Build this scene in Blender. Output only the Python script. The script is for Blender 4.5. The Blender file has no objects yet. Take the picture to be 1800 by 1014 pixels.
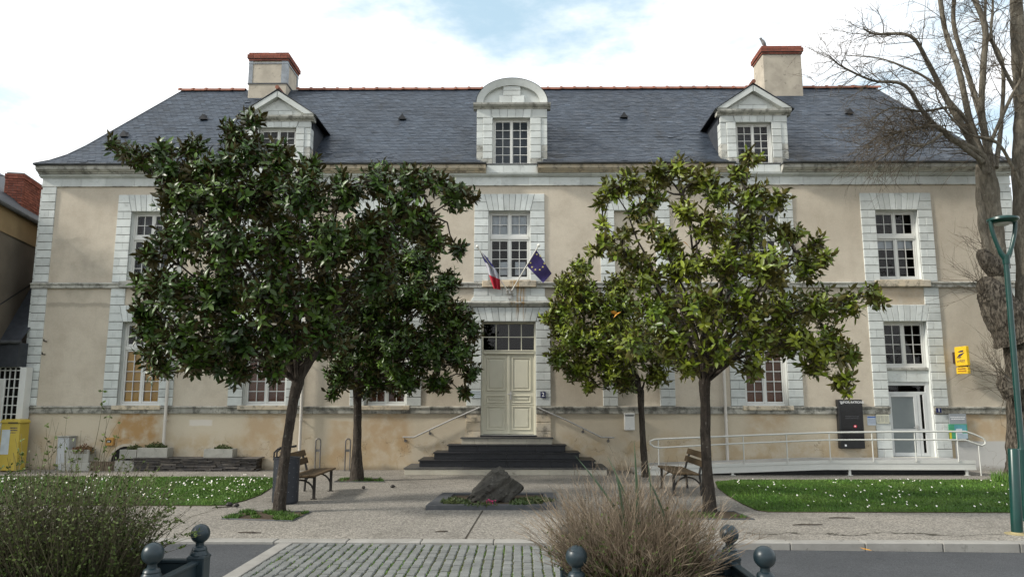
import bpy, bmesh, math, random
from mathutils import Vector, Matrix, Euler, noise
rnd = random.Random(11)
SC = bpy.context.scene
COL = SC.collection
rad = math.radians

# ------------------------------------------------------------------ camera
FPX, PW, PH = 1290.0, 1800.0, 1014.0
CAM = Vector((0.335, -20.31, 1.9))
CROT = Euler((rad(90 + 8.5466), rad(-0.031), rad(0.635)), 'XYZ')
cd = bpy.data.cameras.new('camera')
cd.sensor_width = 36.0
cd.lens = 36.0 * FPX / PW
cd.clip_end = 6000
cam = bpy.data.objects.new('camera', cd)
cam.location = CAM
cam.rotation_euler = CROT
COL.objects.link(cam)
SC.camera = cam
CMAT = CROT.to_matrix()

# ------------------------------------------------------------------ sun and sky
SUN_EL, SUN_AZ = 33.0, 0.0           # elevation ; the sun stands to the left of the facade
sun_dir = Vector((-math.cos(rad(33)) * math.cos(rad(14)), -math.cos(rad(33)) * math.sin(rad(14)), math.sin(rad(33))))
sl = bpy.data.lights.new('sun', 'SUN')
sl.energy = 2.7
sl.angle = rad(7)
sl.color = (1.0, 0.95, 0.86)
so = bpy.data.objects.new('sun', sl)
so.rotation_euler = sun_dir.to_track_quat('Z', 'Y').to_euler()
so.location = (-20, -10, 30)
COL.objects.link(so)

world = bpy.data.worlds.new('World')
SC.world = world
world.use_nodes = True
wt = world.node_tree
wt.nodes.clear()
wo = wt.nodes.new('ShaderNodeOutputWorld')
bg = wt.nodes.new('ShaderNodeBackground')
bg.inputs['Strength'].default_value = 0.1
sky = wt.nodes.new('ShaderNodeTexSky')
sky.sky_type = 'NISHITA'
sky.sun_disc = False
sky.sun_elevation = rad(SUN_EL)
sky.sun_rotation = math.atan2(sun_dir.x, sun_dir.y)
tc = wt.nodes.new('ShaderNodeTexCoord')
mp = wt.nodes.new('ShaderNodeMapping')
mp.inputs['Location'].default_value = (9.9, 4.4, 0.2)
mp.inputs['Scale'].default_value = (1.0, 1.0, 2.4)
nz = wt.nodes.new('ShaderNodeTexNoise')
nz.inputs['Scale'].default_value = 2.2
nz.inputs['Detail'].default_value = 7
nz.inputs['Roughness'].default_value = 0.60
rp = wt.nodes.new('ShaderNodeMapRange')
rp.interpolation_type = 'SMOOTHSTEP'
rp.inputs[1].default_value = 0.33
rp.inputs[2].default_value = 0.56
rp.inputs[3].default_value = 0.0
rp.inputs[4].default_value = 1.0
nz2 = wt.nodes.new('ShaderNodeTexNoise')
nz2.inputs['Scale'].default_value = 5
nz2.inputs['Detail'].default_value = 5
cr = wt.nodes.new('ShaderNodeMix')
cr.data_type = 'RGBA'
cr.inputs[6].default_value = (8.4, 8.5, 8.7, 1)
cr.inputs[7].default_value = (9.8, 9.8, 9.8, 1)
# thin veil over the blue gaps
veil = wt.nodes.new('ShaderNodeMix')
veil.data_type = 'RGBA'
veil.inputs[0].default_value = 0.50
veil.inputs[7].default_value = (5.6, 7.6, 8.4, 1)
mx = wt.nodes.new('ShaderNodeMix')
mx.data_type = 'RGBA'
L = wt.links.new
L(tc.outputs['Generated'], mp.inputs['Vector'])
L(mp.outputs['Vector'], nz.inputs['Vector'])
L(mp.outputs['Vector'], nz2.inputs['Vector'])
L(nz.outputs['Fac'], rp.inputs[0])
L(nz2.outputs['Fac'], cr.inputs[0])
L(sky.outputs['Color'], veil.inputs[6])
L(rp.outputs[0], mx.inputs[0])
L(veil.outputs[2], mx.inputs[6])
L(cr.outputs[2], mx.inputs[7])
L(mx.outputs[2], bg.inputs['Color'])
L(bg.outputs['Background'], wo.inputs['Surface'])

vs = SC.view_settings
vs.view_transform = 'Standard'
vs.look = 'None'
vs.exposure = 0.68
vs.gamma = 1.0
SC.cycles.max_bounces = 5
SC.cycles.transparent_max_bounces = 8
SC.cycles.diffuse_bounces = 2
SC.cycles.glossy_bounces = 2
SC.cycles.use_adaptive_sampling = True
SC.cycles.caustics_reflective = False
SC.cycles.caustics_refractive = False

# ------------------------------------------------------------------ pixel -> place
def ray(px, py):
    return CMAT @ Vector(((px - PW / 2) / FPX, -(py - PH / 2) / FPX, -1.0))
def F(px, py, Y=0.0):                 # pixel on the upright plane at depth Y
    d = ray(px, py)
    return CAM + d * ((Y - CAM.y) / d.y)
def G(px, py, z=0.0):                 # pixel on the level plane at height z
    d = ray(px, py)
    return CAM + d * ((z - CAM.z) / d.z)
def Fx(px, py, Y=0.0): return F(px, py, Y).x
def Fz(px, py, Y=0.0): return F(px, py, Y).z

# ------------------------------------------------------------------ objects
def tag(o, label=None, cat=None, group=None, kind=None):
    if label: o['label'] = label
    if cat: o['category'] = cat
    if group: o['group'] = group
    if kind: o['kind'] = kind
    return o
def thing(name, label, cat, loc=(0, 0, 0), rz=0.0, group=None):
    o = bpy.data.objects.new(name, None)
    o.empty_display_size = 0.2
    o.location = loc
    o.rotation_euler = (0, 0, rz)
    COL.objects.link(o)
    return tag(o, label, cat, group)
def link_mesh(name, me, parent=None):
    o = bpy.data.objects.new(name, me)
    COL.objects.link(o)
    if parent: o.parent = parent
    return o

class MB:
    def __init__(s):
        s.v = []; s.f = []; s.mi = []; s.cm = 0; s.vc = None
    def add(s, vs, fs):
        n = len(s.v)
        s.v.extend([tuple(p) for p in vs])
        for f in fs:
            s.f.append([i + n for i in f]); s.mi.append(s.cm)
        return s
    def quad(s, a, b, c, d): return s.add([a, b, c, d], [(0, 1, 2, 3)])
    def box(s, x0, x1, y0, y1, z0, z1, M=None):
        vs = [(x0, y0, z0), (x1, y0, z0), (x1, y1, z0), (x0, y1, z0), (x0, y0, z1), (x1, y0, z1), (x1, y1, z1), (x0, y1, z1)]
        if M: vs = [M @ Vector(p) for p in vs]
        return s.add(vs, [(3, 2, 1, 0), (4, 5, 6, 7), (0, 1, 5, 4), (1, 2, 6, 5), (2, 3, 7, 6), (3, 0, 4, 7)])
    def cbox(s, x0, x1, y0, y1, z0, z1, c=0.01, M=None):
        # box with every edge chamfered
        vs = []; idx = {}
        for sx in (0, 1):
            for sy in (0, 1):
                for sz in (0, 1):
                    X = (x0, x1)[sx]; Y = (y0, y1)[sy]; Z = (z0, z1)[sz]
                    dx = c if sx == 0 else -c; dy = c if sy == 0 else -c; dz = c if sz == 0 else -c
                    idx[sx, sy, sz, 0] = len(vs); vs.append((X, Y + dy, Z + dz))
                    idx[sx, sy, sz, 1] = len(vs); vs.append((X + dx, Y, Z + dz))
                    idx[sx, sy, sz, 2] = len(vs); vs.append((X + dx, Y + dy, Z))
        fs = []
        I = idx
        fs.append((I[0,0,0,0], I[0,0,1,0], I[0,1,1,0], I[0,1,0,0])); fs.append((I[1,0,0,0], I[1,1,0,0], I[1,1,1,0], I[1,0,1,0]))
        fs.append((I[0,0,0,1], I[1,0,0,1], I[1,0,1,1], I[0,0,1,1])); fs.append((I[0,1,0,1], I[0,1,1,1], I[1,1,1,1], I[1,1,0,1]))
        fs.append((I[0,0,0,2], I[0,1,0,2], I[1,1,0,2], I[1,0,0,2])); fs.append((I[0,0,1,2], I[1,0,1,2], I[1,1,1,2], I[0,1,1,2]))
        for a in (0, 1):
            for b in (0, 1):
                fs.append((I[a,b,0,0], I[a,b,0,1], I[a,b,1,1], I[a,b,1,0]) if (a + b) % 2 == 0 else (I[a,b,0,0], I[a,b,1,0], I[a,b,1,1], I[a,b,0,1]))
                fs.append((I[a,0,b,0], I[a,1,b,0], I[a,1,b,2], I[a,0,b,2]) if (a + b) % 2 == 0 else (I[a,0,b,0], I[a,0,b,2], I[a,1,b,2], I[a,1,b,0]))
                fs.append((I[0,a,b,1], I[0,a,b,2], I[1,a,b,2], I[1,a,b,1]) if (a + b) % 2 == 0 else (I[0,a,b,1], I[1,a,b,1], I[1,a,b,2], I[0,a,b,2]))
        for a in (0, 1):
            for b in (0, 1):
                for d in (0, 1):
                    t = (I[a,b,d,0], I[a,b,d,1], I[a,b,d,2])
                    fs.append(t if (a + b + d) % 2 else t[::-1])
        if M: vs = [M @ Vector(p) for p in vs]
        return s.add(vs, fs)
    def prism(s, poly, y0, y1, ch=0.0):
        # polygon in x,z (counter-clockwise seen from -y) extruded from y0 (front) to y1 ; front edge chamfered by ch
        n = len(poly)
        vs = []; fs = []
        if ch > 0:
            cx = sum(p[0] for p in poly) / n; cz = sum(p[1] for p in poly) / n
            w = max(p[0] for p in poly) - min(p[0] for p in poly); h = max(p[1] for p in poly) - min(p[1] for p in poly)
            for (x, z) in poly: vs.append((cx + (x - cx) * (1 - 2 * ch / w), y0, cz + (z - cz) * (1 - 2 * ch / h)))
            for (x, z) in poly: vs.append((x, y0 + ch, z))
            for (x, z) in poly: vs.append((x, y1, z))
            fs.append(tuple(range(n)))
            for k in (0, 1):
                for i in range(n):
                    j = (i + 1) % n
                    fs.append((k * n + j, k * n + i, (k + 1) * n + i, (k + 1) * n + j))
        else:
            for (x, z) in poly: vs.append((x, y0, z))
            for (x, z) in poly: vs.append((x, y1, z))
            fs.append(tuple(range(n))); fs.append(tuple(range(2 * n - 1, n - 1, -1)))
            for i in range(n):
                j = (i + 1) % n
                fs.append((j, i, n + i, n + j))
        return s.add(vs, fs)
    def stone(s, x0, x1, z0, z1, yf, yb, ch=0.012):
        return s.prism([(x0, z0), (x1, z0), (x1, z1), (x0, z1)], yf, yb, ch)
    def tube(s, pts, r, n=8, cap=True, sq=1.0):
        pts = [Vector(p) for p in pts]
        if not isinstance(r, (list, tuple)): r = [r] * len(pts)
        t0 = (pts[1] - pts[0]).normalized()
        ref = Vector((0, 0, 1)) if abs(t0.z) < 0.9 else Vector((1, 0, 0))
        u = t0.cross(ref).normalized()
        vs = []; fs = []
        for i, p in enumerate(pts):
            a = pts[max(i - 1, 0)]; b = pts[min(i + 1, len(pts) - 1)]
            t = (b - a)
            if t.length < 1e-9: t = t0
            t = t.normalized()
            u = (u - t * u.dot(t))
            if u.length < 1e-6: u = t.orthogonal()
            u.normalize()
            w = t.cross(u)
            for k in range(n):
                an = 2 * math.pi * k / n
                vs.append(p + (u * math.cos(an) + w * math.sin(an) * sq) * r[i])
        m = len(pts)
        for i in range(m - 1):
            for k in range(n):
                k2 = (k + 1) % n
                fs.append((i * n + k, i * n + k2, (i + 1) * n + k2, (i + 1) * n + k))
        if cap and n > 3:
            fs.append(tuple(range(n - 1, -1, -1))); fs.append(tuple((m - 1) * n + k for k in range(n)))
        return s.add(vs, fs)
    def lathe(s, c, prof, n=16):
        vs = []; fs = []
        for (r, z) in prof:
            for k in range(n):
                a = 2 * math.pi * k / n
                vs.append((c[0] + r * math.cos(a), c[1] + r * math.sin(a), c[2] + z))
        for i in range(len(prof) - 1):
            for k in range(n):
                k2 = (k + 1) % n
                fs.append((i * n + k, i * n + k2, (i + 1) * n + k2, (i + 1) * n + k))
        fs.append(tuple(range(n - 1, -1, -1))); fs.append(tuple((len(prof) - 1) * n + k for k in range(n)))
        return s.add(vs, fs)
    def ball(s, c, r, n=16, m=10):
        return s.lathe(c, [(max(r * math.sin(math.pi * i / m), 0.0005), -r * math.cos(math.pi * i / m)) for i in range(m + 1)], n)
    def build(s, name, mat, parent=None, smooth=None, kind=None):
        me = bpy.data.meshes.new(name)
        me.from_pydata(s.v, [], s.f)
        for m in (mat if isinstance(mat, (list, tuple)) else [mat]): me.materials.append(m)
        if any(s.mi): me.polygons.foreach_set('material_index', s.mi)
        if smooth is not None:
            me.polygons.foreach_set('use_smooth', [True] * len(me.polygons))
            if smooth < 179: me.set_sharp_from_angle(angle=rad(smooth))
        if s.vc is not None:
            at = me.color_attributes.new('tint', 'FLOAT_COLOR', 'POINT')
            buf = []
            for c in s.vc: buf.extend((c, c, c, 1.0))
            at.data.foreach_set('color', buf)
        me.update()
        o = link_mesh(name, me, parent)
        if kind: o['kind'] = kind
        return o

# ------------------------------------------------------------------ materials
class NT:
    def __init__(s, name):
        s.m = bpy.data.materials.new(name); s.m.use_nodes = True
        s.t = s.m.node_tree; s.n = s.t.nodes; s.l = s.t.links.new
        s.b = s.n['Principled BSDF']
        g = s.n.new('ShaderNodeNewGeometry'); s.geo = g; s.pos = g.outputs['Position']
    def noise(s, scale, detail=5, rough=0.55, vec=None, dist=0.0):
        a = s.n.new('ShaderNodeTexNoise'); a.inputs['Scale'].default_value = scale; a.inputs['Detail'].default_value = detail
        a.inputs['Roughness'].default_value = rough; a.inputs['Distortion'].default_value = dist
        s.l(vec or s.pos, a.inputs['Vector']); return a.outputs['Fac']
    def voro(s, scale, vec=None, out='Distance', feat='F1'):
        a = s.n.new('ShaderNodeTexVoronoi'); a.feature = feat; a.inputs['Scale'].default_value = scale
        s.l(vec or s.pos, a.inputs['Vector']); return a.outputs[out]
    def mapv(s, scale=(1, 1, 1), loc=(0, 0, 0)):
        a = s.n.new('ShaderNodeMapping'); a.inputs['Scale'].default_value = scale; a.inputs['Location'].default_value = loc
        s.l(s.pos, a.inputs['Vector']); return a.outputs['Vector']
    def rng(s, v, a, b, c=0.0, d=1.0, smooth=True):
        r = s.n.new('ShaderNodeMapRange'); r.interpolation_type = 'SMOOTHSTEP' if smooth else 'LINEAR'
        for i, x in ((1, a), (2, b), (3, c), (4, d)): r.inputs[i].default_value = x
        if hasattr(v, 'is_output'): s.l(v, r.inputs[0])
        else: r.inputs[0].default_value = v
        return r.outputs[0]
    def math(s, op, a, b=0.0):
        m = s.n.new('ShaderNodeMath'); m.operation = op
        for i, x in ((0, a), (1, b)):
            if hasattr(x, 'is_output'): s.l(x, m.inputs[i])
            else: m.inputs[i].default_value = x
        return m.outputs[0]
    def mix(s, fac, a, b, mode='MIX'):
        m = s.n.new('ShaderNodeMix'); m.data_type = 'RGBA'; m.blend_type = mode
        for i, x in ((0, fac), (6, a), (7, b)):
            if hasattr(x, 'is_output'): s.l(x, m.inputs[i])
            elif isinstance(x, (int, float)): m.inputs[i].default_value = x if i == 0 else (x, x, x, 1)
            else: m.inputs[i].default_value = (*x, 1)
        return m.outputs[2]
    def xyz(s):
        a = s.n.new('ShaderNodeSeparateXYZ'); s.l(s.pos, a.inputs[0]); return a.outputs
    def randv(s, lo, hi):
        o = s.n.new('ShaderNodeObjectInfo'); return s.rng(o.outputs['Random'], 0, 1, lo, hi, False)
    def tint(s):
        a = s.n.new('ShaderNodeAttribute'); a.attribute_name = 'tint'; return a.outputs['Color']
    def bump(s, h, strength=0.3, dist=0.01):
        b = s.n.new('ShaderNodeBump'); b.inputs['Strength'].default_value = strength; b.inputs['Distance'].default_value = dist
        s.l(h, b.inputs['Height']); s.l(b.outputs['Normal'], s.b.inputs['Normal'])
    def fin(s, col, rough=0.8, spec=0.3, metal=0.0):
        if hasattr(col, 'is_output'): s.l(col, s.b.inputs['Base Color'])
        else: s.b.inputs['Base Color'].default_value = (*col, 1)
        if hasattr(rough, 'is_output'): s.l(rough, s.b.inputs['Roughness'])
        else: s.b.inputs['Roughness'].default_value = rough
        s.b.inputs['Specular IOR Level'].default_value = spec
        s.b.inputs['Metallic'].default_value = metal
        return s.m
def simple(name, c1, c2=None, scale=6.0, rough=0.7, spec=0.3, bump=0.0, bscale=60, metal=0.0, rand=0.0, dist=0.006):
    t = NT(name)
    c2 = c2 or tuple(x * 0.8 for x in c1)
    col = t.mix(t.rng(t.noise(scale, 6, 0.6), 0.3, 0.7), c1, c2)
    if rand: col = t.mix(1.0, col, t.randv(1 - rand, 1 + rand), 'MULTIPLY')
    if bump: t.bump(t.noise(bscale, 4), bump, dist)
    return t.fin(col, rough, spec, metal)
# ---- rendered wall: beige roughcast with rust washes under the sills, damp and grey bloom
def smooth_box(t, x, z, x0, x1, z0, z1, sx, sz, wob):
    xw = t.math('ADD', x, t.math('MULTIPLY', wob, 0.5)); zw = t.math('ADD', z, t.math('MULTIPLY', wob, 0.3))
    a = t.math('MULTIPLY', t.rng(xw, x0 - sx, x0 + sx), t.rng(xw, x1 - sx, x1 + sx, 1, 0))
    b = t.math('MULTIPLY', t.rng(zw, z0 - sz, z0 + sz), t.rng(zw, z1 - 0.02, z1 + 0.02, 1, 0))
    return t.math('MULTIPLY', a, b)
def wall_material():
    t = NT('roughcast_render')
    x, y, z = t.xyz()
    wob = t.math('SUBTRACT', t.noise(1.6, 6, 0.6), 0.5)
    col = t.mix(t.rng(t.noise(0.55, 6, 0.6), 0.35, 0.65), (0.555, 0.49, 0.395), (0.485, 0.425, 0.34))
    col = t.mix(t.rng(t.noise(2.2, 8, 0.65), 0.42, 0.72, 0, 0.38), col, (0.40, 0.335, 0.26))
    col = t.mix(t.rng(t.noise(5.0, 8, 0.7, t.mapv((1.0, 1.0, 0.22))), 0.56, 0.75, 0, 0.30), col, (0.33, 0.285, 0.225))
    col = t.mix(0.5, col, t.rng(t.noise(26, 4, 0.6), 0.25, 0.75, 0.86, 1.14, False), 'MULTIPLY')
    # base zone: warmer, yellowed by splash water
    lowz = t.rng(t.math('ADD', z, t.math('MULTIPLY', wob, 0.7)), 0.55, 1.15, 1, 0)
    col = t.mix(t.math('MULTIPLY', t.rng(z, 1.50, 1.52, 1, 0), 0.5), col, (0.56, 0.48, 0.345))
    blot = t.rng(t.noise(1.9, 7, 0.6), 0.40, 0.62)
    col = t.mix(t.math('MULTIPLY', t.math('MULTIPLY', lowz, blot), 0.6), col, (0.42, 0.30, 0.16))
    # rust-brown wash under the sills, each with its own outline
    for (x0, x1, z0, z1, s) in ((-10.8, -9.55, 0.55, 1.52, 0.95), (-7.2, -6.0, 0.5, 1.52, 0.5), (-3.9, -2.7, 0.3, 1.52, 0.55), (6.5, 7.6, 0.95, 1.52, 0.45),
                                (10.2, 11.7, 4.5, 4.98, 0.35), (12.3, 14.2, 0.75, 1.52, 0.5), (-4.9, -4.0, 0.1, 1.3, 0.4)):
        col = t.mix(t.math('MULTIPLY', smooth_box(t, x, z, x0, x1, z0, z1, 0.18, 0.35, wob), t.math('MULTIPLY', t.rng(t.noise(3.1, 5), 0.25, 0.6), s)), col, (0.39, 0.235, 0.10))
    # grey bloom above the string course and streaks below it
    g = smooth_box(t, x, z, -13.0, -11.2, 5.1, 6.4, 0.3, 0.6, wob)
    col = t.mix(t.math('MULTIPLY', g, t.rng(t.noise(0.9, 7, .65), 0.38, 0.70, 0, 0.6)), col, (0.28, 0.255, 0.21))
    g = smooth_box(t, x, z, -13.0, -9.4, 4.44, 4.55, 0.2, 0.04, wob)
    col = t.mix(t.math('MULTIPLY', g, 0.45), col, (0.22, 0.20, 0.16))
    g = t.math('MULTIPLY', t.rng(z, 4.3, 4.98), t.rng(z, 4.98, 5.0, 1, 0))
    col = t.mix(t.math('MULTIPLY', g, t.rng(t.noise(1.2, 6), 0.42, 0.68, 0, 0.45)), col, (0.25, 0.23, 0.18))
    # a few pale repair patches with crisp edges
    col = t.mix(smooth_box(t, x, z, -8.72, -8.1, 1.17, 1.33, 0.03, 0.02, t.math('MULTIPLY', wob, 0.3)), col, (0.62, 0.57, 0.50))
    col = t.mix(t.math('MULTIPLY', smooth_box(t, x, z, 12.05, 15.0, -0.2, 0.78, 0.02, 0.02, t.math('MULTIPLY', wob, 0.05)), 0.9), col, (0.50, 0.50, 0.485))
    # damp fringe at the very foot
    col = t.mix(t.rng(t.math('ADD', z, t.math('MULTIPLY', wob, 0.25)), 0.0, 0.16, 0.55, 0), col, (0.17, 0.14, 0.10))
    # hair cracks and spalled spots
    vor = t.n.new('ShaderNodeTexVoronoi'); vor.feature = 'DISTANCE_TO_EDGE'; vor.inputs['Scale'].default_value = 0.8
    dv = t.n.new('ShaderNodeVectorMath'); dv.operation = 'ADD'
    nn = t.n.new('ShaderNodeTexNoise'); nn.inputs['Scale'].default_value = 2.5; nn.inputs['Detail'].default_value = 6
    t.l(t.pos, nn.inputs['Vector']); t.l(t.pos, dv.inputs[0]); t.l(nn.outputs['Color'], dv.inputs[1]); t.l(dv.outputs[0], vor.inputs['Vector'])
    crack = t.rng(vor.outputs['Distance'], 0.0, 0.006, 1, 0)
    spots = t.math('MULTIPLY', crack, t.rng(z, 0.75, 1.0, 0.7, 0.0))
    col = t.mix(spots, col, (0.18, 0.13, 0.08))
    h = t.math('ADD', t.math('MULTIPLY', t.noise(75, 3), 0.6), t.math('MULTIPLY', t.noise(9, 5), 0.8))
    h = t.math('SUBTRACT', h, spots)
    t.bump(h, 0.5, 0.012)
    return t.fin(col, 0.92, 0.15)
M_wall = wall_material()

def stone_material(name, c1, c2, dirt=0.5, dirtcol=(0.15, 0.15, 0.135), rnd_=0.07, low=(.56, .72)):
    t = NT(name)
    col = t.mix(t.rng(t.noise(2.5, 6), 0.35, 0.7), c1, c2)
    col = t.mix(1.0, col, t.randv(1 - rnd_, 1 + rnd_), 'MULTIPLY')
    col = t.mix(t.rng(t.noise(5.5, 8, 0.7), low[0], low[1], 0, dirt), col, dirtcol)
    x, y, z = t.xyz()
    run_ = t.math('MULTIPLY', t.math('MULTIPLY', t.rng(x, 0.02, 0.10), t.rng(x, 0.40, 0.52, 1, 0)), t.math('MULTIPLY', t.rng(z, 3.95, 4.35), t.rng(z, 5.16, 5.2, 1, 0)))
    col = t.mix(t.math('MULTIPLY', run_, t.rng(t.noise(9, 4, 0.6, t.mapv((2.2, 1, 0.12))), 0.46, 0.62, 0, 0.8)), col, (0.36, 0.19, 0.04))
    sp = t.rng(t.noise(38, 3, 0.5), 0.70, 0.76, 0, 0.35)
    col = t.mix(sp, col, tuple(x * 0.5 for x in c1))
    t.bump(t.math('ADD', t.noise(45, 4), t.math('MULTIPLY', t.noise(8, 4), 0.7)), 0.35, 0.008)
    return t.fin(col, 0.88, 0.2)
M_stone = stone_material('tuffeau_stone', (0.60, 0.622, 0.598), (0.52, 0.54, 0.515), 0.34, rnd_=0.12, low=(.53, .74))
M_stone_dirty = stone_material('weathered_stone', (0.50, 0.49, 0.44), (0.32, 0.315, 0.28), 0.75, (0.085, 0.082, 0.07), 0.12, low=(.46, .66))
M_stone_tan = stone_material('ochre_stone', (0.56, 0.47, 0.34), (0.46, 0.41, 0.33), 0.75, (0.13, 0.12, 0.10), 0.12, low=(.47, .64))
M_band = stone_material('lichen_band_stone', (0.44, 0.425, 0.37), (0.26, 0.25, 0.22), 0.80, (0.085, 0.083, 0.07), 0.14, low=(.43, .63))
M_joint = simple('joint_mortar', (0.19, 0.186, 0.172), (0.135, 0.13, 0.12), 10, 0.95, 0.1)
M_sill_stone = stone_material('step_stone', (0.47, 0.44, 0.36), (0.40, 0.37, 0.31), 0.7, (0.09, 0.085, 0.07), 0.06)

def slate_material():
    t = NT('roof_slate')
    col = t.mix(t.rng(t.noise(0.5, 5), 0.35, 0.65), (0.044, 0.057, 0.077), (0.035, 0.045, 0.061))
    col = t.mix(1.0, col, t.tint(), 'MULTIPLY')
    streak = t.noise(1.3, 7, 0.62, t.mapv((1.6, 0.35, 0.35)))
    col = t.mix(t.rng(streak, 0.55, 0.72, 0, 0.55), col, (0.022, 0.022, 0.022))
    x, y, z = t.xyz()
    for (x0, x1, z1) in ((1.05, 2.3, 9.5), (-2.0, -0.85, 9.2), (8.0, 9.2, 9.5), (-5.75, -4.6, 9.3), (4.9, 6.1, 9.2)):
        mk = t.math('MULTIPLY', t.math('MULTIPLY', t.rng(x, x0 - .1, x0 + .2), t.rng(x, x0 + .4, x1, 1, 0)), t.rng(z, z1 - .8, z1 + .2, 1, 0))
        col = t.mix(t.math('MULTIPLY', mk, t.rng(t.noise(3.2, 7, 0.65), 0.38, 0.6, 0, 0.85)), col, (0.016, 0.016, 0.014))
    lich = t.rng(t.noise(17, 4, 0.6), 0.68, 0.76, 0, 0.4)
    col = t.mix(lich, col, (0.13, 0.13, 0.115))
    t.bump(t.noise(24, 5), 0.25, 0.006)
    return t.fin(col, t.rng(t.noise(3, 4), 0.3, 0.7, 0.42, 0.62), 0.45)
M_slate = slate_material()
M_slate_plain = simple('slate_sheet', (0.045, 0.05, 0.06), (0.03, 0.034, 0.04), 6, 0.6, 0.4, 0.2, 30)
M_terracotta = simple('terracotta', (0.29, 0.125, 0.085), (0.19, 0.09, 0.065), 5, 0.85, 0.2, 0.3, 40, rand=0.2)
def brick_material(name, c1, c2):
    t = NT(name)
    col = t.mix(t.rng(t.noise(14, 6), 0.3, 0.7), c1, c2)
    col = t.mix(1.0, col, t.randv(0.72, 1.22), 'MULTIPLY')
    col = t.mix(t.rng(t.noise(3, 6, 0.65), 0.58, 0.72, 0, 0.7), col, (0.05, 0.04, 0.035))
    t.bump(t.noise(60, 4), 0.4, 0.006)
    return t.fin(col, 0.9, 0.15)
M_brick = brick_material('red_brick', (0.27, 0.095, 0.065), (0.20, 0.075, 0.055))
M_chim = stone_material('chimney_render', (0.47, 0.42, 0.34), (0.36, 0.32, 0.26), 0.95, (0.10, 0.095, 0.08), 0.03)
M_zinc = simple('zinc', (0.26, 0.28, 0.30), (0.17, 0.18, 0.19), 4, 0.5, 0.5, metal=0.6)
M_zinc_dark = simple('weathered_zinc', (0.10, 0.105, 0.11), (0.06, 0.063, 0.065), 4, 0.6, 0.4, metal=0.3)
def paint(name, c, rough=0.45, wear=0.25, spec=0.4):
    t = NT(name)
    col = t.mix(t.rng(t.noise(2.5, 6), 0.3, 0.7, 0, 0.5), c, tuple(x * 0.86 for x in c))
    col = t.mix(t.rng(t.noise(9, 8, 0.7), 0.60, 0.74, 0, wear), col, tuple(x * 0.5 for x in c))
    t.bump(t.noise(30, 3), 0.08, 0.004)
    return t.fin(col, rough, spec)
M_white = paint('white_paint', (0.72, 0.72, 0.69))
M_frame = paint('window_paint', (0.66, 0.655, 0.615), 0.5, 0.3)
M_cream = paint('cream_door_paint', (0.66, 0.63, 0.50), 0.4, 0.15)
M_ramp = paint('ramp_white_paint', (0.58, 0.58, 0.54), 0.45, 0.35)
M_pipe = paint('pipe_paint', (0.60, 0.56, 0.50), 0.5, 0.3)
M_black = simple('black_metal', (0.012, 0.012, 0.013), (0.018, 0.018, 0.019), 8, 0.4, 0.4)
M_screen = simple('dark_screen', (0.010, 0.010, 0.012), (0.014, 0.014, 0.016), 3, 0.12, 0.5)
M_blackstone = simple('black_step_stone', (0.014, 0.015, 0.018), (0.022, 0.023, 0.027), 9, 0.45, 0.4, 0.2, 50)
M_steel = simple('brushed_steel', (0.52, 0.51, 0.49), (0.44, 0.43, 0.41), 9, 0.42, 0.5, metal=0.35)
M_steel_dk = simple('worn_steel', (0.20, 0.19, 0.18), (0.14, 0.13, 0.12), 9, 0.45, 0.5, metal=0.7)
M_yellow = paint('post_yellow', (0.78, 0.50, 0.02), 0.4, 0.12)
M_yellow_dk = paint('mailbox_yellow', (0.50, 0.375, 0.06), 0.5, 0.35)
M_navy = simple('navy_blue', (0.012, 0.018, 0.09), (0.014, 0.02, 0.07), 9, 0.4)
M_orange = paint('ochre_plastic', (0.45, 0.23, 0.05), 0.5, 0.3)
M_green = simple('green_enamel', (0.003, 0.042, 0.034), (0.003, 0.032, 0.027), 5, 0.32, 0.5)
M_bollard = simple('blue_grey_cast_iron', (0.010, 0.022, 0.029), (0.014, 0.027, 0.034), 10, 0.38, 0.45, 0.12, 50)
M_bin = simple('anthracite_steel', (0.018, 0.021, 0.028), (0.024, 0.027, 0.034), 8, 0.45, 0.4)
M_wood = NT('bench_wood')
_t = M_wood
_c = _t.mix(_t.noise(6, 6, 0.6, _t.mapv((14, 1.0, 14))), (0.105, 0.070, 0.036), (0.062, 0.043, 0.024))
_t.bump(_t.noise(12, 5, 0.6, _t.mapv((12, 1, 12))), 0.3, 0.006)
M_wood = _t.fin(_t.mix(1.0, _c, _t.randv(0.8, 1.2), 'MULTIPLY'), 0.7, 0.25)
M_dark_iron = simple('dark_iron', (0.02, 0.018, 0.016), (0.03, 0.026, 0.022), 8, 0.55, 0.4)
M_concrete = stone_material('cast_concrete', (0.36, 0.35, 0.31), (0.27, 0.265, 0.235), 0.7, (0.10, 0.10, 0.085), 0.1)
M_wallslate = simple('dry_slate', (0.055, 0.052, 0.052), (0.10, 0.088, 0.075), 7, 0.75, 0.3, 0.5, 30, rand=0.45)
M_curtain = simple('white_curtain', (0.66, 0.68, 0.70), (0.58, 0.60, 0.63), 5, 0.9, 0.1)
M_paper = simple('white_paper', (0.78, 0.79, 0.80), (0.74, 0.75, 0.77), 9, 0.8, 0.2)
M_shut_or = simple('orange_shutter', (0.72, 0.39, 0.08), (0.64, 0.33, 0.065), 3, 0.6, 0.3)
M_shut_br = simple('brown_shutter', (0.26, 0.095, 0.042), (0.20, 0.072, 0.034), 3, 0.6, 0.3)
M_frost = simple('frosted_film', (0.20, 0.225, 0.225), (0.17, 0.195, 0.2), 2, 0.25, 0.5)
M_darkroom = simple('dark_interior', (0.03, 0.028, 0.026), (0.02, 0.019, 0.018), 3, 0.9, 0.1)
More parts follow.
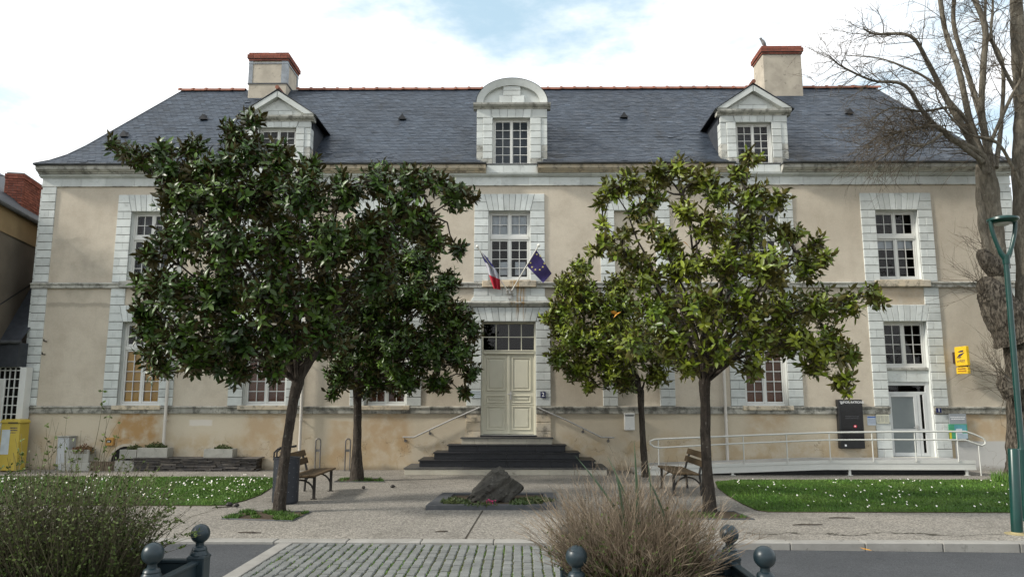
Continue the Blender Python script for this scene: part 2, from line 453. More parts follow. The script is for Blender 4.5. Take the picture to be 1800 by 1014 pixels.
def glass_material():
    m = bpy.data.materials.new('window_glass'); m.use_nodes = True
    n = m.node_tree.nodes; l = m.node_tree.links.new
    n.remove(n['Principled BSDF'])
    tr = n.new('ShaderNodeBsdfTransparent'); tr.inputs['Color'].default_value = (0.86, 0.89, 0.9, 1)
    gl = n.new('ShaderNodeBsdfGlossy'); gl.inputs['Roughness'].default_value = 0.03
    fr = n.new('ShaderNodeFresnel'); fr.inputs['IOR'].default_value = 1.42
    nz_ = n.new('ShaderNodeTexNoise'); nz_.inputs['Scale'].default_value = 5; g = n.new('ShaderNodeNewGeometry'); bp = n.new('ShaderNodeBump')
    bp.inputs['Strength'].default_value = 0.008; bp.inputs['Distance'].default_value = 0.02
    l(g.outputs['Position'], nz_.inputs['Vector']); l(nz_.outputs['Fac'], bp.inputs['Height']); l(bp.outputs['Normal'], gl.inputs['Normal'])
    mxx = n.new('ShaderNodeMixShader')
    l(fr.outputs[0], mxx.inputs[0]); l(tr.outputs[0], mxx.inputs[1]); l(gl.outputs[0], mxx.inputs[2])
    l(mxx.outputs[0], n['Material Output'].inputs['Surface'])
    return m
M_glass = glass_material()

# ---- ground
def aggregate():
    t = NT('exposed_aggregate_concrete')
    col = t.mix(t.rng(t.noise(0.6, 6), 0.3, 0.7), (0.255, 0.235, 0.202), (0.21, 0.195, 0.17))
    v = t.n.new('ShaderNodeTexVoronoi'); v.inputs['Scale'].default_value = 46; t.l(t.pos, v.inputs['Vector'])
    sp = t.n.new('ShaderNodeSeparateXYZ'); t.l(v.outputs['Color'], sp.inputs[0])
    col = t.mix(0.9, col, t.rng(sp.outputs[0], 0, 1, 0.5, 1.6, False), 'MULTIPLY')
    col = t.mix(t.rng(v.outputs['Distance'], 0.5, 0.75, 0, 0.5), col, (0.12, 0.11, 0.095))
    v2 = t.voro(16)
    col = t.mix(t.rng(t.noise(1.1, 8, 0.7), 0.50, 0.70, 0, 0.6), col, (0.12, 0.11, 0.092))
    x, y, z = t.xyz()
    # sawn joints and one wandering crack
    wob = t.math('MULTIPLY', t.math('SUBTRACT', t.noise(1.3, 6, 0.6), 0.5), 1.1)
    ln = t.math('ABSOLUTE', t.math('ADD', t.math('SUBTRACT', x, -0.42), t.math('MULTIPLY', t.math('ADD', y, 9.9), -0.04)))
    j = t.math('MULTIPLY', t.rng(ln, 0.008, 0.02, 1, 0), t.rng(y, -7.25, -7.2, 1, 0))
    ln2 = t.math('ABSOLUTE', t.math('ADD', t.math('ADD', y, 9.35), wob))
    j2 = t.math('MULTIPLY', t.math('MULTIPLY', t.rng(ln2, 0.010, 0.03, 1, 0), t.rng(x, 3.0, 3.6)), t.rng(x, 9.0, 9.6, 1, 0))
    ln3 = t.math('ABSOLUTE', t.math('ADD', y, 1.35))
    j3 = t.math('MULTIPLY', t.rng(ln3, 0.006, 0.016, 1, 0), t.rng(t.math('ABSOLUTE', x), 2.8, 2.85))
    jj = t.math('MAXIMUM', t.math('MAXIMUM', j, j2), j3)
    col = t.mix(jj, col, (0.045, 0.04, 0.03))
    t.bump(t.math('SUBTRACT', t.math('MULTIPLY', v.outputs['Distance'], -1.0), t.math('MULTIPLY', jj, 2)), 0.55, 0.010)
    return t.fin(col, 0.88, 0.25)
M_pave = aggregate()
def asphalt():
    t = NT('asphalt')
    col = t.mix(t.rng(t.noise(0.8, 7, 0.65), 0.3, 0.7), (0.060, 0.063, 0.067), (0.047, 0.050, 0.054))
    v = t.n.new('ShaderNodeTexVoronoi'); v.inputs['Scale'].default_value = 85; t.l(t.pos, v.inputs['Vector'])
    sp = t.n.new('ShaderNodeSeparateXYZ'); t.l(v.outputs['Color'], sp.inputs[0])
    col = t.mix(0.8, col, t.rng(sp.outputs[0], 0, 1, 0.6, 1.5, False), 'MULTIPLY')
    col = t.mix(t.rng(t.noise(0.35, 6, 0.6), .48, .62, 0, .5), col, (0.042, 0.044, 0.048))
    col = t.mix(t.rng(t.noise(2.6, 8, 0.7), .60, .75, 0, .5), col, (0.095, 0.094, 0.088))
    t.bump(v.outputs['Distance'], 0.4, 0.006)
    return t.fin(col, 0.8, 0.35)
M_asphalt = asphalt()
M_kerb = stone_material('kerb_concrete', (0.29, 0.28, 0.255), (0.235, 0.225, 0.205), 0.7, (0.11, 0.105, 0.09), 0.08)
M_sett = stone_material('granite_sett', (0.175, 0.18, 0.172), (0.14, 0.145, 0.138), 0.4, (0.09, 0.09, 0.085), 0.11)
def sett2():
    t = NT('granite_sett_field')
    col = t.mix(t.rng(t.noise(4, 6), .3, .7), (0.175, 0.18, 0.172), (0.14, 0.145, 0.138))
    col = t.mix(1.0, col, t.tint(), 'MULTIPLY')
    col = t.mix(t.rng(t.noise(30, 4), .6, .75, 0, .5), col, (0.09, 0.09, 0.085))
    t.bump(t.noise(45, 4), .4, .008)
    return t.fin(col, .85, .25)
M_sett2 = sett2()
M_moss = simple('mossy_joint', (0.075, 0.095, 0.022), (0.075, 0.07, 0.05), 9, 0.95, 0.1, 0.5, 70)
M_soil = simple('dark_soil', (0.055, 0.042, 0.03), (0.09, 0.07, 0.05), 14, 0.95, 0.1, 0.7, 40, dist=0.02)
M_earth = simple('ground_earth', (0.16, 0.15, 0.12), (0.12, 0.115, 0.09), 0.3, 0.95, 0.1)
def lawn_m():
    t = NT('lawn_turf')
    col = t.mix(t.rng(t.noise(1.1, 6), 0.35, 0.65), (0.046, 0.098, 0.012), (0.075, 0.125, 0.02))
    col = t.mix(t.rng(t.noise(40, 4), 0.35, 0.7, 0, 0.7), col, (0.018, 0.05, 0.008))
    t.bump(t.noise(60, 4), 0.9, 0.03)
    return t.fin(col, 0.9, 0.15)
M_lawn = lawn_m()
def blade_m(name, c1, c2, trans=0.2):
    t = NT(name)
    col = t.mix(t.rng(t.noise(1.3, 4), 0.35, 0.65), c1, c2)
    col = t.mix(1.0, col, t.tint(), 'MULTIPLY')
    t.fin(col, 0.55, 0.3)
    return t.m
M_blade = blade_m('grass_blade', (0.052, 0.125, 0.013), (0.090, 0.165, 0.024))
M_petal = simple('daisy_petal', (0.85, 0.85, 0.84), (0.80, 0.80, 0.80), 20, 0.7, 0.2)
M_pink = simple('pink_petal', (0.55, 0.04, 0.16), (0.45, 0.03, 0.12), 20, 0.6, 0.2)
M_dandelion = simple('yellow_petal', (0.8, 0.5, 0.02), None, 20, 0.6, 0.2)
# ================================================================== ground
def sheet(name, pts, mat, z=None, parent=None):
    m = MB(); m.add([(p[0], p[1], p[2] if len(p) > 2 else z) for p in pts], [tuple(range(len(pts)))])
    o = m.build(name, mat, parent)
    if not parent: o['kind'] = 'structure'
    return o
sheet('ground', [(-2500, -2500), (2500, -2500), (2500, 2500), (-2500, 2500)], M_earth, -0.40)
sheet('pavement', [(-60, -9.86), (60, -9.86), (60, 30), (-60, 30)], M_pave, 0.0)
sheet('near_pavement', [(-60, -40), (60, -40), (60, -14.86), (-60, -14.86)], M_pave, 0.0)
def road_z(x):
    return -0.036 if x < -3.1 else (-0.036 - 0.008 * (x + 3.1) if x < 7 else -0.117)
m = MB()
xs = [-60, -3.1, 1.95, 7.0, 60]
for a, b in zip(xs[:-1], xs[1:]):
    m.quad((a, -14.66, road_z(a)), (b, -14.66, road_z(b)), (b, -10.04, road_z(b)), (a, -10.04, road_z(a)))
m.build('road', M_asphalt)['kind'] = 'structure'
# kerbs: each stone its own piece
def kerb(name, ya, yb, x0, x1, step):
    k = thing(name, None, None); k['kind'] = 'structure'
    x = x0
    while x < x1:
        l = step * rnd.uniform(0.97, 1.03)
        mm = MB(); mm.cbox(x + 0.004, x + l - 0.004, ya, yb, -0.30, 0.004 + rnd.uniform(-0.002, 0.003), 0.012)
        mm.build('kerb_stone', M_kerb, k); x += l
kerb('kerb', -10.06, -9.85, -13, 15, 1.0)
kerb('near_kerb', -14.87, -14.66, -4, 6, 1.0)

# cobbled crossing: setts with mossy joints between two concrete strips
crossing = thing('cobbled_crossing', None, None); crossing['kind'] = 'structure'
SX0, SX1, SY0, SY1 = -2.72, 1.78, -14.64, -10.08
m = MB(); m.quad((SX0, SY0, road_z(SX0) + 0.010), (SX1, SY0, road_z(SX1) + 0.010), (SX1, SY1, road_z(SX1) + 0.010), (SX0, SY1, road_z(SX0) + 0.010))
m.build('joint_bed', M_moss, crossing)
for (a, b) in ((SX0 - 0.19, SX0), (SX1, SX1 + 0.19)):
    yy = SY0
    while yy < SY1 - 0.05:
        y2 = min(yy + 0.9, SY1)
        mm = MB(); mm.cbox(a + 0.004, b - 0.004, yy + 0.004, y2 - 0.004, -0.2, road_z(a) + 0.030, 0.006)
        mm.build('edge_strip', M_kerb, crossing); yy = y2
pw, pl = 0.1185, 0.125
sett_meshes = []
for i in range(6):
    mm = MB(); a = 0.104 + rnd.uniform(-0.006, 0.004); b = 0.100 + rnd.uniform(-0.008, 0.006)
    mm.cbox(-a / 2, a / 2, -b / 2, b / 2, -0.08, 0.0, 0.012)
    o = mm.build('sett', M_sett, None); sett_meshes.append(o.data); bpy.data.objects.remove(o)
rest = MB(); rest.vc = []
rows = int((SY1 - SY0) / pl)
cells = []
for j in range(rows):
    y = SY1 - (j + 0.5) * pl
    for i in range(int((SX1 - SX0) / pw)):
        x = SX0 + (i + 0.5) * pw + rnd.uniform(-0.004, 0.004)
        yo = y + (pl * 0.5 if i % 2 else 0) * 0.6 + rnd.uniform(-0.006, 0.006)
        cells.append((x, yo))
def sett_rank(c):
    # nearest setts in view come first
    return (0 if -12.1 < c[1] < -11.1 and c[0] < 0.9 else 1, c[1])
cells.sort(key=sett_rank)
for k, (x, y) in enumerate(cells):
    z = road_z(x) + 0.028 + rnd.uniform(-0.007, 0.007)
    if k < 300:
        o = link_mesh('sett', rnd.choice(sett_meshes), crossing)
        o.location = (x, y, z); o.rotation_euler = (rnd.uniform(-.07, .07), rnd.uniform(-.05, .05), rnd.uniform(-.05, .05))
    else:
        a = 0.104 + rnd.uniform(-0.008, 0.004); b = 0.100 + rnd.uniform(-0.008, 0.006)
        n0 = len(rest.v); rest.cbox(x - a / 2, x + a / 2, y - b / 2, y + b / 2, z - 0.06, z, 0.012); rest.vc += [rnd.uniform(.88, 1.13)] * (len(rest.v) - n0)
rest.build('setts', M_sett2, crossing, kind='stuff')
tuft = MB(); tuft.vc = []
for k in range(2600):
    i = rnd.randint(1, int((SX1 - SX0) / pw) - 1)
    x = SX0 + i * pw + rnd.gauss(0, 0.006); y = rnd.uniform(-13.2, SY1)
    if noise.noise((x * 1.3, y * 0.7, 3.0)) < -0.05: continue
    z = road_z(x) + 0.012; h = rnd.uniform(0.015, 0.035); a = rnd.uniform(0, 6.28)
    dx, dy = math.cos(a) * 0.007, math.sin(a) * 0.007
    tuft.add([(x - dx, y - dy, z), (x + dx, y + dy, z), (x + rnd.gauss(0, 0.012), y + rnd.gauss(0, 0.012), z + h)], [(0, 1, 2)])
    tuft.vc += [rnd.uniform(0.7, 1.4)] * 3
o = tuft.build('joint_moss', M_blade, crossing, kind='stuff')

# ================================================================== town hall
XL, XR = -13.38, 14.20
TH = thing('town_hall', 'long two-storey beige rendered town hall with pale stone trim and slate roof', 'building')
W2 = 0.60                                   # half opening width used for every bay
bays = {}                                   # bay -> centre x
B1 = (-10.76, -9.62); B2 = (-7.30, -6.10); B3 = (-3.94, -2.78); B5 = (3.00, 4.17); B6 = (6.48, 7.65); B7 = (10.36, 11.55)
BD = (-0.74, 0.77); BU = (-0.56, 0.63)
ZP0, ZP1 = 1.50, 1.70                       # plinth band
ZS0, ZS1 = 4.97, 5.13                       # string course
ZLO0, ZLO1 = 1.72, 4.02                     # lower openings
ZUP0, ZUP1 = 5.20, 7.18                     # upper openings
ZFR0, ZFR1 = 7.93, 8.16                     # frieze
REV = 0.24                                  # reveal depth
openings = []
for b in (B1, B2, B3, B6):
    openings += [(b[0], b[1], ZLO0, ZLO1), (b[0], b[1], ZUP0, ZUP1)]
openings += [(BD[0], BD[1], 0.93, 4.02), (BU[0], BU[1], ZUP0, ZUP1), (B7[0], B7[1], 0.36, 4.02), (B7[0], B7[1], ZUP0, ZUP1)]
blind = [(B5[0], B5[1], ZLO0, ZLO1), (B5[0], B5[1], ZUP0, ZUP1)]
NICHE = (-10.63, -9.98, 0.0, 0.55)
def wall_sheet(holes, x0, x1, z0, z1, y):
    m = MB()
    xs = sorted({x0, x1, *[h[0] for h in holes], *[h[1] for h in holes]})
    zs = sorted({z0, z1, *[h[2] for h in holes], *[h[3] for h in holes]})
    for a, b in zip(xs[:-1], xs[1:]):
        for c, d in zip(zs[:-1], zs[1:]):
            mx_, mz_ = (a + b) / 2, (c + d) / 2
            if any(h[0] < mx_ < h[1] and h[2] < mz_ < h[3] for h in holes): continue
            m.quad((a, y, c), (b, y, c), (b, y, d), (a, y, d))
    return m
m = wall_sheet(openings + blind, XL, XR, -0.1, 8.5, 0.0)
for (a, b, c, d) in blind:
    m.quad((a, 0.10, c), (b, 0.10, c), (b, 0.10, d), (a, 0.10, d))
DEP = 8.0
m.quad((XL, 0, -0.1), (XL, 0, 8.5), (XL, DEP, 8.5), (XL, DEP, -0.1))
m.quad((XR, 0, -0.1), (XR, DEP, -0.1), (XR, DEP, 8.5), (XR, 0, 8.5))
m.quad((XL, DEP, -0.1), (XL, DEP, 8.5), (XR, DEP, 8.5), (XR, DEP, -0.1))
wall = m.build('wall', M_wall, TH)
# reveals (stone), one per opening
for (a, b, c, d) in openings + blind:
    r = REV if (a, b, c, d) in openings else 0.10
    m = MB()
    m.quad((a, 0, c), (a, r, c), (a, r, d), (a, 0, d)); m.quad((b, 0, c), (b, 0, d), (b, r, d), (b, r, c))
    m.quad((a, 0, d), (a, r, d), (b, r, d), (b, 0, d)); m.quad((a, 0, c), (b, 0, c), (b, r, c), (a, r, c))
    m.build('reveal', M_stone, TH)
# rooms behind the glass: one dark lining per storey, so nobody looks straight through
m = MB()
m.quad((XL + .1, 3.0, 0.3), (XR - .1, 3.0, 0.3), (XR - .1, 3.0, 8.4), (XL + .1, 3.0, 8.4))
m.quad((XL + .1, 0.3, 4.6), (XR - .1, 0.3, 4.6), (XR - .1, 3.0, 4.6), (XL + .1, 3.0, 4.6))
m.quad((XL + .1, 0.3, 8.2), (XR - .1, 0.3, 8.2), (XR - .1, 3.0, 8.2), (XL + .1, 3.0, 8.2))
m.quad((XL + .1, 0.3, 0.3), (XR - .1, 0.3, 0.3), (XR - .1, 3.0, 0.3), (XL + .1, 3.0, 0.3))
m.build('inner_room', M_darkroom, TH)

# ---- dressed stones
stones = []           # (rank, x0, x1, z0, z1)
STY = -0.035          # how far the stones stand proud
def strip(x0, x1, z0, z1, rank, n=None, split=True, ph=0):
    h0 = 0.232
    n = n or max(1, round((z1 - z0) / h0))
    h = (z1 - z0) / n
    for i in range(n):
        a, b = z0 + i * h + 0.008, z0 + (i + 1) * h - 0.008
        w = x1 - x0
        if split and (i + ph) % 2 == 0 and rank < 2:
            c = x0 + w * (0.5 + rnd.uniform(-0.12, 0.12))
            stones.append((rank, x0, c - 0.001, a, b)); stones.append((rank, c + 0.001, x1, a, b))
        else:
            stones.append((rank, x0, x1, a, b))
class Backing:
    def box(s, *a):
        b = MB(); b.box(*a); b.build('mortar_bed', M_joint, TH)
backing = Backing()
SWD = 0.40
def head(a, c, zl, zt, side):
    zz = (zl + zt) / 2
    def sl(z): return .12 * (z - zl) / (zt - zl) + .004
    for (p, q) in ((zl + .006, zz - .004), (zz + .004, zt)):
        poly = [(a, p), (c - sl(p), p), (c - sl(q), q), (a, q)] if side == 0 else [(a + sl(p), p), (c, p), (c, q), (a + sl(q), q)]
        mm = MB(); mm.prism(poly, STY + rnd.uniform(-.003, .003), .02, .009); mm.build('head_stone', M_stone, TH)
def voussoirs(x0, x1, z0, z1, n, name='voussoir', ys=STY):
    # flat arch of wedge stones, joints fanning out
    cx = (x0 + x1) / 2; w = x1 - x0; wt_ = w + 0.24
    for i in range(n):
        a0 = x0 + w * i / n + 0.004; a1 = x0 + w * (i + 1) / n - 0.004
        b0 = cx - wt_ / 2 + wt_ * i / n + 0.004; b1 = cx - wt_ / 2 + wt_ * (i + 1) / n - 0.004
        mm = MB(); mm.prism([(a0, z0), (a1, z0), (b1, z1), (b0, z1)], ys + rnd.uniform(-.003, .003), 0.02, 0.010)
        mm.build(name, M_stone, TH)
def surround(b, upper, rank):
    x0, x1 = b
    if upper:
        z0, zt, zl = ZS1 + 0.004, 7.67, ZUP1
    else:
        z0, zt, zl = ZP1 + 0.004, 4.48, ZLO1
    for s, (a, c) in enumerate(((x0 - SWD, x0 - 0.0), (x1 + 0.0, x1 + SWD))):
        strip(a, c, z0, zl, rank, ph=s)
        # the head stones beside the flat arch
        head(a, c, zl, zt, s)
        backing.box(a + .004, c - .004, -0.012, 0.03, z0, zt - 0.004)
    backing.box(x0 - .13, x1 + .13, -0.012, 0.03, zl + 0.004, zt - 0.006)
    voussoirs(x0, x1, zl + 0.003, zt, 8)
    if not upper:
        # short pillar stones up to the string course
        for (a, c) in ((x0 - SWD + 0.0, x0), (x1, x1 + SWD)):
            strip(a, c, zt + 0.008, ZS0 - 0.004, rank, n=2)
            backing.box(a + .004, c - .004, -0.012, 0.03, zt, ZS0 - .004)
ranks = {B1: 0, B2: 2, B3: 2, B5: 1, B6: 1, B7: 0}
for b, rk in ranks.items():
    surround(b, True, rk)
    if b is not B7: surround(b, False, rk)
# bay 7 below: strips run down to the ground beside the glass door
surround(BU, True, 0)
for s, (a, c) in enumerate(((B7[0] - SWD, B7[0]), (B7[1], B7[1] + SWD))):
    strip(a, c, ZP1 + .004, ZLO1, 0, ph=s); strip(a, c, 0.34, ZP0 - .004, 0, ph=s)
    head(a, c, ZLO1, 4.48, s)
    backing.box(a + .004, c - .004, -0.012, 0.03, ZP1, 4.47); backing.box(a + .004, c - .004, -0.012, 0.03, 0.34, ZP0)
backing.box(B7[0] - .13, B7[1] + .13, -0.012, 0.03, ZLO1 + .004, 4.47)
voussoirs(B7[0], B7[1], ZLO1 + .003, 4.48, 8)
strip(B7[1], B7[1] + SWD, 4.488, ZS0 - .004, 0, n=2); backing.box(B7[1] + .004, B7[1] + SWD - .004, -.012, .03, 4.48, ZS0)
# door surround
for s, (a, c) in enumerate(((BD[0] - SWD, BD[0]), (BD[1], BD[1] + SWD))):
    strip(a, c, ZP1 + .004, ZLO1, 0, ph=s)
    for i in range(3):
        zz0 = 0.80 + i * 0.235
        if zz0 < ZP0 - .2: 
            mm = MB(); mm.stone(a, c, zz0 + .005, zz0 + .23, STY, .03, .010); mm.build('jamb_stone', M_stone_tan, TH)
    head(a, c, ZLO1, 4.42, s)
    backing.box(a + .004, c - .004, -0.012, 0.03, ZP1, 4.42)
backing.box(BD[0] - .13, BD[1] + .13, -0.012, 0.03, ZLO1 + .004, 4.41)
voussoirs(BD[0], BD[1], ZLO1 + .003, 4.42, 9)
# panel between door head and string course, with its swept foot
for (a, c) in ((BU[0] - SWD, BU[0]), (BU[1], BU[1] + SWD)):
    stones.append((0, a, c - .002, 4.745, ZS0 - .006))
for i in range(3):
    w = (BU[1] - BU[0]) / 3
    mm = MB(); mm.stone(BU[0] + i * w + .003, BU[0] + (i + 1) * w - .003, 4.745, ZS0 - .006, STY + .008, .03, .006); mm.build('panel_stone', M_stone, TH)
for i in range(4):
    a, c = BU[0] - SWD, BU[1] + SWD; w = (c - a) / 4
    x0, x1 = a + i * w + .003, a + (i + 1) * w - .003
    p = [(x0 - (0.10 if i == 0 else 0), 4.59), (x1 + (0.10 if i == 3 else 0), 4.59), (x1, 4.738), (x0, 4.738)]
    mm = MB(); mm.prism(p, STY - .002, .03, .008); mm.build('panel_stone', M_stone, TH)
backing.box(BU[0] - SWD + .004, BU[1] + SWD - .004, -.012, .03, 4.56, ZS0 - .004)
# little cornice over the door
mm = MB()
def moulding(m, prof, x0, x1):
    # prof: list of (y, z) from bottom to top, extruded along x with closed ends
    n = len(prof)
    vs = [(x0, y, z) for (y, z) in prof] + [(x1, y, z) for (y, z) in prof]
    fs = [(i, n + i, n + i + 1, i + 1) for i in range(n - 1)] + [(n - 1, 2 * n - 1, n, 0)]
    fs += [tuple(range(n - 1, -1, -1)), tuple(range(n, 2 * n))]
    return m.add(vs, [f[::-1] if len(f) == 4 and False else f for f in fs])
moulding(mm, [(0.0, 4.432), (-0.06, 4.44), (-0.075, 4.475), (-0.13, 4.51), (-0.14, 4.55), (-0.05, 4.585), (0.0, 4.585)], -1.45, 1.45)
mm.build('door_cornice', M_stone_dirty, TH, smooth=40)

# corner quoins
for (a, c) in ((XL - 0.0, XL + 0.40), (XR - 0.40, XR)):
    for (z0, z1) in ((ZP1 + .004, ZS0 - .004), (ZS1 + .004, ZFR0 - .004)):
        strip(a, c, z0, z1, 0); backing.box(a + .006, c - .004, -.012, .03, z0, z1)
for s in range(26):   # return faces of the corner stones on the gables
    z = ZP1 + 0.006 + s * 0.236
    if z + .23 > ZFR0: break
    for xx, d in ((XL, -1), (XR, 1)):
        mm = MB(); mm.box(min(xx, xx + d * .035), max(xx, xx + d * .035), -0.032, 0.42, z, z + .222); mm.build('return_stone', M_stone, TH)
stones.sort(key=lambda s: s[0])
restm = MB()
for k, (rk, a, c, z0, z1) in enumerate(stones):
    yf = STY + rnd.uniform(-0.004, 0.004)
    if k < 300:
        mm = MB(); mm.stone(a, c, z0, z1, yf, .02, .007); mm.build('quoin_stone', M_stone, TH)
    else:
        restm.stone(a, c, z0, z1, yf, .02, .009)
if restm.v: restm.build('quoin_stones', M_stone, TH, kind='stuff')

# ---- bands: plinth band and string course as separate blocks
def band(z0, z1, prof, x0, x1, mat, name, gaps=(), step=0.62):
    x = x0
    while x < x1 - 0.02:
        l = min(step * rnd.uniform(0.8, 1.25), x1 - x)
        if x1 - x - l < 0.15: l = x1 - x
        segs = [(x + .003, x + l - .003)]
        for (g0, g1) in gaps:
            ns = []
            for (p, q) in segs:
                if q <= g0 or p >= g1: ns.append((p, q))
                else:
                    if p < g0 - .02: ns.append((p, g0))
                    if q > g1 + .02: ns.append((g1, q))
            segs = ns
        for (p, q) in segs:
            mm = MB(); moulding(mm, [(y + rnd.uniform(-.002, .002), z) for (y, z) in prof], p, q); mm.build(name, mat, TH)
        x += l
pb = [(0.02, ZP0), (-0.05, ZP0), (-0.055, ZP0 + .02), (-0.055, ZP1 - .06), (-0.085, ZP1 - .045), (-0.085, ZP1 - .012), (-0.04, ZP1), (0.02, ZP1)]
band(ZP0, ZP1, pb, XL - .03, XR + .03, M_band, 'plinth_block', gaps=((BD[0] - .0, BD[1] + .0), (B7[0], B7[1])))
sb = [(0.02, ZS0), (-0.075, ZS0), (-0.075, ZS0 + .085), (-0.105, ZS0 + .10), (-0.11, ZS1 - .03), (-0.03, ZS1), (0.02, ZS1)]
band(ZS0, ZS1, sb, XL - .05, XR + .05, M_stone_dirty, 'string_block')
band(0, 0, [(0.02, ZFR0), (-0.03, ZFR0), (-0.03, ZFR1), (0.02, ZFR1)], XL - .03, XR + .03, M_stone, 'frieze_block', step=0.7)
mm = MB(); moulding(mm, [(0.0, ZFR0 - .022), (-0.045, ZFR0 - .018), (-0.045, ZFR0 - .003), (0.0, ZFR0 - .003)], XL - .04, XR + .04); mm.build('frieze_fillet', M_stone_dirty, TH)
# sills
for b in (B1, B2, B3, B6):
    mm = MB(); mm.cbox(b[0] - .10, b[1] + .10, -0.10, 0.02, ZP1 - 0.10, ZP1 + .018, .01); mm.build('sill', M_stone_tan, TH)
for b in (B1, B2, B3, B6, B7, BU):
    mm = MB(); mm.cbox(b[0] - .16, b[1] + .16, -0.125, 0.02, ZS0 + .01, ZS1 + .03, .012); mm.build('sill', M_stone_tan if b in (B7, BU) else M_stone_dirty, TH)

# ---- cornice (interrupted at the dormers) and gutter
DC = (-0.91, 1.12); DR = (6.10, 8.02); DL = (-7.66, -5.72)
DORM = (DL, DC, DR)
lower = [(0.0, 8.165), (-0.06, 8.165), (-0.075, 8.19), (-0.13, 8.20), (-0.15, 8.235), (-0.15, 8.25), (0.0, 8.25)]
upper = [(0.0, 8.252), (-0.20, 8.252), (-0.215, 8.285), (-0.27, 8.30), (-0.30, 8.335), (-0.33, 8.345), (-0.34, 8.445), (0.0, 8.445)]
def run(x0, x1, prof, name, mat, step):
    x = x0
    while x < x1 - .02:
        l = min(step * rnd.uniform(.85, 1.15), x1 - x)
        if x1 - x - l < .2: l = x1 - x
        mm = MB(); moulding(mm, prof, x + .0025, x + l - .0025); mm.build(name, mat, TH); x += l
run(XL - .08, XR + .08, lower, 'cornice_block', M_stone, 0.8)
segs = [(XL - .07, DL[0] + .28), (DL[1] - .28, DC[0] + .28), (DC[1] - .28, DR[0] + .28), (DR[1] - .28, XR + .09)]
for i, (a, c) in enumerate(segs):
    run(a, c, upper, 'cornice_block', M_stone_dirty if i in (0, 3) else M_stone_tan, 1.1)
    mm = MB(); mm.box(a - .02, c + .02, -0.40, -0.02, 8.449, 8.468); mm.tube([(a - .02, -.40, 8.475), (c + .02, -.40, 8.475)], .024, 8)
    x = a + .3
    while x < c:
        mm.box(x - .02, x + .02, -.415, -.36, 8.47, 8.51); x += 0.62
    mm.build('gutter', M_zinc_dark, TH)
for side in (-1, 1):      # cornice returns along the gables
    x0 = XL if side < 0 else XR
    mm = MB(); mm.box(min(x0, x0 + side * .12), max(x0, x0 + side * .12), -0.0, DEP, 8.25, 8.45); mm.build('cornice_return', M_stone_dirty, TH)

# ================================================================== roof
PROF = [(-0.42, 8.47), (0.0, 8.70), (0.45, 9.02), (0.95, 9.47), (1.6, 10.13), (4.0, 12.58)]
cum = [0.0]
for (a, b) in zip(PROF[:-1], PROF[1:]): cum.append(cum[-1] + math.hypot(b[0] - a[0], b[1] - a[1]))
LT = cum[-1]
def prof_at(s):
    s = max(0, min(LT, s))
    for i in range(len(PROF) - 1):
        if s <= cum[i + 1] or i == len(PROF) - 2:
            t = (s - cum[i]) / (cum[i + 1] - cum[i]); a, b = PROF[i], PROF[i + 1]
            return a[0] + (b[0] - a[0]) * t, a[1] + (b[1] - a[1]) * t
def roof_y(z):
    for (a, b) in zip(PROF[:-1], PROF[1:]):
        if a[1] <= z <= b[1]: return a[0] + (b[0] - a[0]) * (z - a[1]) / (b[1] - a[1])
EXL, EXR, RXL, RXR = XL - .09, XR + .11, -11.48, 12.62
def hipx(y):
    t = (y + .42) / 4.42
    return EXL + (RXL - EXL) * t, EXR + (RXR - EXR) * t
roof = thing('roof', None, None); roof.parent = TH
m = MB()
for i in range(len(PROF) - 1):
    (y0, z0), (y1, z1) = PROF[i], PROF[i + 1]
    l0, r0 = hipx(y0); l1, r1 = hipx(y1)
    cuts = [None]
    segs = []
    if z1 <= 10.14:
        bs = [DL, DC, DR]; xs0 = [l0]; xs1 = [l1]
        for d in bs:
            xs0 += [d[0] + .12, d[1] - .12]; xs1 += [d[0] + .12, d[1] - .12]
        xs0.append(r0); xs1.append(r1)
        for k in range(0, len(xs0), 2):
            m.quad((xs0[k], y0, z0), (xs0[k + 1], y0, z0), (xs1[k + 1], y1, z1), (xs1[k], y1, z1))
    else:
        m.quad((l0, y0, z0), (r0, y0, z0), (r1, y1, z1), (l1, y1, z1))
    # hips and back slope
    yb0, yb1 = DEP - y0, DEP - y1
    m.quad((l0, yb0, z0), (l0, y0, z0), (l1, y1, z1), (l1, yb1, z1)); m.quad((r0, y0, z0), (r0, yb0, z0), (r1, yb1, z1), (r1, y1, z1))
    m.quad((r0, yb0, z0), (l0, yb0, z0), (l1, yb1, z1), (r1, yb1, z1))
m.build('roof_sheathing', M_slate_plain, roof)
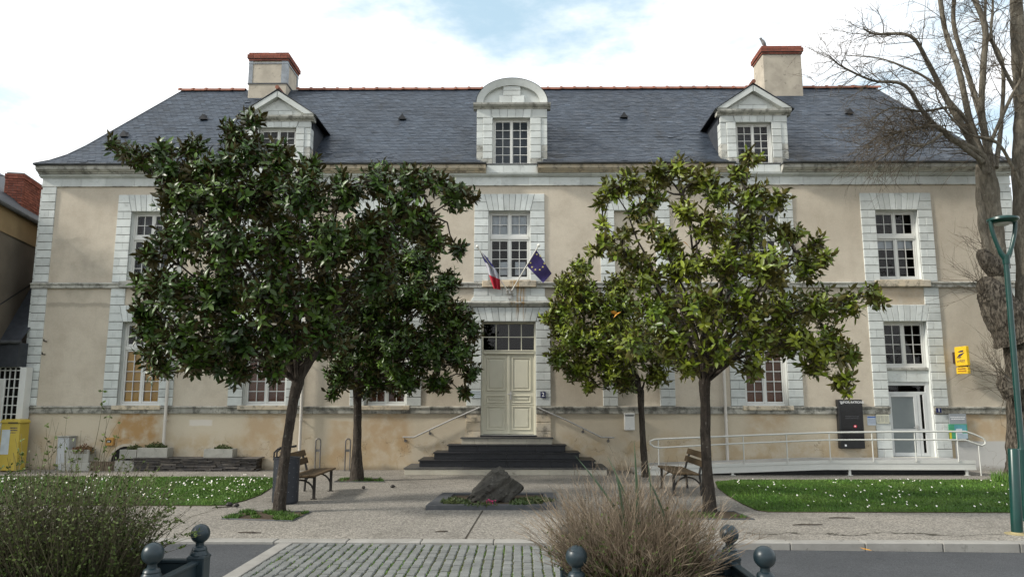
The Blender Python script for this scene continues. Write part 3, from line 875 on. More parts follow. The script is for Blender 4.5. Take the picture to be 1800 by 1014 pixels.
# slates: real overlapping pieces on the front slope and both hips
sl_ = MB(); sl_.vc = []
EXPO, SW = 0.112, 0.19
nc = int(LT / EXPO)
for j in range(nc + 1):
    s0 = j * EXPO; s1 = min(LT, s0 + EXPO * 1.55)
    if s0 >= LT - .03: break
    y0, z0 = prof_at(s0); y1, z1 = prof_at(s1)
    tl = math.hypot(y1 - y0, z1 - z0)
    ny, nz_ = -(z1 - z0) / tl, (y1 - y0) / tl
    l, r = hipx(y0); l1, r1 = hipx(y1)
    x = l - SW * (0.5 if j % 2 else 0)
    while x < r:
        xa, xb = max(x, l), min(x + SW - .006, r)
        x += SW
        if xb - xa < .03: continue
        xm = (xa + xb) / 2
        if z0 < 10.0 and any(d[0] + .06 < xm < d[1] - .06 for d in DORM): continue
        up = 0.013 + rnd.uniform(-.003, .005)
        if rnd.random() < .004: up += .015
        yb_, zb_ = y0 + ny * up, z0 + nz_ * up
        yt, zt = y1 + ny * .003, z1 + nz_ * .003
        dz = rnd.uniform(-.008, .004)
        ta, tb = min(max(xa, l1), r1), min(max(xb, l1), r1)
        yl, zl_ = yb_ + (y0 - y1) / tl * -dz, zb_ + (z0 - z1) / tl * -dz
        sl_.add([(xa, yl, zl_), (xb, yl, zl_), (tb, yt, zt), (ta, yt, zt), (xa, yl - ny * .009, zl_ - nz_ * .009), (xb, yl - ny * .009, zl_ - nz_ * .009)],
                [(0, 1, 2, 3), (4, 5, 1, 0)])
        tv = rnd.gauss(1.0, 0.12)
        if rnd.random() < .03: tv *= rnd.choice((.6, 1.5))
        sl_.vc += [max(.4, tv)] * 6
for side in (0, 1):
    for j in range(0, nc, 1):
        s0 = j * EXPO; s1 = min(LT, s0 + EXPO * 1.5)
        y0, z0 = prof_at(s0); y1, z1 = prof_at(s1)
        x0 = hipx(y0)[side]; x1 = hipx(y1)[side]
        yy = y0 + (.1 if j % 2 else 0)
        sg = -1 if side == 0 else 1
        while yy < DEP - y0:
            a, b = yy, min(yy + SW - .004, DEP - y0); yy += SW
            if b - a < .03: continue
            ta, tb = min(max(a, y1), DEP - y1), min(max(b, y1), DEP - y1)
            vv = [(x0 + sg * .015, a, z0 + .008), (x0 + sg * .015, b, z0 + .008), (x1 + sg * .003, tb, z1 + .003), (x1 + sg * .003, ta, z1 + .003)]
            sl_.add(vv if side else vv[::-1], [(0, 1, 2, 3)])
            sl_.vc += [rnd.gauss(1, .13)] * 4
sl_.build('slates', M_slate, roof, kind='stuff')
# hip flashing strips
for side in (0, 1):
    pts = [(hipx(y)[side], y, z + .015) for (y, z) in PROF]
    mm = MB(); mm.tube(pts, .018, 6); mm.build('hip_flashing', M_zinc_dark, roof)
# ridge tiles
x = RXL - .1
CHL = (-9.0, -7.68); CHR = (8.66, 9.98)
while x < RXR + .05:
    l = 0.46
    if not any(c[0] - .12 < x + l / 2 < c[1] + .12 for c in (CHL, CHR)):
        mm = MB(); pr = []
        zj = rnd.uniform(-.006, .008)
        for k in range(7):
            a = math.pi * k / 6
            pr.append((4.0 - math.cos(a) * .13, 12.53 + math.sin(a) * .115 + zj))
        n = 7
        vs = [(x, y, z) for (y, z) in pr] + [(x + l + .02, y, z - .004) for (y, z) in pr]
        mm.add(vs, [(i, n + i, n + i + 1, i + 1) for i in range(n - 1)])
        pr2 = [(4.0 - math.cos(math.pi * k / 6) * .15, 12.53 + math.sin(math.pi * k / 6) * .138 + zj) for k in range(7)]
        vs = [(x - .02, y, z) for (y, z) in pr2] + [(x + .05, y, z) for (y, z) in pr2]
        mm.add(vs, [(i, n + i, n + i + 1, i + 1) for i in range(n - 1)])
        vs = [(x + .05, y, z) for (y, z) in pr2] + [(x + .05, y, z) for (y, z) in pr]
        mm.add(vs, [(i, n + i, n + i + 1, i + 1) for i in range(n - 1)])
        vs = [(x - .02, y, z) for (y, z) in pr2] + [(x - .02, y, z) for (y, z) in pr]
        mm.add(vs, [(i + 1, n + i + 1, n + i, i) for i in range(n - 1)])
        mm.build('ridge_tile', M_terracotta, roof, smooth=50)
    x += l
# small triangular roof vents
for (px, py) in ((359, 210), (708, 210), (1096, 207), (1491, 200), (220, 240)):
    best = None
    for k in range(200):
        yy = k * .02; p = F(px, py, yy); d = abs(p.z - prof_at(0)[1]) if yy < 0 else abs(roof_y(min(max(p.z, 8.48), 12.57)) - yy)
        if best is None or d < best[0]: best = (d, p)
    p = best[1]; a = .13
    mm = MB()
    f = [(p.x - a, p.y - .16, p.z - .05), (p.x + a, p.y - .16, p.z - .05), (p.x, p.y - .14, p.z + .14), (p.x, p.y + .22, p.z + .20), (p.x - a, p.y + .05, p.z + .02), (p.x + a, p.y + .05, p.z + .02)]
    mm.add(f, [(0, 2, 3, 4), (1, 5, 3, 2), (0, 1, 2)]); mm.build('roof_vent', M_black, roof)

# ---- chimneys
def chimney(c, yf, yb, z0, zt, left):
    ch = thing('chimney', None, None); ch.parent = TH
    mm = MB(); mm.cbox(c[0], c[1], yf, yb, z0, zt, .02); mm.build('stack', M_chim, ch)
    if left:
        for (x0, x1) in ((c[0] - .012, c[0] + .13), (c[1] - .20, c[1] + .012)):
            mm = MB(); mm.box(x0, x1, yf - .012, yf + .15, z0 + 1.02, zt - .0); mm.build('corner_cladding', M_zinc, ch)
        mm = MB(); mm.box(c[1] - .15, c[1] + .014, yb - .16, yb + .012, z0 + 1.02, zt); mm.build('corner_cladding', M_zinc, ch)
        mm = MB(); mm.box(c[0] - .025, c[1] + .025, yf - .025, yb + .025, z0 + .98, z0 + 1.02); mm.build('iron_band', M_zinc_dark, ch)
        mm = MB(); mm.box(c[0] - .02, c[1] + .02, yf - .02, yb + .02, zt - .10, zt - .06); mm.build('iron_band', M_zinc, ch)
    # oversailing brick courses
    for k in range(4):
        e = (.03, .07, .07, .03)[k]; za = zt + k * .076
        x = c[0] - e
        while x < c[1] + e - .03:
            l = min(.23, c[1] + e - x)
            if left and k == 3 and c[0] + .62 < x + l / 2 < c[0] + .8: x += .232; continue
            mm = MB(); mm.cbox(x + .003, x + l - .003, yf - e, yf - e + .11, za + .004, za + .073, .006); mm.build('brick', M_brick, ch); x += .232
        side = c[1] + e if left else c[0] - e
        y = yf - e + .113
        while y < yb + e - .03:
            l = min(.23, yb + e - y); xa, xb = (side - .11, side) if left else (side, side + .11)
            mm = MB(); mm.cbox(xa, xb, y + .003, y + l - .003, za + .004, za + .073, .006); mm.build('brick', M_brick, ch); y += .232
        mm = MB(); mm.box(c[0] - e + .01, c[1] + e - .01, yf - e + .01, yb + e - .01, za, za + .07); mm.build('cap_course', M_joint if k < 3 else M_terracotta, ch)
    mm = MB(); mm.box(c[0] - .05, c[1] + .05, yf - .06, yb + .05, z0 - .05 + 0, z0 + .0); 
    return ch
chimney(CHL, 3.5, 4.7, 11.6, 13.42, True)
chimney(CHR, 3.5, 4.5, 11.6, 13.58, False)

# ================================================================== windows
def casement(parent, x0, x1, z0, z1, y, nx, nz_, fw=0.045, bw=0.018, panes=True, joined=None, mat=None, only=None):
    mm = MB(); mat = mat or M_frame
    mm.cbox(x0, x0 + fw, y - .02, y + .03, z0, z1, .005); mm.cbox(x1 - fw, x1, y - .02, y + .03, z0, z1, .005)
    mm.cbox(x0 + fw, x1 - fw, y - .019, y + .029, z0, z0 + fw * 1.25, .005); mm.cbox(x0 + fw, x1 - fw, y - .019, y + .029, z1 - fw, z1, .005)
    ax0, ax1, az0, az1 = x0 + fw, x1 - fw, z0 + fw * 1.25, z1 - fw
    w = (ax1 - ax0) / nx; h = (az1 - az0) / nz_
    for i in range(1, nx): mm.box(ax0 + i * w - bw / 2, ax0 + i * w + bw / 2, y - .012, y + .02, az0, az1)
    for j in range(1, nz_): mm.box(ax0, ax1, y - .0135, y + .0185, az0 + j * h - bw / 2, az0 + j * h + bw / 2)
    mm.build('casement', mat, parent)
    for i in range(nx):
        for j in range(nz_):
            q = (ax0 + i * w + (bw / 2 if i else 0), ax0 + (i + 1) * w - (bw / 2 if i < nx - 1 else 0), y + .004, y + .008, az0 + j * h + (bw / 2 if j else 0), az0 + (j + 1) * h - (bw / 2 if j < nz_ - 1 else 0))
            if joined is not None: joined.quad((q[0], q[2], q[4]), (q[1], q[2], q[4]), (q[1], q[2], q[5]), (q[0], q[2], q[5]))
            else:
                pm = MB(); pm.quad((q[0], q[2], q[4]), (q[1], q[2], q[4]), (q[1], q[2], q[5]), (q[0], q[2], q[5])); pm.build('pane', M_glass, parent)
def window(b, z0, z1, ztr, rows_top, rows_low, joined=False, y=REV - 0.06):
    x0, x1 = b
    fr = MB(); f = .05
    fr.cbox(x0 - .01, x0 + f, y - .03, y + .05, z0, z1, .006); fr.cbox(x1 - f, x1 + .01, y - .03, y + .05, z0, z1, .006)
    fr.cbox(x0 + f, x1 - f, y - .03, y + .05, z1 - f, z1 + .01, .006); fr.cbox(x0 + f, x1 - f, y - .05, y + .05, z0 - .01, z0 + f, .008)
    if ztr: fr.cbox(x0 + f, x1 - f, y - .05, y + .05, ztr - .05, ztr + .05, .01)
    o = fr.build('window', M_frame, TH)
    xm = (x0 + x1) / 2
    jm = MB() if joined else None
    parts_ = [(z0 + f, (ztr - .05) if ztr else z1 - f, rows_low)]
    if ztr: parts_.append((ztr + .05, z1 - f, rows_top))
    for (a, c, r) in parts_:
        if not r: continue
        casement(o, x0 + f + .003, xm - .012, a + .003, c - .003, y, 2, r, joined=jm)
        casement(o, xm + .012, x1 - f - .003, a + .003, c - .003, y, 2, r, joined=jm)
        bm_ = MB(); bm_.cbox(xm - .028, xm + .028, y - .034, y + .02, a, c, .008); bm_.build('mullion', M_frame, o)
    if jm: 
        g = jm.build('panes', M_glass, o, kind='stuff')
    return o
def backing_panel(o, name, x0, x1, z0, z1, y, mat, fold=0):
    mm = MB()
    if fold:
        n = int((x1 - x0) / .03)
        for i in range(n):
            a = x0 + (x1 - x0) * i / n; c = x0 + (x1 - x0) * (i + 1) / n
            ya = y + .015 * math.sin(i * 1.3); yc = y + .015 * math.sin((i + 1) * 1.3)
            mm.quad((a, ya, z0), (c, yc, z0), (c, yc, z1), (a, ya, z1))
    else: mm.box(x0, x1, y, y + .02, z0, z1)
    return mm.build(name, mat, o)
YW = REV - .06
for b in (B1, B2, B3, B6, B7, BU):
    o = window(b, ZUP0, ZUP1, 6.43, 2, 4, joined=(b in (B2, B3)))
    if b is BU:
        backing_panel(o, 'curtain', b[0] + .05, b[1] - .05, 6.5, 7.12, YW + .06, M_curtain, 1)
        xm = (b[0] + b[1]) / 2
        for (a, c) in ((b[0] + .30, xm - .06), (xm + .16, b[1] - .14)):
            backing_panel(o, 'white_sheet', a, c, 5.38, 5.75, YW + .07, M_paper)
    elif b is B7: backing_panel(o, 'blind', b[0] + .05, b[1] - .05, 6.12, 6.38, YW + .06, M_curtain)
    elif b is B1: backing_panel(o, 'curtain', b[0] + .05, b[1] - .05, 5.25, 7.12, YW + .35, simple('grey_net_curtain', (0.15, 0.16, 0.17), (0.11, 0.12, 0.13), 4, .9, .1), 1)
for b in (B1, B2, B3, B6):
    o = window(b, ZLO0, ZLO1, 3.30, 2, 5, joined=False)
    backing_panel(o, 'inner_shutter', b[0] + .04, b[1] - .04, ZLO0 + .03, 3.27, YW + .05, M_shut_or if b is B1 else M_shut_br)
# bay 7 ground floor: window above, stone apron, glazed aluminium door below
o = window(B7, 2.76, ZLO1, None, 0, 4)
mm = MB(); mm.cbox(B7[0] + .0, B7[1] - .0, .06, .22, 2.68, 2.755, .01); mm.build('sill', M_stone_dirty, TH)
for i in range(2):
    w = (B7[1] - B7[0]) / 2
    mm = MB(); mm.stone(B7[0] + i * w + .003, B7[0] + (i + 1) * w - .003, 2.36, 2.676, .10, .3, .006); mm.build('apron_stone', M_stone, TH)
gd = MB(); a, c = B7[0], B7[1]; yd = .16
M_alu = paint('white_aluminium', (0.60, 0.61, 0.60), .35, .1)
gd.cbox(a, a + .06, yd - .03, yd + .05, .36, 2.355, .006); gd.cbox(c - .11, c, yd - .03, yd + .05, .36, 2.355, .006)
gd.cbox(a + .06, c - .11, yd - .03, yd + .05, 2.27, 2.355, .006); gd.cbox(a + .06, c - .11, yd - .03, yd + .05, 2.02, 2.10, .006)
gdo = gd.build('glazed_door', M_alu, TH)
mm = MB(); mm.quad((a + .06, yd + .01, 2.10), (c - .11, yd + .01, 2.10), (c - .11, yd + .01, 2.27), (a + .06, yd + .01, 2.27)); mm.build('pane', M_glass, gdo)
xs_ = a + .06; xe = c - .36
mm = MB()
mm.cbox(xs_, xs_ + .07, yd - .04, yd + .02, .37, 2.02, .005); mm.cbox(xe - .09, xe, yd - .04, yd + .02, .37, 2.02, .005)
mm.cbox(xs_ + .07, xe - .09, yd - .04, yd + .02, .37, .47, .005); mm.cbox(xs_ + .07, xe - .09, yd - .04, yd + .02, 1.96, 2.02, .005); mm.cbox(xs_ + .07, xe - .09, yd - .035, yd + .015, 1.05, 1.10, .004)
mm.build('door_leaf', M_alu, gdo)
mm = MB(); mm.box(xs_ + .07, xe - .09, yd - .01, yd - .004, 1.10, 1.96); mm.build('frosted_pane', M_frost, gdo)
mm = MB(); mm.box(xs_ + .07, xe - .09, yd - .01, yd - .004, .47, 1.05); mm.build('frosted_pane', M_frost, gdo)
mm = MB(); mm.cbox(xe + .003, xe + .09, yd - .035, yd + .02, .37, 2.02, .005); mm.cbox(xe + .17, c - .105, yd - .035, yd + .02, .37, 2.02, .005); mm.cbox(xe + .09, xe + .17, yd - .033, yd + .02, 1.05, 1.10, .003); mm.cbox(xe + .09, xe + .17, yd - .033, yd + .02, .37, .46, .003)
mm.build('side_light_frame', M_alu, gdo)
for (zz0, zz1) in ((.46, 1.05), (1.10, 2.02)):
    mm = MB(); mm.quad((xe + .09, yd, zz0), (xe + .17, yd, zz0), (xe + .17, yd, zz1), (xe + .09, yd, zz1)); mm.build('pane', M_glass, gdo)
mm = MB(); mm.tube([(xe - .045, yd - .04, 1.14), (xe - .045, yd - .09, 1.14), (xe - .17, yd - .09, 1.14)], .011, 8); mm.box(xe - .07, xe - .02, yd - .05, yd - .04, 1.02, 1.2); mm.build('door_handle', M_steel, gdo)
mm = MB(); mm.cbox(B7[0] - .05, B7[1] + .05, -.10, .35, .22, .358, .01); mm.build('threshold', M_sill_stone, TH)

# ---- main door
dr = MB(); a, c = BD; yd = .18
dr.cbox(a, a + .05, yd - .04, yd + .06, .93, 4.02, .006); dr.cbox(c - .05, c, yd - .04, yd + .06, .93, 4.02, .006)
dr.cbox(a + .05, c - .05, yd - .04, yd + .06, 3.97, 4.02, .006); dr.cbox(a + .05, c - .05, yd - .06, yd + .06, 3.13, 3.24, .012); dr.cbox(a + .05, c - .05, yd - .075, yd + .05, 3.21, 3.235, .005)
door = dr.build('main_door', M_cream, TH)
za, zb = 3.24, 3.97; aw = (c - a - .10) / 4; ah = (zb - za) / 2
mm = MB()
for i in range(1, 4): mm.box(a + .05 + i * aw - .012, a + .05 + i * aw + .012, yd - .012, yd + .02, za, zb)
mm.box(a + .05, c - .05, yd - .0135, yd + .0185, za + ah - .012, za + ah + .012)
mm.build('transom_bars', M_cream, door)
for i in range(4):
    for j in range(2):
        pm = MB(); p_, q_, r_, s_ = a + .05 + i * aw + .01, a + .05 + (i + 1) * aw - .01, za + j * ah + .01, za + (j + 1) * ah - .01; pm.quad((p_, yd + .003, r_), (q_, yd + .003, r_), (q_, yd + .003, s_), (p_, yd + .003, s_)); pm.build('pane', M_glass, door)
xm = (a + c) / 2
def panel(mm, x0, x1, z0, z1, y):
    # moulded panel: raised frame bead and fielded centre
    b = .028
    for (p, q, r, s) in ((x0, x1, z0, z0 + b), (x0, x1, z1 - b, z1)): mm.cbox(p, q, y - .022, y + .01, r, s, .008)
    for (p, q) in ((x0, x0 + b), (x1 - b, x1)): mm.cbox(p, q, y - .0205, y + .01, z0 + b * .9, z1 - b * .9, .008)
    d = .075
    mm.prism([(x0 + d, z0 + d), (x1 - d, z0 + d), (x1 - d, z1 - d), (x0 + d, z1 - d)], y - .012, y + .005, .010)
for s, (p, q) in enumerate(((a + .052, xm - .003), (xm + .003, c - .052))):
    mm = MB(); mm.box(p, q, yd, yd + .045, .945, 3.125)
    panel(mm, p + .09, q - .09, 2.02 + .1, 3.04, yd); panel(mm, p + .09, q - .09, 1.88 - .09, 2.0, yd); panel(mm, p + .09, q - .09, 1.06, 1.70, yd)
    mm.cbox(p + .004, q - .004, yd - .012, yd + .01, 1.735, 1.765, .004)
    mm.build('door_leaf', M_cream, door)
mm = MB(); mm.cbox(xm - .035, xm + .035, yd - .03, yd + .01, .95, 3.12, .01); mm.build('door_astragal', M_cream, door)
mm = MB(); mm.tube([(xm + .055, yd, 2.03), (xm + .055, yd - .06, 2.03), (xm - .04, yd - .06, 2.03)], .012, 8); mm.box(xm + .035, xm + .075, yd - .03, yd, 1.88, 2.10); mm.build('door_handle', M_steel, door)
mm = MB(); mm.cbox(a - .015, c + .015, -.08, .25, .89, .928, .008); mm.build('threshold', M_blackstone, TH)

# ================================================================== dormers
def dormer(D, open_, z_open_top, z_ent, apex, arched):
    x0, x1 = D; oa, ob = open_; cx = (x0 + x1) / 2
    d = thing('dormer', None, None); d.parent = TH
    zb = 8.252; ztop = z_ent; yf = -0.045
    # front slab in pieces round the opening
    mm = MB(); back = .18
    mm.box(x0 + .02, oa, yf + .015, back, zb + .2, ztop); mm.box(ob, x1 - .02, yf + .015, back, zb + .2, ztop); mm.box(oa, ob, yf + .015, back, z_open_top, ztop)
    mm.box(x0 + .26, x1 - .26, -.13, back, zb, 8.50)
    mm.build('dormer_front', M_stone, d)
    # stones on the jambs
    n = max(6, round((z_open_top - 8.5) / .205)); h = (z_open_top - 8.5) / n
    for i in range(n):
        za_, zb_ = 8.5 + i * h + .005, 8.5 + (i + 1) * h - .005
        for (p, q) in ((x0 + .18, oa), (ob, x1 - .18)):
            s_ = MB(); s_.stone(p, q, za_, zb_, yf - .02, .02, .010); s_.build('jamb_stone', M_stone if i else M_stone_dirty, d)
        for (p, q) in ((x0, x0 + .174), (x1 - .174, x1)):
            s_ = MB(); s_.stone(p, q, za_ + .002, zb_ - .002, yf + .005, .25, .006); s_.build('pilaster_stone', M_stone_dirty if i < 3 else M_stone, d)
    nh = 5; w = (ob - oa)
    for i in range(nh):
        p = [(oa + w * i / nh + .003, z_open_top + .003), (oa + w * (i + 1) / nh - .003, z_open_top + .003), (oa - .05 + (w + .1) * (i + 1) / nh - .003, ztop), (oa - .05 + (w + .1) * i / nh + .003, ztop)]
        s_ = MB(); s_.prism(p, yf - .018, .02, .008); s_.build('lintel_stone', M_stone, d)
    for (p, q) in ((x0, oa - .055), (ob + .055, x1)):
        s_ = MB(); s_.stone(p, q, z_open_top + .004, ztop, yf - .015, .02, .008); s_.build('lintel_stone', M_stone, d)
    for i in range(3):
        w3 = (x1 - x0 - .60) / 3
        s_ = MB(); s_.stone(x0 + .30 + i * w3 + .003, x0 + .30 + (i + 1) * w3 - .003, 8.262, 8.475, -.145, -.12, .006); s_.build('apron_stone', M_stone, d)
    s_ = MB(); s_.cbox(x0 + .27, x1 - .27, -.16, .1, 8.50, 8.525, .006); s_.build('lead_sill', M_zinc_dark, d)
    # entablature
    e = .10
    s_ = MB(); moulding(s_, [(0.1, ztop), (-.07, ztop), (-.09, ztop + .035), (-.15, ztop + .06), (-.19, ztop + .10), (-.20, ztop + .15), (.1, ztop + .16)], x0 - e, x1 + e)
    s_.build('entablature', M_stone_dirty, d)
    zt = ztop + .16
    if arched:
        R = (x1 - x0) / 2 + .01; hgt = apex - zt
        def arc(r, hh, n=22): return [(cx - r * math.cos(math.pi * k / n), zt + hh * math.sin(math.pi * k / n)) for k in range(n + 1)]
        outer = arc(R, hgt); inner = arc(R - .19, hgt - .19)
        s_ = MB()
        for k in range(len(outer) - 1):
            A, B_, C_, D_ = outer[k], outer[k + 1], inner[k + 1], inner[k]
            s_.add([(A[0], -.19, A[1]), (B_[0], -.19, B_[1]), (C_[0], -.13, C_[1]), (D_[0], -.13, D_[1]), (A[0], .15, A[1]), (B_[0], .15, B_[1]), (C_[0], .0, C_[1]), (D_[0], .0, D_[1])],
                   [(3, 2, 1, 0), (0, 1, 5, 4), (2, 3, 7, 6)])
        s_.build('arch_moulding', M_stone, d, smooth=40)
        inn = inner
        s_ = MB(); s_.prism(inn[::-1] if False else [(p[0], p[1]) for p in reversed(inn)], -.02, .12); s_.build('tympanum', M_stone, d)
        # raised centre panel with its blocks
        for (p, q, r, s) in ((-.36, .36, 0.01, .235), (-.25, .25, .24, .39), (-.25, .25, .395, .53)):
            zz1 = min(zt + s, apex - .20)
            for (g, hh) in (((p, (p + q) / 2 - .003), ((p + q) / 2 + .003, q)) if r < .1 else ((p, q),)):
                b_ = MB(); b_.stone(cx + g, cx + hh, zt + r + .004, zz1, -.10, 0, .008); b_.build('tympanum_block', M_stone, d)
        s_ = MB()     # curved lead roof running back to the slates
        o2 = arc(R + .015, hgt + .012); yb_ = 2.4
        for k in range(len(o2) - 1):
            A, B_ = o2[k], o2[k + 1]
            s_.quad((A[0], -.20, A[1]), (B_[0], -.20, B_[1]), (B_[0], yb_, B_[1]), (A[0], yb_, A[1]))
        s_.build('dormer_roof', M_zinc_dark, d, smooth=60)
    else:
        ex0, ex1 = x0 - .13, x1 + .13
        hgt = apex - zt
        # raking mouldings
        for sgn in (-1, 1):
            ex = cx + sgn * (ex1 - ex0) / 2
            L_ = math.hypot(ex - cx, hgt); nx_, nz_ = -hgt / L_ * -1 * sgn, (abs(ex - cx)) / L_
            th = .155
            p = [(ex, zt), (cx, apex), (cx, apex - th * L_ / abs(ex - cx)), (ex - sgn * th * L_ / hgt, zt)]
            if sgn > 0: p = p[::1]
            pp = p if sgn < 0 else p
            # orientation: counter-clockwise seen from the front
            area = sum(pp[i][0] * pp[(i + 1) % 4][1] - pp[(i + 1) % 4][0] * pp[i][1] for i in range(4))
            if area < 0: pp = pp[::-1]
            s_ = MB(); s_.prism(pp, -.20, .12, .03); s_.build('raking_moulding', M_stone, d)
        s_ = MB(); s_.prism([(ex0 + .25, zt), (ex1 - .25, zt), (cx, apex - .2)], -.03, .12); s_.build('tympanum', M_stone, d)
        for (g, hh) in ((-.42, -.004), (.004, .42)):
            b_ = MB(); b_.stone(cx + g, cx + hh, zt + .004, zt + .17, -.055, 0, .006); b_.build('tympanum_block', M_stone, d)
        b_ = MB(); b_.prism([(cx - .40, zt + .178), (cx + .40, zt + .178), (cx, apex - .23)], -.052, 0, .006); b_.build('tympanum_block', M_stone, d)
        # slate roof of the dormer, oversailing a little
        s_ = MB(); t_ = .022; yb_ = roof_y(apex) + .15
        for sgn in (-1, 1):
            ex = cx + sgn * ((ex1 - ex0) / 2 + .045); zz = zt - .03
            yb2 = roof_y(zz) + .1
            A = (ex, -.215, zz); B_ = (cx, -.215, apex + .02); C_ = (cx, yb_, apex + .03); D_ = (ex, yb2, zz)
            up = Vector((0, 0, t_))
            vs = [Vector(v) for v in (A, B_, C_, D_)]; vs += [v + up for v in vs]
            s_.add(vs, [(4, 5, 6, 7), (3, 2, 1, 0), (0, 1, 5, 4), (3, 0, 4, 7)])
        s_.build('dormer_roof', M_slate_plain, d)
        s_ = MB(); s_.tube([(cx, -.26, apex + .07), (cx, yb_, apex + .07)], .06, 8); s_.build('ridge_cap', M_terracotta, d)
    # slate-hung cheeks
    for (xx, sg) in ((x0 + .02, -1), (x1 - .02, 1)):
        s_ = MB(); pts = [(xx, .05, 8.62)]
        for (yy, zz) in PROF[1:]:
            if zz < ztop + .15: pts.append((xx, yy + .02, zz))
        pts.append((xx, roof_y(ztop + .15), ztop + .15)); pts.append((xx, .05, ztop + .15))
        s_.add(pts, [tuple(range(len(pts)))]); s_.build('cheek', M_slate_plain, d)
    # window
    y = .10; f = .045; fr = MB()
    z0, z1 = 8.53, z_open_top
    fr.cbox(oa, oa + f, y - .03, y + .05, z0, z1, .005); fr.cbox(ob - f, ob, y - .03, y + .05, z0, z1, .005); fr.cbox(oa + f, ob - f, y - .03, y + .05, z1 - f, z1, .005); fr.cbox(oa + f, ob - f, y - .03, y + .05, z0, z0 + .03, .005)
    fr.build('window_frame', M_frame, d)
    xm = (oa + ob) / 2
    casement(d, oa + f + .002, xm - .004, z0 + .032, z1 - f - .002, y, 2, 5, .04); casement(d, xm + .004, ob - f - .002, z0 + .032, z1 - f - .002, y, 2, 5, .04)
    b_ = MB(); b_.cbox(xm - .022, xm + .022, y - .035, y + .01, z0 + .03, z1 - f, .006); b_.build('mullion', M_frame, d)
    lin = MB(); lin.quad((oa - .1, .6, 8.4), (ob + .1, .6, 8.4), (ob + .1, .6, z1 + .1), (oa - .1, .6, z1 + .1)); lin.build('inner_curtain', simple('dormer_curtain', (0.30, 0.26, 0.25) if cx < -3 else ((0.17, 0.18, 0.205) if cx < 3 else (0.09, 0.095, 0.11)), None, 4, .9, .1), d)
    return d
dormer(DL, (-7.22, -6.14), 9.66, 9.84, 10.74, False)
dormer(DC, (-0.455, 0.635), 9.93, 10.19, 11.08, True)
dormer(DR, (6.54, 7.57), 9.77, 9.97, 10.86, False)

# ---- downpipes
for (px, z0) in ((297, .42), (532, 0.05), (1272, 0.05)):
    x = Fx(px, 700)
    if px == 532: x = Fx(533, 700)
    mm = MB(); mm.tube([(x, -.30, 8.40), (x, -.20, 8.10), (x, -.135, 7.9), (x, -.135, z0)], .042, 10)
    for zz in (7.2, 5.6, 4.3, 2.9, 1.3): 
        if zz > z0: mm.tube([(x, -.135, zz), (x, -.135, zz + .04)], .052, 10); mm.box(x - .012, x + .012, -.1, .0, zz + .005, zz + .03)
    mm.build('downpipe', M_pipe, TH, smooth=40)
# cellar niche with a round head
mm = MB(); cx = Fx(222, 800); r = .40
arcp = [(cx + r * math.cos(math.pi * k / 14), .22 + r * math.sin(math.pi * k / 14)) for k in range(15)]
poly = [(cx - r, 0.0), (cx + r, 0.0)] + arcp
arco = [(cx + (r + .07) * math.cos(math.pi * k / 14), .22 + (r + .07) * math.sin(math.pi * k / 14)) for k in range(15)]
for k in range(14):
    A, B_, C_, D_ = arco[k], arco[k + 1], arcp[k + 1], arcp[k]
    mm.add([(A[0], -.03, A[1]), (B_[0], -.03, B_[1]), (C_[0], -.03, C_[1]), (D_[0], -.03, D_[1]), (A[0], .01, A[1]), (B_[0], .01, B_[1])], [(0, 1, 2, 3), (1, 0, 4, 5)])
mm.build('niche_surround', M_stone_tan, TH)
mm = MB(); mm.prism(poly, -.006, .01); mm.build('niche_back', M_darkroom, TH)
# wall irons on the left panel
for (px, py) in ((82, 600), (79, 623)):
    p = F(px, py); mm = MB(); mm.tube([(p.x, 0, p.z), (p.x, -.12, p.z), (p.x, -.13, p.z + .06)], .018, 6); mm.build('wall_iron', M_dark_iron, TH)
# ================================================================== text helper
def lettering(body, size, mat, parent, M, name='lettering', align='CENTER', extrude=0.0, bold=0.0):
    cu = bpy.data.curves.new('txt', 'FONT'); cu.body = body; cu.size = size; cu.align_x = align; cu.align_y = 'CENTER'; cu.extrude = extrude; cu.offset = bold
    cu.resolution_u = 3
    t = bpy.data.objects.new('txt', cu); COL.objects.link(t)
    dg = bpy.context.evaluated_depsgraph_get(); dg.update()
    me = bpy.data.meshes.new_from_object(t.evaluated_get(dg))
    bpy.data.objects.remove(t)
    me.transform(M); me.materials.clear(); me.materials.append(mat)
    return link_mesh(name, me, parent)
def face_front(x, y, z): return Matrix.Translation((x, y, z)) @ Matrix.Rotation(rad(90), 4, 'X')
def face_left(x, y, z): return Matrix.Translation((x, y, z)) @ Matrix.Rotation(rad(-90), 4, 'Z') @ Matrix.Rotation(rad(90), 4, 'X')
def dashes(m, x0, x1, z, y, h, r):       # a line of print too small to read
    x = x0
    while x < x1:
        w = r.uniform(.012, .04)
        m.box(x, min(x + w, x1), y - .001, y, z, z + h); x += w + .008
M_ink = simple('ink', (0.10, 0.11, 0.14), None, 9, .8, .2)
M_white_ink = simple('white_lettering', (0.8, 0.8, 0.8), (0.78, 0.78, 0.78), 9, .6, .2)

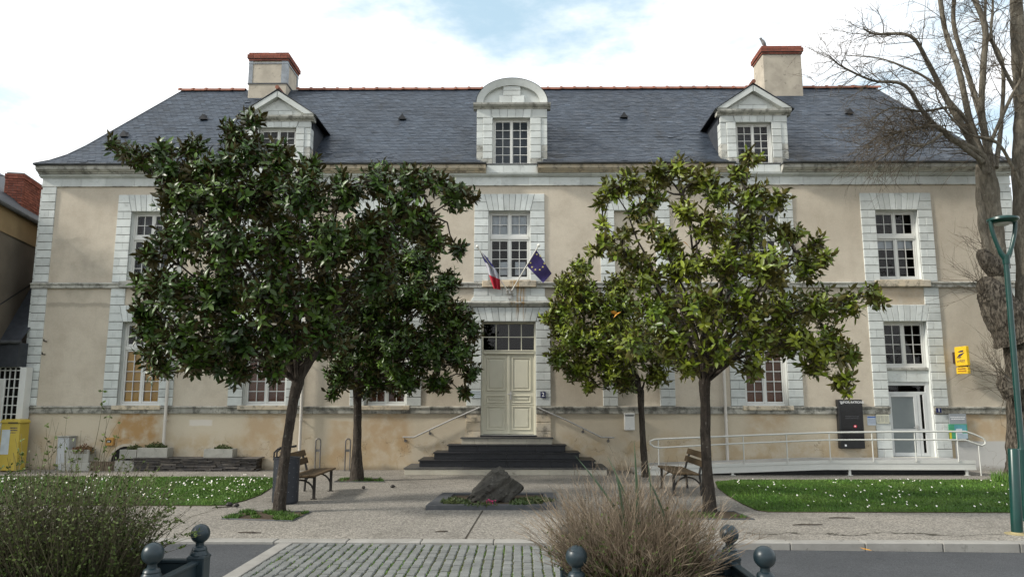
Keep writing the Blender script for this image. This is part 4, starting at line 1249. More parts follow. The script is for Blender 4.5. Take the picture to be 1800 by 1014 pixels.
# ---- entrance steps
st = thing('entrance_steps', 'pyramid of black and pale stone steps below the cream double door', 'steps', (0, 0, 0))
lev = [(Fx(711, 826, -1.36), Fx(1067, 826, -1.36)), (Fx(737, 810, -1.1), Fx(1045, 810, -1.1)), (Fx(763, 793, -.84), Fx(1018, 793, -.84)), (Fx(788, 780, -.58), Fx(994, 780, -.58)), (Fx(811, 770, -.33), Fx(971, 770, -.33))]
hs = .176
M_greystone = simple('grey_step_stone', (0.06, 0.06, 0.06), (0.10, 0.098, 0.09), 7, .6, .3, .2, 50)
for i, (a, c) in enumerate(lev):
    yf = -1.36 + .26 * i
    z0, z1 = i * hs, (i + 1) * hs
    cm = MB(); cm.box(a + .03, c - .03, yf + .03, .0 - .002, z0, z1 - .032); cm.build('core', M_sill_stone, st)
    # riser blocks
    n = 4 if 0 < i < 4 else 7
    for k in range(n):
        w = (c - a) / n
        rm = MB(); rm.cbox(a + k * w + .002, a + (k + 1) * w - .002, yf, yf + .03, z0 + .002, z1 - .033, .004); rm.build('riser_slab', M_blackstone if 0 < i < 4 else M_sill_stone, st)
    for sx in (a, c - .03):
        rm = MB(); rm.box(sx, sx + .03, yf + .031, -.003, z0 + .002, z1 - .033); rm.build('side_slab', M_blackstone if 0 < i < 4 else M_sill_stone, st)
    n = 3
    for k in range(n):
        w = (c - a + .06) / n
        tm = MB(); tm.cbox(a - .03 + k * w + .0015, a - .03 + (k + 1) * w - .0015, yf - (.03 if i else .012), -.004, z1 - .031, z1, .006); tm.build('tread_slab', M_blackstone if 0 < i < 4 else M_greystone, st)
# ---- wall handrails
def handrail(pts, label):
    o = thing('wall_handrail', label, 'handrail', group='handrails beside the entrance steps')
    P = [F(px, py, -.12) for (px, py) in pts]
    mm = MB(); mm.tube(P, .021, 10); mm.build('rail', M_steel, o, smooth=50)
    for t_ in (0.06, .48, .85):
        k = (len(P) - 1) * t_; i = int(k); q = P[i].lerp(P[i + 1], k - i)
        b = MB(); b.tube([(q.x, -.12, q.z - .01), (q.x, -.12, q.z - .07), (q.x, -.0, q.z - .10)], .011, 8); b.tube([(q.x, -.015, q.z - .10), (q.x, -.003, q.z - .10)], .04, 12); b.build('bracket', M_steel_dk, o, smooth=50)
handrail([(708, 768), (728, 768), (790, 739), (843, 716)], 'steel handrail on the wall left of the entrance steps')
handrail([(945, 716), (1000, 740), (1057, 768), (1080, 769)], 'steel handrail on the wall right of the entrance steps')

# ---- flags
def pole_pts(p0, p1, y0, y1, n=9):
    a = F(*p0, y0); b = F(*p1, y1); return a, b
hb = F(896, 516, -.10)
fb = thing('flag_bracket', 'steel double flag holder on the wall above the main door', 'bracket')
mm = MB(); mm.box(hb.x - .05, hb.x + .05, -.06, -.035, hb.z - .14, hb.z + .06); mm.build('wall_plate', M_steel, fb)
for s in (-1, 1):
    mm = MB(); mm.tube([(hb.x + s * .03, -.06, hb.z - .02), (hb.x + s * .07, -.20, hb.z + .09)], .03, 10); mm.build('socket', M_steel, fb)
mm = MB(); mm.tube([(hb.x - .11, -.12, hb.z), (hb.x + .11, -.12, hb.z)], .018, 8); mm.build('clamp_bar', M_steel, fb)
M_pole = paint('white_pole', (0.74, 0.72, 0.66), .35, .05)
def Z8(x, y): return 820 + x / 7.24, 420 + y / 7.24
def cloth_mat(name, c):
    t = NT(name); t.bump(t.noise(220, 2), .1, .002)
    return t.fin(t.mix(t.rng(t.noise(7, 4), .3, .7), c, tuple(x * .85 for x in c)), .85, .1)
M_fblue, M_fwhite, M_fred, M_feu = cloth_mat('flag_blue', (0.075, 0.07, 0.25)), cloth_mat('flag_white', (0.66, 0.66, 0.72)), cloth_mat('flag_red', (0.62, 0.05, 0.08)), cloth_mat('flag_eu_blue', (0.105, 0.080, 0.25))
M_star = simple('flag_gold', (0.70, 0.60, 0.25), None, 9, .8, .1)
YB, YT = -.20, -.95
def flagpole(o, tip_px):
    a = Vector((hb.x + (.07 if tip_px[0] > 900 else -.07), YB, hb.z + .09)); b = F(*tip_px, YT)
    mm = MB(); mm.tube([a, b], .017, 10); mm.build('pole', M_pole, o, smooth=60)
    mm = MB(); mm.ball(b + (b - a).normalized() * .03, .045, 12, 8); mm.build('finial', M_pole, o, smooth=80)
    return a, b
fr_ = thing('tricolour_flag', 'drooping blue, white and red flag on a leaning pole, left of pair', 'flag')
a, b = flagpole(fr_, (840, 435))
def at_y(px, py, pole):       # nearest place on the pole for a pixel
    A, B = pole; best = None
    for k in range(101):
        q = A.lerp(B, k / 100); r = F(px, py, q.y); d = (r - q).length
        if best is None or d < best[0]: best = (d, q)
    return best[1]
Lp = [(160, 130), (205, 235), (228, 290), (258, 372), (285, 455), (315, 545), (345, 630)]
Rp = [(168, 140), (265, 240), (365, 375), (400, 440), (425, 515), (430, 580), (430, 645)]
mm = MB(); rows_ = []
NL = 12
for r_, (lp, rp) in enumerate(zip(Lp, Rp)):
    row = []
    for k in range(NL + 1):
        t_ = k / NL; px, py = Z8(lp[0] + (rp[0] - lp[0]) * t_, lp[1] + (rp[1] - lp[1]) * t_)
        pole_y = YB + (YT - YB) * max(0, min(1, 1 - (py - 435) / 80.0))
        yy = pole_y * .75 + -.12 + .05 * math.sin(k * 1.15 + r_ * .5) - .03
        row.append(F(px, py, yy))
    rows_.append(row)
for r_ in range(len(rows_) - 1):
    mm.cm = 0 if r_ < 2 else (1 if r_ < 4 else 2)
    for k in range(NL):
        mm.quad(rows_[r_ + 1][k], rows_[r_ + 1][k + 1], rows_[r_][k + 1], rows_[r_][k])
mm.build('cloth', [M_fblue, M_fwhite, M_fred], fr_, smooth=180)
eu = thing('european_flag', 'violet blue flag with a ring of gold stars, right of pair', 'flag')
a, b = flagpole(eu, (946, 433))
H0, H1, E1, E0 = (890, 140), (765, 340), (975, 560), (1085, 440)
mm = MB(); NU, NV = 12, 10
def eup(u, v, off=0.0):
    x = (H0[0] * (1 - v) + H1[0] * v) * (1 - u) + (E0[0] * (1 - v) + E1[0] * v) * u
    y = (H0[1] * (1 - v) + H1[1] * v) * (1 - u) + (E0[1] * (1 - v) + E1[1] * v) * u
    px, py = Z8(x, y)
    hp = at_y(*Z8(H0[0] * (1 - v) + H1[0] * v, H0[1] * (1 - v) + H1[1] * v), (a, b))
    yy = hp.y * (1 - u) + (-.5) * u + .06 * math.sin(u * 7 + v * 2.2) * u
    return F(px, py, yy - off)
grid = [[eup(i / NU, j / NV) for i in range(NU + 1)] for j in range(NV + 1)]
for j in range(NV):
    for i in range(NU): mm.quad(grid[j + 1][i], grid[j + 1][i + 1], grid[j][i + 1], grid[j][i])
mm.build('cloth', M_feu, eu, smooth=180)
for (sx, sy) in ((893, 195), (940, 215), (815, 305), (835, 358), (878, 392), (930, 388), (972, 355), (990, 312)):
    # find u,v by a small search
    best = None
    for i in range(41):
        for j in range(41):
            u, v = i / 40, j / 40
            x = (H0[0] * (1 - v) + H1[0] * v) * (1 - u) + (E0[0] * (1 - v) + E1[0] * v) * u; y = (H0[1] * (1 - v) + H1[1] * v) * (1 - u) + (E0[1] * (1 - v) + E1[1] * v) * u
            dd = (x - sx) ** 2 + (y - sy) ** 2
            if best is None or dd < best[0]: best = (dd, u, v)
    c0 = eup(best[1], best[2], .012); sm = MB(); vs = []
    for k in range(10):
        rr = .036 if k % 2 == 0 else .015; an = math.pi / 2 + k * math.pi / 5
        vs.append((c0.x + rr * math.cos(an), c0.y, c0.z + rr * math.sin(an)))
    sm.add(vs, [tuple(range(9, -1, -1))]); sm.build('star', M_star, eu)

# ---- access ramp
rp_ = thing('access_ramp', 'white metal wheelchair ramp with tubular railing up to the glass door', 'ramp')
YR = -1.25
def ramp_z(x): return .20 + (x - 3.6) * (.35 - .20) / (8.0 - 3.6) if x < 8.0 else .355
x0, x1 = Fx(1143, 822, YR), Fx(1716, 822, YR)
mm = MB()
pts = [x0, 8.0, x1]
def slab(m, xa, xb, ya, yb, ta, tb):
    za, zb = ramp_z(xa), ramp_z(xb)
    vs = [(xa, ya, za - tb), (xb, ya, zb - tb), (xb, yb, zb - tb), (xa, yb, za - tb), (xa, ya, za - ta), (xb, ya, zb - ta), (xb, yb, zb - ta), (xa, yb, za - ta)]
    m.add(vs, [(3, 2, 1, 0), (4, 5, 6, 7), (0, 1, 5, 4), (1, 2, 6, 5), (2, 3, 7, 6), (3, 0, 4, 7)])
for (p, q) in zip(pts[:-1], pts[1:]): slab(mm, p + .002, q - .002, YR + .05, -.14, .0, .04)
mm.build('deck', simple('ramp_deck', (0.40, 0.40, 0.39), (0.33, 0.33, 0.32), 6, .6, .3), rp_)
for nm, ya, yb, ta, tb in (('upper_beam', YR - .01, YR + .05, -.02, .06), ('lower_beam', YR + .0, YR + .048, .064, .19), ('beam_flange', YR - .02, YR + .06, .192, .215), ('rear_beam', -.135, -.09, .0, .2)):
    mm = MB()
    for (p, q) in zip(pts[:-1], pts[1:]): slab(mm, p, q, ya, yb, ta, tb)
    mm.build(nm, M_ramp, rp_)
mm = MB(); mm.box(x0 - .35, x0 - .01, YR, -.14, .004, .10); mm.build('entry_plate', M_steel, rp_)
mm = MB(); mm.box(x0 + .9, x1 - .05, YR + .30, YR + .32, .0, .15); mm.build('shade_board', M_black, rp_)  # black board added under the deck, stands in for the shade in the gap
for px in (1288, 1494, 1700):
    x = Fx(px, 828, YR); mm = MB(); mm.box(x - .03, x + .03, YR + .0, YR + .05, .0, ramp_z(x) - .20); mm.box(x - .06, x + .06, YR - .03, YR + .08, 0, .012); mm.build('foot', M_ramp, rp_)
def rail_pts(l): return [F(px, py, YR - .02) for (px, py) in l]
top = rail_pts([(1160, 786.5), (1150, 785), (1143, 780), (1143, 775), (1150, 772), (1165, 771), (1230, 768.5), (1340, 764), (1450, 760), (1575, 758.5), (1697, 758), (1712, 763), (1726, 769), (1732, 774), (1732, 780), (1726, 783), (1715, 779.5), (1697, 773)])
low = rail_pts([(1160, 786.5), (1300, 779), (1450, 773), (1575, 772.5), (1697, 773)])
mm = MB(); mm.tube(top, .024, 10); mm.tube(low, .020, 10); mm.build('rail', M_ramp, rp_, smooth=50)
for (px, py) in ((1157, 771.5), (1306, 765.4), (1382, 762.5), (1457, 760), (1532, 759), (1607, 758.5), (1681, 758.2), (1720, 781)):
    p = F(px, py, YR - .02); x = p.x + (.0 if px < 1700 else .0)
    mm = MB(); mm.tube([(x, YR - .02, p.z), (x, YR - .02, ramp_z(min(x, x1)) - .01 if px < 1700 else 0.0)], .016, 8); mm.build('baluster', M_ramp, rp_, smooth=50)

# ---- black information display
ib = thing('information_display', 'black wall-mounted information screen beside the ramp and glass door', 'display')
ax, az = Fx(1474, 745, -.12), Fz(1490, 788, -.12); bx, bz = Fx(1517, 745, -.12), Fz(1490, 702, -.12)
mm = MB(); mm.cbox(ax, bx, -.17, -.0, az, bz, .012); mm.build('housing', M_black, ib)
mm = MB(); mm.box(ax + .06, bx - .04, -.176, -.169, az + .20, bz - .14); mm.build('screen', M_screen, ib)
lettering('INFORMATIONS', .088, M_white_ink, ib, face_front((ax + bx) / 2 + .045, -.173, bz - .075), bold=.0012)
mm = MB(); mm.add([(ax + .045, -.173, bz - .04), (ax + .10, -.173, bz - .10), (ax + .065, -.173, bz - .105)], [(0, 2, 1)]); mm.add([(ax + .11, -.173, bz - .12), (ax + .11, -.173, bz - .07), (ax + .07, -.173, bz - .12)], [(0, 1, 2)]); mm.build('arrow_mark', M_white_ink, ib)
M_grey_ink = simple('grey_ink', (0.10, 0.10, 0.11), None, 9, .8, .2)
mm = MB(); r_ = random.Random(3); dashes(mm, ax + .17, bx - .12, (az + bz) / 2 + .19, -.177, .018, r_); dashes(mm, ax + .17, bx - .12, (az + bz) / 2 + .14, -.177, .016, r_); mm.build('screen_text', M_grey_ink, ib, kind='stuff')
mm = MB(); cx, cz = ax + .42, (az + bz) / 2 - .06
mm.add([(cx + .045 * math.cos(k * math.pi / 6), -.1775, cz + .038 * math.sin(k * math.pi / 6)) for k in range(12)], [tuple(range(12))]); mm.build('touch_mark', simple('red_mark', (0.62, 0.03, 0.06), None, 9, .6), ib)
mm = MB(); mm.box(cx - .022, cx + .012, -.180, -.178, cz - .012, cz + .016); mm.build('hand_mark', M_white_ink, ib)
mm = MB(); mm.box(ax + .11, ax + .16, -.174, -.169, az + .06, az + .11); mm.build('badge', M_white_ink, ib)

# ---- yellow post office sign, projecting from the wall
ps = thing('post_sign', 'yellow projecting post office sign with blue bird emblem on the wall', 'sign')
xl = 12.17
zt_, zb_ = F(1680, 609, -.4).z, F(1680, 643, -.4).z
mm = MB(); mm.cbox(xl, xl + .09, -.66, -.14, zb_, zt_, .012); mm.build('upper_box', M_yellow, ps)
z2 = F(1680, 657, -.4).z
mm = MB(); mm.cbox(xl + .005, xl + .085, -.65, -.14, z2, zb_ - .03, .010); mm.build('lower_box', M_yellow, ps)
mm = MB(); mm.box(xl + .02, xl + .07, -.14, -.0, zb_ + .08, zt_ - .13); mm.build('wall_bracket', simple('brown_bracket', (0.05, 0.03, 0.025), None, 9, .6), ps)
mm = MB(); mm.box(xl + .03, xl + .06, -.60, -.20, zb_ - .032, zb_ + .002); mm.build('spacer', M_black, ps)
def onface(pts): return [(xl - .003, -.14 - (1 - 0) * 0 - .52 * (u), zb_ + (zt_ - zb_) * v) for (u, v) in pts]
H_ = zt_ - zb_
mm = MB()
for poly in ([(.28, .74), (.52, .78), (.80, .80), (.74, .70), (.42, .70)], [(.12, .40), (.40, .60), (.90, .68), (.62, .54), (.38, .48)], [(.24, .40), (.42, .47), (.60, .49), (.48, .41)]):
    mm.add(onface(poly), [tuple(range(len(poly)))])
mm.build('bird_emblem', M_navy, ps)
lettering('LA POSTE', .085, simple('post_blue_ink', (0.10, 0.07, 0.12), None, 9, .7), ps, face_left(xl - .004, -.40, zb_ + H_ * .245), bold=.001)
mm = MB(); r_ = random.Random(5)
for zz in (z2 + .12, z2 + .06):
    y = -.22
    while y > -.58:
        w = r_.uniform(.02, .05); mm.box(xl + .001, xl + .004, max(y - w, -.60), y, zz, zz + .03); y -= w + .012
mm.build('small_print', simple('brown_ink', (0.32, 0.11, 0.02), None, 9, .7), ps, kind='stuff')

# ---- house number plates, notices, letter box
def plate(name, label, cat, px0, py0, px1, py1, mat, y=-.005, th=.015, group=None):
    p, q = F(px0, py1, y), F(px1, py0, y)
    o = thing(name, label, cat, group=group)
    mm = MB(); mm.box(p.x, q.x, y - th, y, p.z, q.z); mm.build('panel', mat, o)
    return o, p.x, q.x, p.z, q.z, y - th
o, a, c, z0, z1, y = plate('number_plate', 'small blue enamel plate with white number 2 beside the main door', 'sign', 950, 688, 959, 699, M_navy, -.045)
lettering('2', .15, M_white_ink, o, face_front((a + c) / 2, y - .003, (z0 + z1) / 2), bold=.003)
o, a, c, z0, z1, y = plate('number_plate', 'small blue enamel plate with white number 1 beside the glass door', 'sign', 1646, 717, 1654, 725, M_navy, -.09)
lettering('1', .12, M_white_ink, o, face_front((a + c) / 2, y - .003, (z0 + z1) / 2), bold=.003)
M_bluehead = simple('blue_print', (0.05, 0.16, 0.55), None, 9, .7)
o, a, c, z0, z1, y = plate('notice_sheet', 'white notice with blue heading on the wall right of the information display', 'notice', 1525, 731, 1539, 747, simple('pale_notice', (0.62, 0.68, 0.76), (0.58, 0.64, 0.73), 5, .6), -.005, .01)
mm = MB(); mm.box(a + .01, c - .01, y - .002, y, z1 - .045, z1 - .015); mm.build('heading', M_bluehead, o)
mm = MB(); r_ = random.Random(8)
for k in range(6): dashes(mm, a + .02, c - .03, z1 - .08 - k * .025, y, .008, r_)
mm.build('small_print', M_ink, o, kind='stuff')
o, a, c, z0, z1, y = plate('notice_board', 'cream opening-hours panel on the stones left of the glass door', 'notice', 1541, 728, 1562, 744, simple('cream_panel', (0.55, 0.54, 0.42), (0.50, 0.49, 0.39), 5, .5), -.043, .012)
mm = MB(); r_ = random.Random(9)
for k in range(6):
    for (p, q) in ((a + .02, a + .10), (a + .12, a + .20), (a + .22, c - .02)): dashes(mm, p, q, z1 - .06 - k * .028, y, .010, r_)
mm.build('small_print', M_ink, o, kind='stuff')
o, a, c, z0, z1, y = plate('poster_board', 'grey and green poster panels on the wall right of the glass door', 'poster', 1669, 727, 1697, 745, simple('grey_poster', (0.30, 0.32, 0.34), (0.27, 0.29, 0.31), 5, .5), -.06, .02)
mm = MB(); r_ = random.Random(10); dashes(mm, a + .03, c - .03, z1 - .10, y, .022, r_); dashes(mm, a + .05, c - .05, z1 - .15, y, .022, r_); mm.build('small_print', M_white_ink, o, kind='stuff')
p, q = F(1669, 772, -.065), F(1699, 745, -.065)
def poster_part(nm, u0, u1, v0, v1, c_, d=.0):
    mm = MB(); mm.box(p.x + (q.x - p.x) * u0, p.x + (q.x - p.x) * u1, -.085 - d, -.06 - d, p.z + (q.z - p.z) * v0, p.z + (q.z - p.z) * v1); mm.build(nm, simple('poster_' + nm, c_, None, 6, .5), o)
poster_part('green_field', 0, 1, 0, 1, (0.08, 0.36, 0.20)); poster_part('yellow_edge', 0.0, .12, 0, .6, (0.62, 0.55, 0.05), .003); poster_part('sky_field', .30, .95, .55, .95, (0.12, 0.36, 0.42), .003)
poster_part('white_sheet', .38, .70, .25, .70, (0.66, 0.70, 0.76), .006); poster_part('photo_strip', .40, .98, .05, .40, (0.45, 0.55, 0.62), .009); poster_part('dark_strip', .05, .98, .0, .05, (0.05, 0.06, 0.07), .012)
o, a, c, z0, z1, y = plate('notice_sheet', 'pale paper notice on the stones left of the main door', 'notice', 826, 686, 845, 699, simple('paper_notice', (0.55, 0.62, 0.66), None, 5, .7), -.045, .006)
mm = MB(); r_ = random.Random(12)
for k in range(3): dashes(mm, a + .02, c - .02, z1 - .05 - k * .05, y, .012, r_)
mm.build('small_print', M_ink, o, kind='stuff')
lb = thing('letter_box', 'white metal letter box on the wall right of the steps', 'letter box')
p, q = F(1098, 756, -.1), F(1115, 727, -.1)
mm = MB(); mm.cbox(p.x, q.x, -.13, 0, p.z, q.z - .02, .012); mm.build('body', M_white, lb)
mm = MB(); mm.cbox(p.x - .012, q.x + .012, -.15, 0, q.z - .02, q.z + .015, .008); mm.build('lid', M_white, lb)
mm = MB(); mm.box(p.x + .02, q.x - .02, -.133, -.129, q.z - .06, q.z - .035); mm.build('slot', M_black, lb)
mm = MB(); mm.tube([((p.x + q.x) / 2, -.135, p.z + .06), ((p.x + q.x) / 2, -.128, p.z + .06)], .012, 8); mm.build('lock', M_steel, lb)
# gas meter box, utility cabinet
mb_ = thing('meter_box', 'small ochre meter box on the wall left of the arched niche', 'meter box')
p, q = F(185, 783, -.08), F(200, 769, -.08)
mm = MB(); mm.cbox(p.x, q.x, -.10, 0, p.z, q.z, .012); mm.build('body', M_orange, mb_)
mm = MB(); mm.box(p.x + .03, q.x - .05, -.104, -.099, p.z + .08, q.z - .06); mm.build('window', M_darkroom, mb_)
mm = MB(); mm.box(p.x + .06, q.x - .08, -.107, -.103, p.z + .10, q.z - .09); mm.build('dial', M_white, mb_)
uc = thing('utility_cabinet', 'pale grey utility cabinet against the wall near the left corner', 'cabinet')
p, q = F(99, 824, -.3), F(124, 768, -.3)
mm = MB(); mm.cbox(p.x, q.x, -.36, -.02, 0, q.z, .015); mm.build('body', simple('cabinet_grey', (0.42, 0.43, 0.43), (0.36, 0.37, 0.37), 4, .6), uc)
mm = MB(); mm.cbox(p.x - .02, q.x + .02, -.38, -.02, q.z, q.z + .03, .01); mm.build('lid', M_concrete, uc)
mm = MB(); mm.box(p.x + .04, q.x - .04, -.366, -.359, .12, q.z - .06); mm.build('door', simple('cabinet_door', (0.46, 0.47, 0.47), (0.40, 0.41, 0.41), 4, .6), uc)

# ---- yellow mailbox at the far left
mx0, my0 = -13.78, -.85
ml = thing('mailbox', 'yellow street mailbox with rounded top at the left corner', 'mailbox')
p, q = F(-6, 826, -.72), F(36, 740, -.72)
mm = MB(); w = q.x - p.x; zc = q.z - .10
prof = [(p.x, .03), (q.x, .03), (q.x, zc)] + [(q.x - .1 + .1 * math.cos(k * math.pi / 12), zc + .1 * math.sin(k * math.pi / 12)) for k in range(1, 7)] + [(p.x + .1 + .1 * math.cos(math.pi / 2 + k * math.pi / 12), zc + .1 * math.sin(math.pi / 2 + k * math.pi / 12)) for k in range(0, 6)] + [(p.x, zc)]
mm.prism(prof, -.72, -.34, .01); mm.build('body', M_yellow_dk, ml)
mm = MB(); mm.prism([(x_, z_ + (.03 if z_ > .5 else 0)) for (x_, z_) in [(p.x - .02, zc + .02), (q.x + .02, zc + .02)] + [(q.x - .08 + .1 * math.cos(k * math.pi / 12), zc + .1 * math.sin(k * math.pi / 12) + .02) for k in range(1, 7)] + [(p.x + .08 + .1 * math.cos(math.pi / 2 + k * math.pi / 12), zc + .1 * math.sin(math.pi / 2 + k * math.pi / 12) + .02) for k in range(0, 6)]], -.75, -.33, .01); mm.build('hood', M_yellow_dk, ml)
mm = MB(); mm.box(q.x - .30, q.x - .04, -.755, -.75, zc + .045, zc + .075); mm.build('slot', M_black, ml)
mm = MB(); mm.box(p.x + .04, p.x + .26, -.726, -.719, .45, zc - .12); mm.build('info_panel', simple('info_white', (0.55, 0.60, 0.62), None, 5, .4), ml)
mm = MB(); r_ = random.Random(14); dashes(mm, q.x - .26, q.x - .06, zc - .09, -.7215, .03, r_); dashes(mm, q.x - .26, q.x - .06, zc - .15, -.7215, .03, r_); dashes(mm, q.x - .24, q.x - .1, zc - .21, -.7215, .02, r_); mm.build('small_print', M_navy, ml, kind='stuff')
mm = MB(); mm.box(p.x + .06, q.x - .06, -.66, -.40, 0, .035); mm.build('foot', M_dark_iron, ml)

# ---- low dry-stone slate wall with concrete planters
lw = thing('slate_wall', 'low dry-stone wall of dark slate along the foot of the facade', 'wall')
wx0, wx1 = Fx(236, 826, -.45), Fx(452, 826, -.45)
z = 0.0; crs = 0
while z < .285:
    h = rnd.uniform(.022, .05); x = wx0 - rnd.uniform(0, .1)
    while x < wx1:
        l = rnd.uniform(.16, .46); 
        if x + l > wx1: l = wx1 - x + rnd.uniform(-.04, .03)
        if l > .05:
            yo = rnd.uniform(-.02, .03); mm = MB()
            mm.cbox(x + .003, x + l - .004, -.46 + yo, -.20, z + .002, z + h - .003 + rnd.uniform(-.003, .004), .005)
            mm.build('slate_stone', M_wallslate, lw)
        x += l
    z += h; crs += 1
mm = MB(); mm.box(wx0 + .03, wx1 - .04, -.40, -.0, 0, z - .012); mm.build('wall_core', M_soil, lw)
x = wx0 - .05
while x < wx1:
    l = min(rnd.uniform(.35, .6), wx1 - x + .04); mm = MB(); mm.cbox(x + .003, x + l - .003, -.49 + rnd.uniform(-.015, .015), -.02, z, z + .03, .006); mm.build('coping_stone', M_wallslate, lw); x += l
WALLTOP = z + .03
wb_ = thing('planter_curb', 'short curved curb of round wooden stakes left of the slate wall', 'curb')
for k in range(16):
    px = 150 + k * 3.2; x = Fx(px, 822, -.40); mm = MB(); mm.tube([(x, -.42 + .1 * (1 - math.sin(k / 15 * math.pi)), 0), (x, -.42 + .1 * (1 - math.sin(k / 15 * math.pi)), .25 + rnd.uniform(-.01, .01))], .026, 8); mm.build('stake', simple('stake_wood%d' % (k % 3), (0.17, 0.13, 0.09), (0.11, 0.085, 0.06), 9, .85) if k < 3 else bpy.data.materials['stake_wood%d' % (k % 3)], wb_)
mm = MB(); mm.box(Fx(202, 822, -.4), wx0 - .03, -.43, -.05, 0, .27); mm.build('end_block', M_concrete, wb_)

def leafy(name, c1, c2, rough=.5, spec=.35, back=None):
    t = NT(name)
    col = t.mix(t.rng(t.noise(1.7, 5), .35, .65), c1, c2)
    col = t.mix(1.0, col, t.tint(), 'MULTIPLY')
    if back: col = t.mix(t.geo.outputs['Backfacing'], col, back)
    return t.fin(col, rough, spec)
M_herb = leafy('herb_leaf', (0.042, 0.068, 0.018), (0.075, 0.09, 0.026))
M_herb_red = leafy('reddish_leaf', (0.16, 0.07, 0.03), (0.11, 0.09, 0.03))
def small_plant(name, mat, c, rx, ry, h, n, parent, r):
    m = MB(); m.vc = []
    for k in range(n):
        a = r.uniform(0, 6.283); q = math.sqrt(r.random())
        b = Vector((c[0] + q * rx * math.cos(a), c[1] + q * ry * math.sin(a), c[2] + r.random() ** 1.4 * h * (1 - q * .6)))
        d = Vector((r.gauss(0, 1), r.gauss(0, 1), r.gauss(.6, .6))).normalized(); s = d.orthogonal().normalized(); L_ = r.uniform(.03, .07)
        m.add([b - s * .012, b + d * L_ * .5 + s * .014, b + d * L_, b + d * L_ * .5 - s * .016], [(0, 1, 2, 3)]); m.vc += [r.uniform(.55, 1.5)] * 4
    return m.build(name, mat, parent, kind='stuff')
def concrete_planter(px0, px1, pyt, pyb, label, zb, yf=-.42, plant=True, red=False, seed=1):
    a, c = Fx(px0, pyb, yf), Fx(px1, pyb, yf); zt = Fz((px0 + px1) / 2, pyt, yf)
    o = thing('concrete_planter', label, 'planter', group='concrete planters along the wall')
    dep = .34; t_ = .035
    mm = MB()
    mm.cbox(a, c, yf, yf + t_, zb, zt, .006); mm.cbox(a, c, yf + dep - t_, yf + dep, zb, zt, .006); mm.cbox(a + .001, a + t_, yf + t_ * .8, yf + dep - t_ * .8, zb, zt - .001, .006); mm.cbox(c - t_, c - .001, yf + t_ * .8, yf + dep - t_ * .8, zb, zt - .001, .006)
    mm.build('trough', M_concrete, o)
    mm = MB(); mm.box(a + t_, c - t_, yf + t_, yf + dep - t_, zb + .01, zt - .03); mm.build('soil', M_soil, o)
    r = random.Random(seed)
    return o, (a + c) / 2, yf + dep / 2, zt, (c - a) / 2, r
o, cx, cy, zt, hw, r = concrete_planter(240, 293, 787, 807, 'weathered concrete planter beside the thin downpipe on the slate wall', WALLTOP + .001, seed=3)
pl = thing('planter_plant', 'low green plant growing in planter beside the thin downpipe', 'plant'); small_plant('foliage', M_herb, (cx + .02, cy, zt - .04), hw * .7, .15, .20, 700, pl, r)
o, cx, cy, zt, hw, r = concrete_planter(357, 408, 789, 809, 'weathered concrete planter standing alone near the right end of slate wall', WALLTOP + .001, seed=4)
pl = thing('planter_plant', 'straggly green plant in the lone planter near the right end of slate wall', 'plant'); small_plant('foliage', M_herb, (cx + .06, cy, zt - .06), hw * .6, .15, .18, 600, pl, r)
o, cx, cy, zt, hw, r = concrete_planter(209, 239, 790, 808, 'small square concrete planter in front of the arched niche', WALLTOP - .03, yf=-.40, seed=5)
pl = thing('planter_plant', 'moss-green plant in the small planter before the arched niche', 'plant'); small_plant('foliage', M_herb, (cx + .08, cy, zt - .03), hw * .8, .14, .16, 500, pl, r)
o, cx, cy, zt, hw, r = concrete_planter(113, 155, 790, 811, 'concrete planter with reddish foliage beside the pale cabinet', .22, yf=-.42, seed=6)
pl = thing('planter_plant', 'reddish plant spilling over the planter beside the pale cabinet', 'plant'); small_plant('foliage', M_herb_red, (cx + .1, cy - .05, zt - .10), hw * .9, .16, .26, 900, pl, r)
mm = MB(); mm.cbox(cx - hw - .05, cx + hw + .05, -.46, -.03, 0, .219, .01); mm.build('base_block', M_concrete, o)

# ---- bicycle hoops
for px, lab in ((557, 'bicycle hoop nearer the bench, steel, by the wall'), (610, 'bicycle hoop nearer the rear magnolia trunk, steel, by the wall')):
    p = G(px, 827.5); o = thing('bicycle_hoop', lab, 'bicycle rack', group='steel bicycle hoops by the wall'); x = p.x; y = -.30; w = .065; h = .86
    pts = [(x - w, y, 0), (x - w, y, h - .09)] + [(x - w * math.cos(k * math.pi / 8), y, h - .09 + .075 * math.sin(k * math.pi / 8)) for k in range(1, 8)] + [(x + w, y, h - .09), (x + w, y, 0)]
    mm = MB(); mm.tube(pts, .018, 10); mm.build('hoop', M_steel_dk, o, smooth=50)
    mm = MB(); mm.box(x - w + .015, x + w - .015, y - .006, y + .006, .50, .57); mm.build('cross_plate', M_steel_dk, o)
    mm = MB(); mm.lathe((x - w, y, 0), [(.045, 0), (.045, .008)], 12); mm.lathe((x + w, y, 0), [(.045, 0), (.045, .008)], 12); mm.build('foot_plate', M_steel_dk, o)

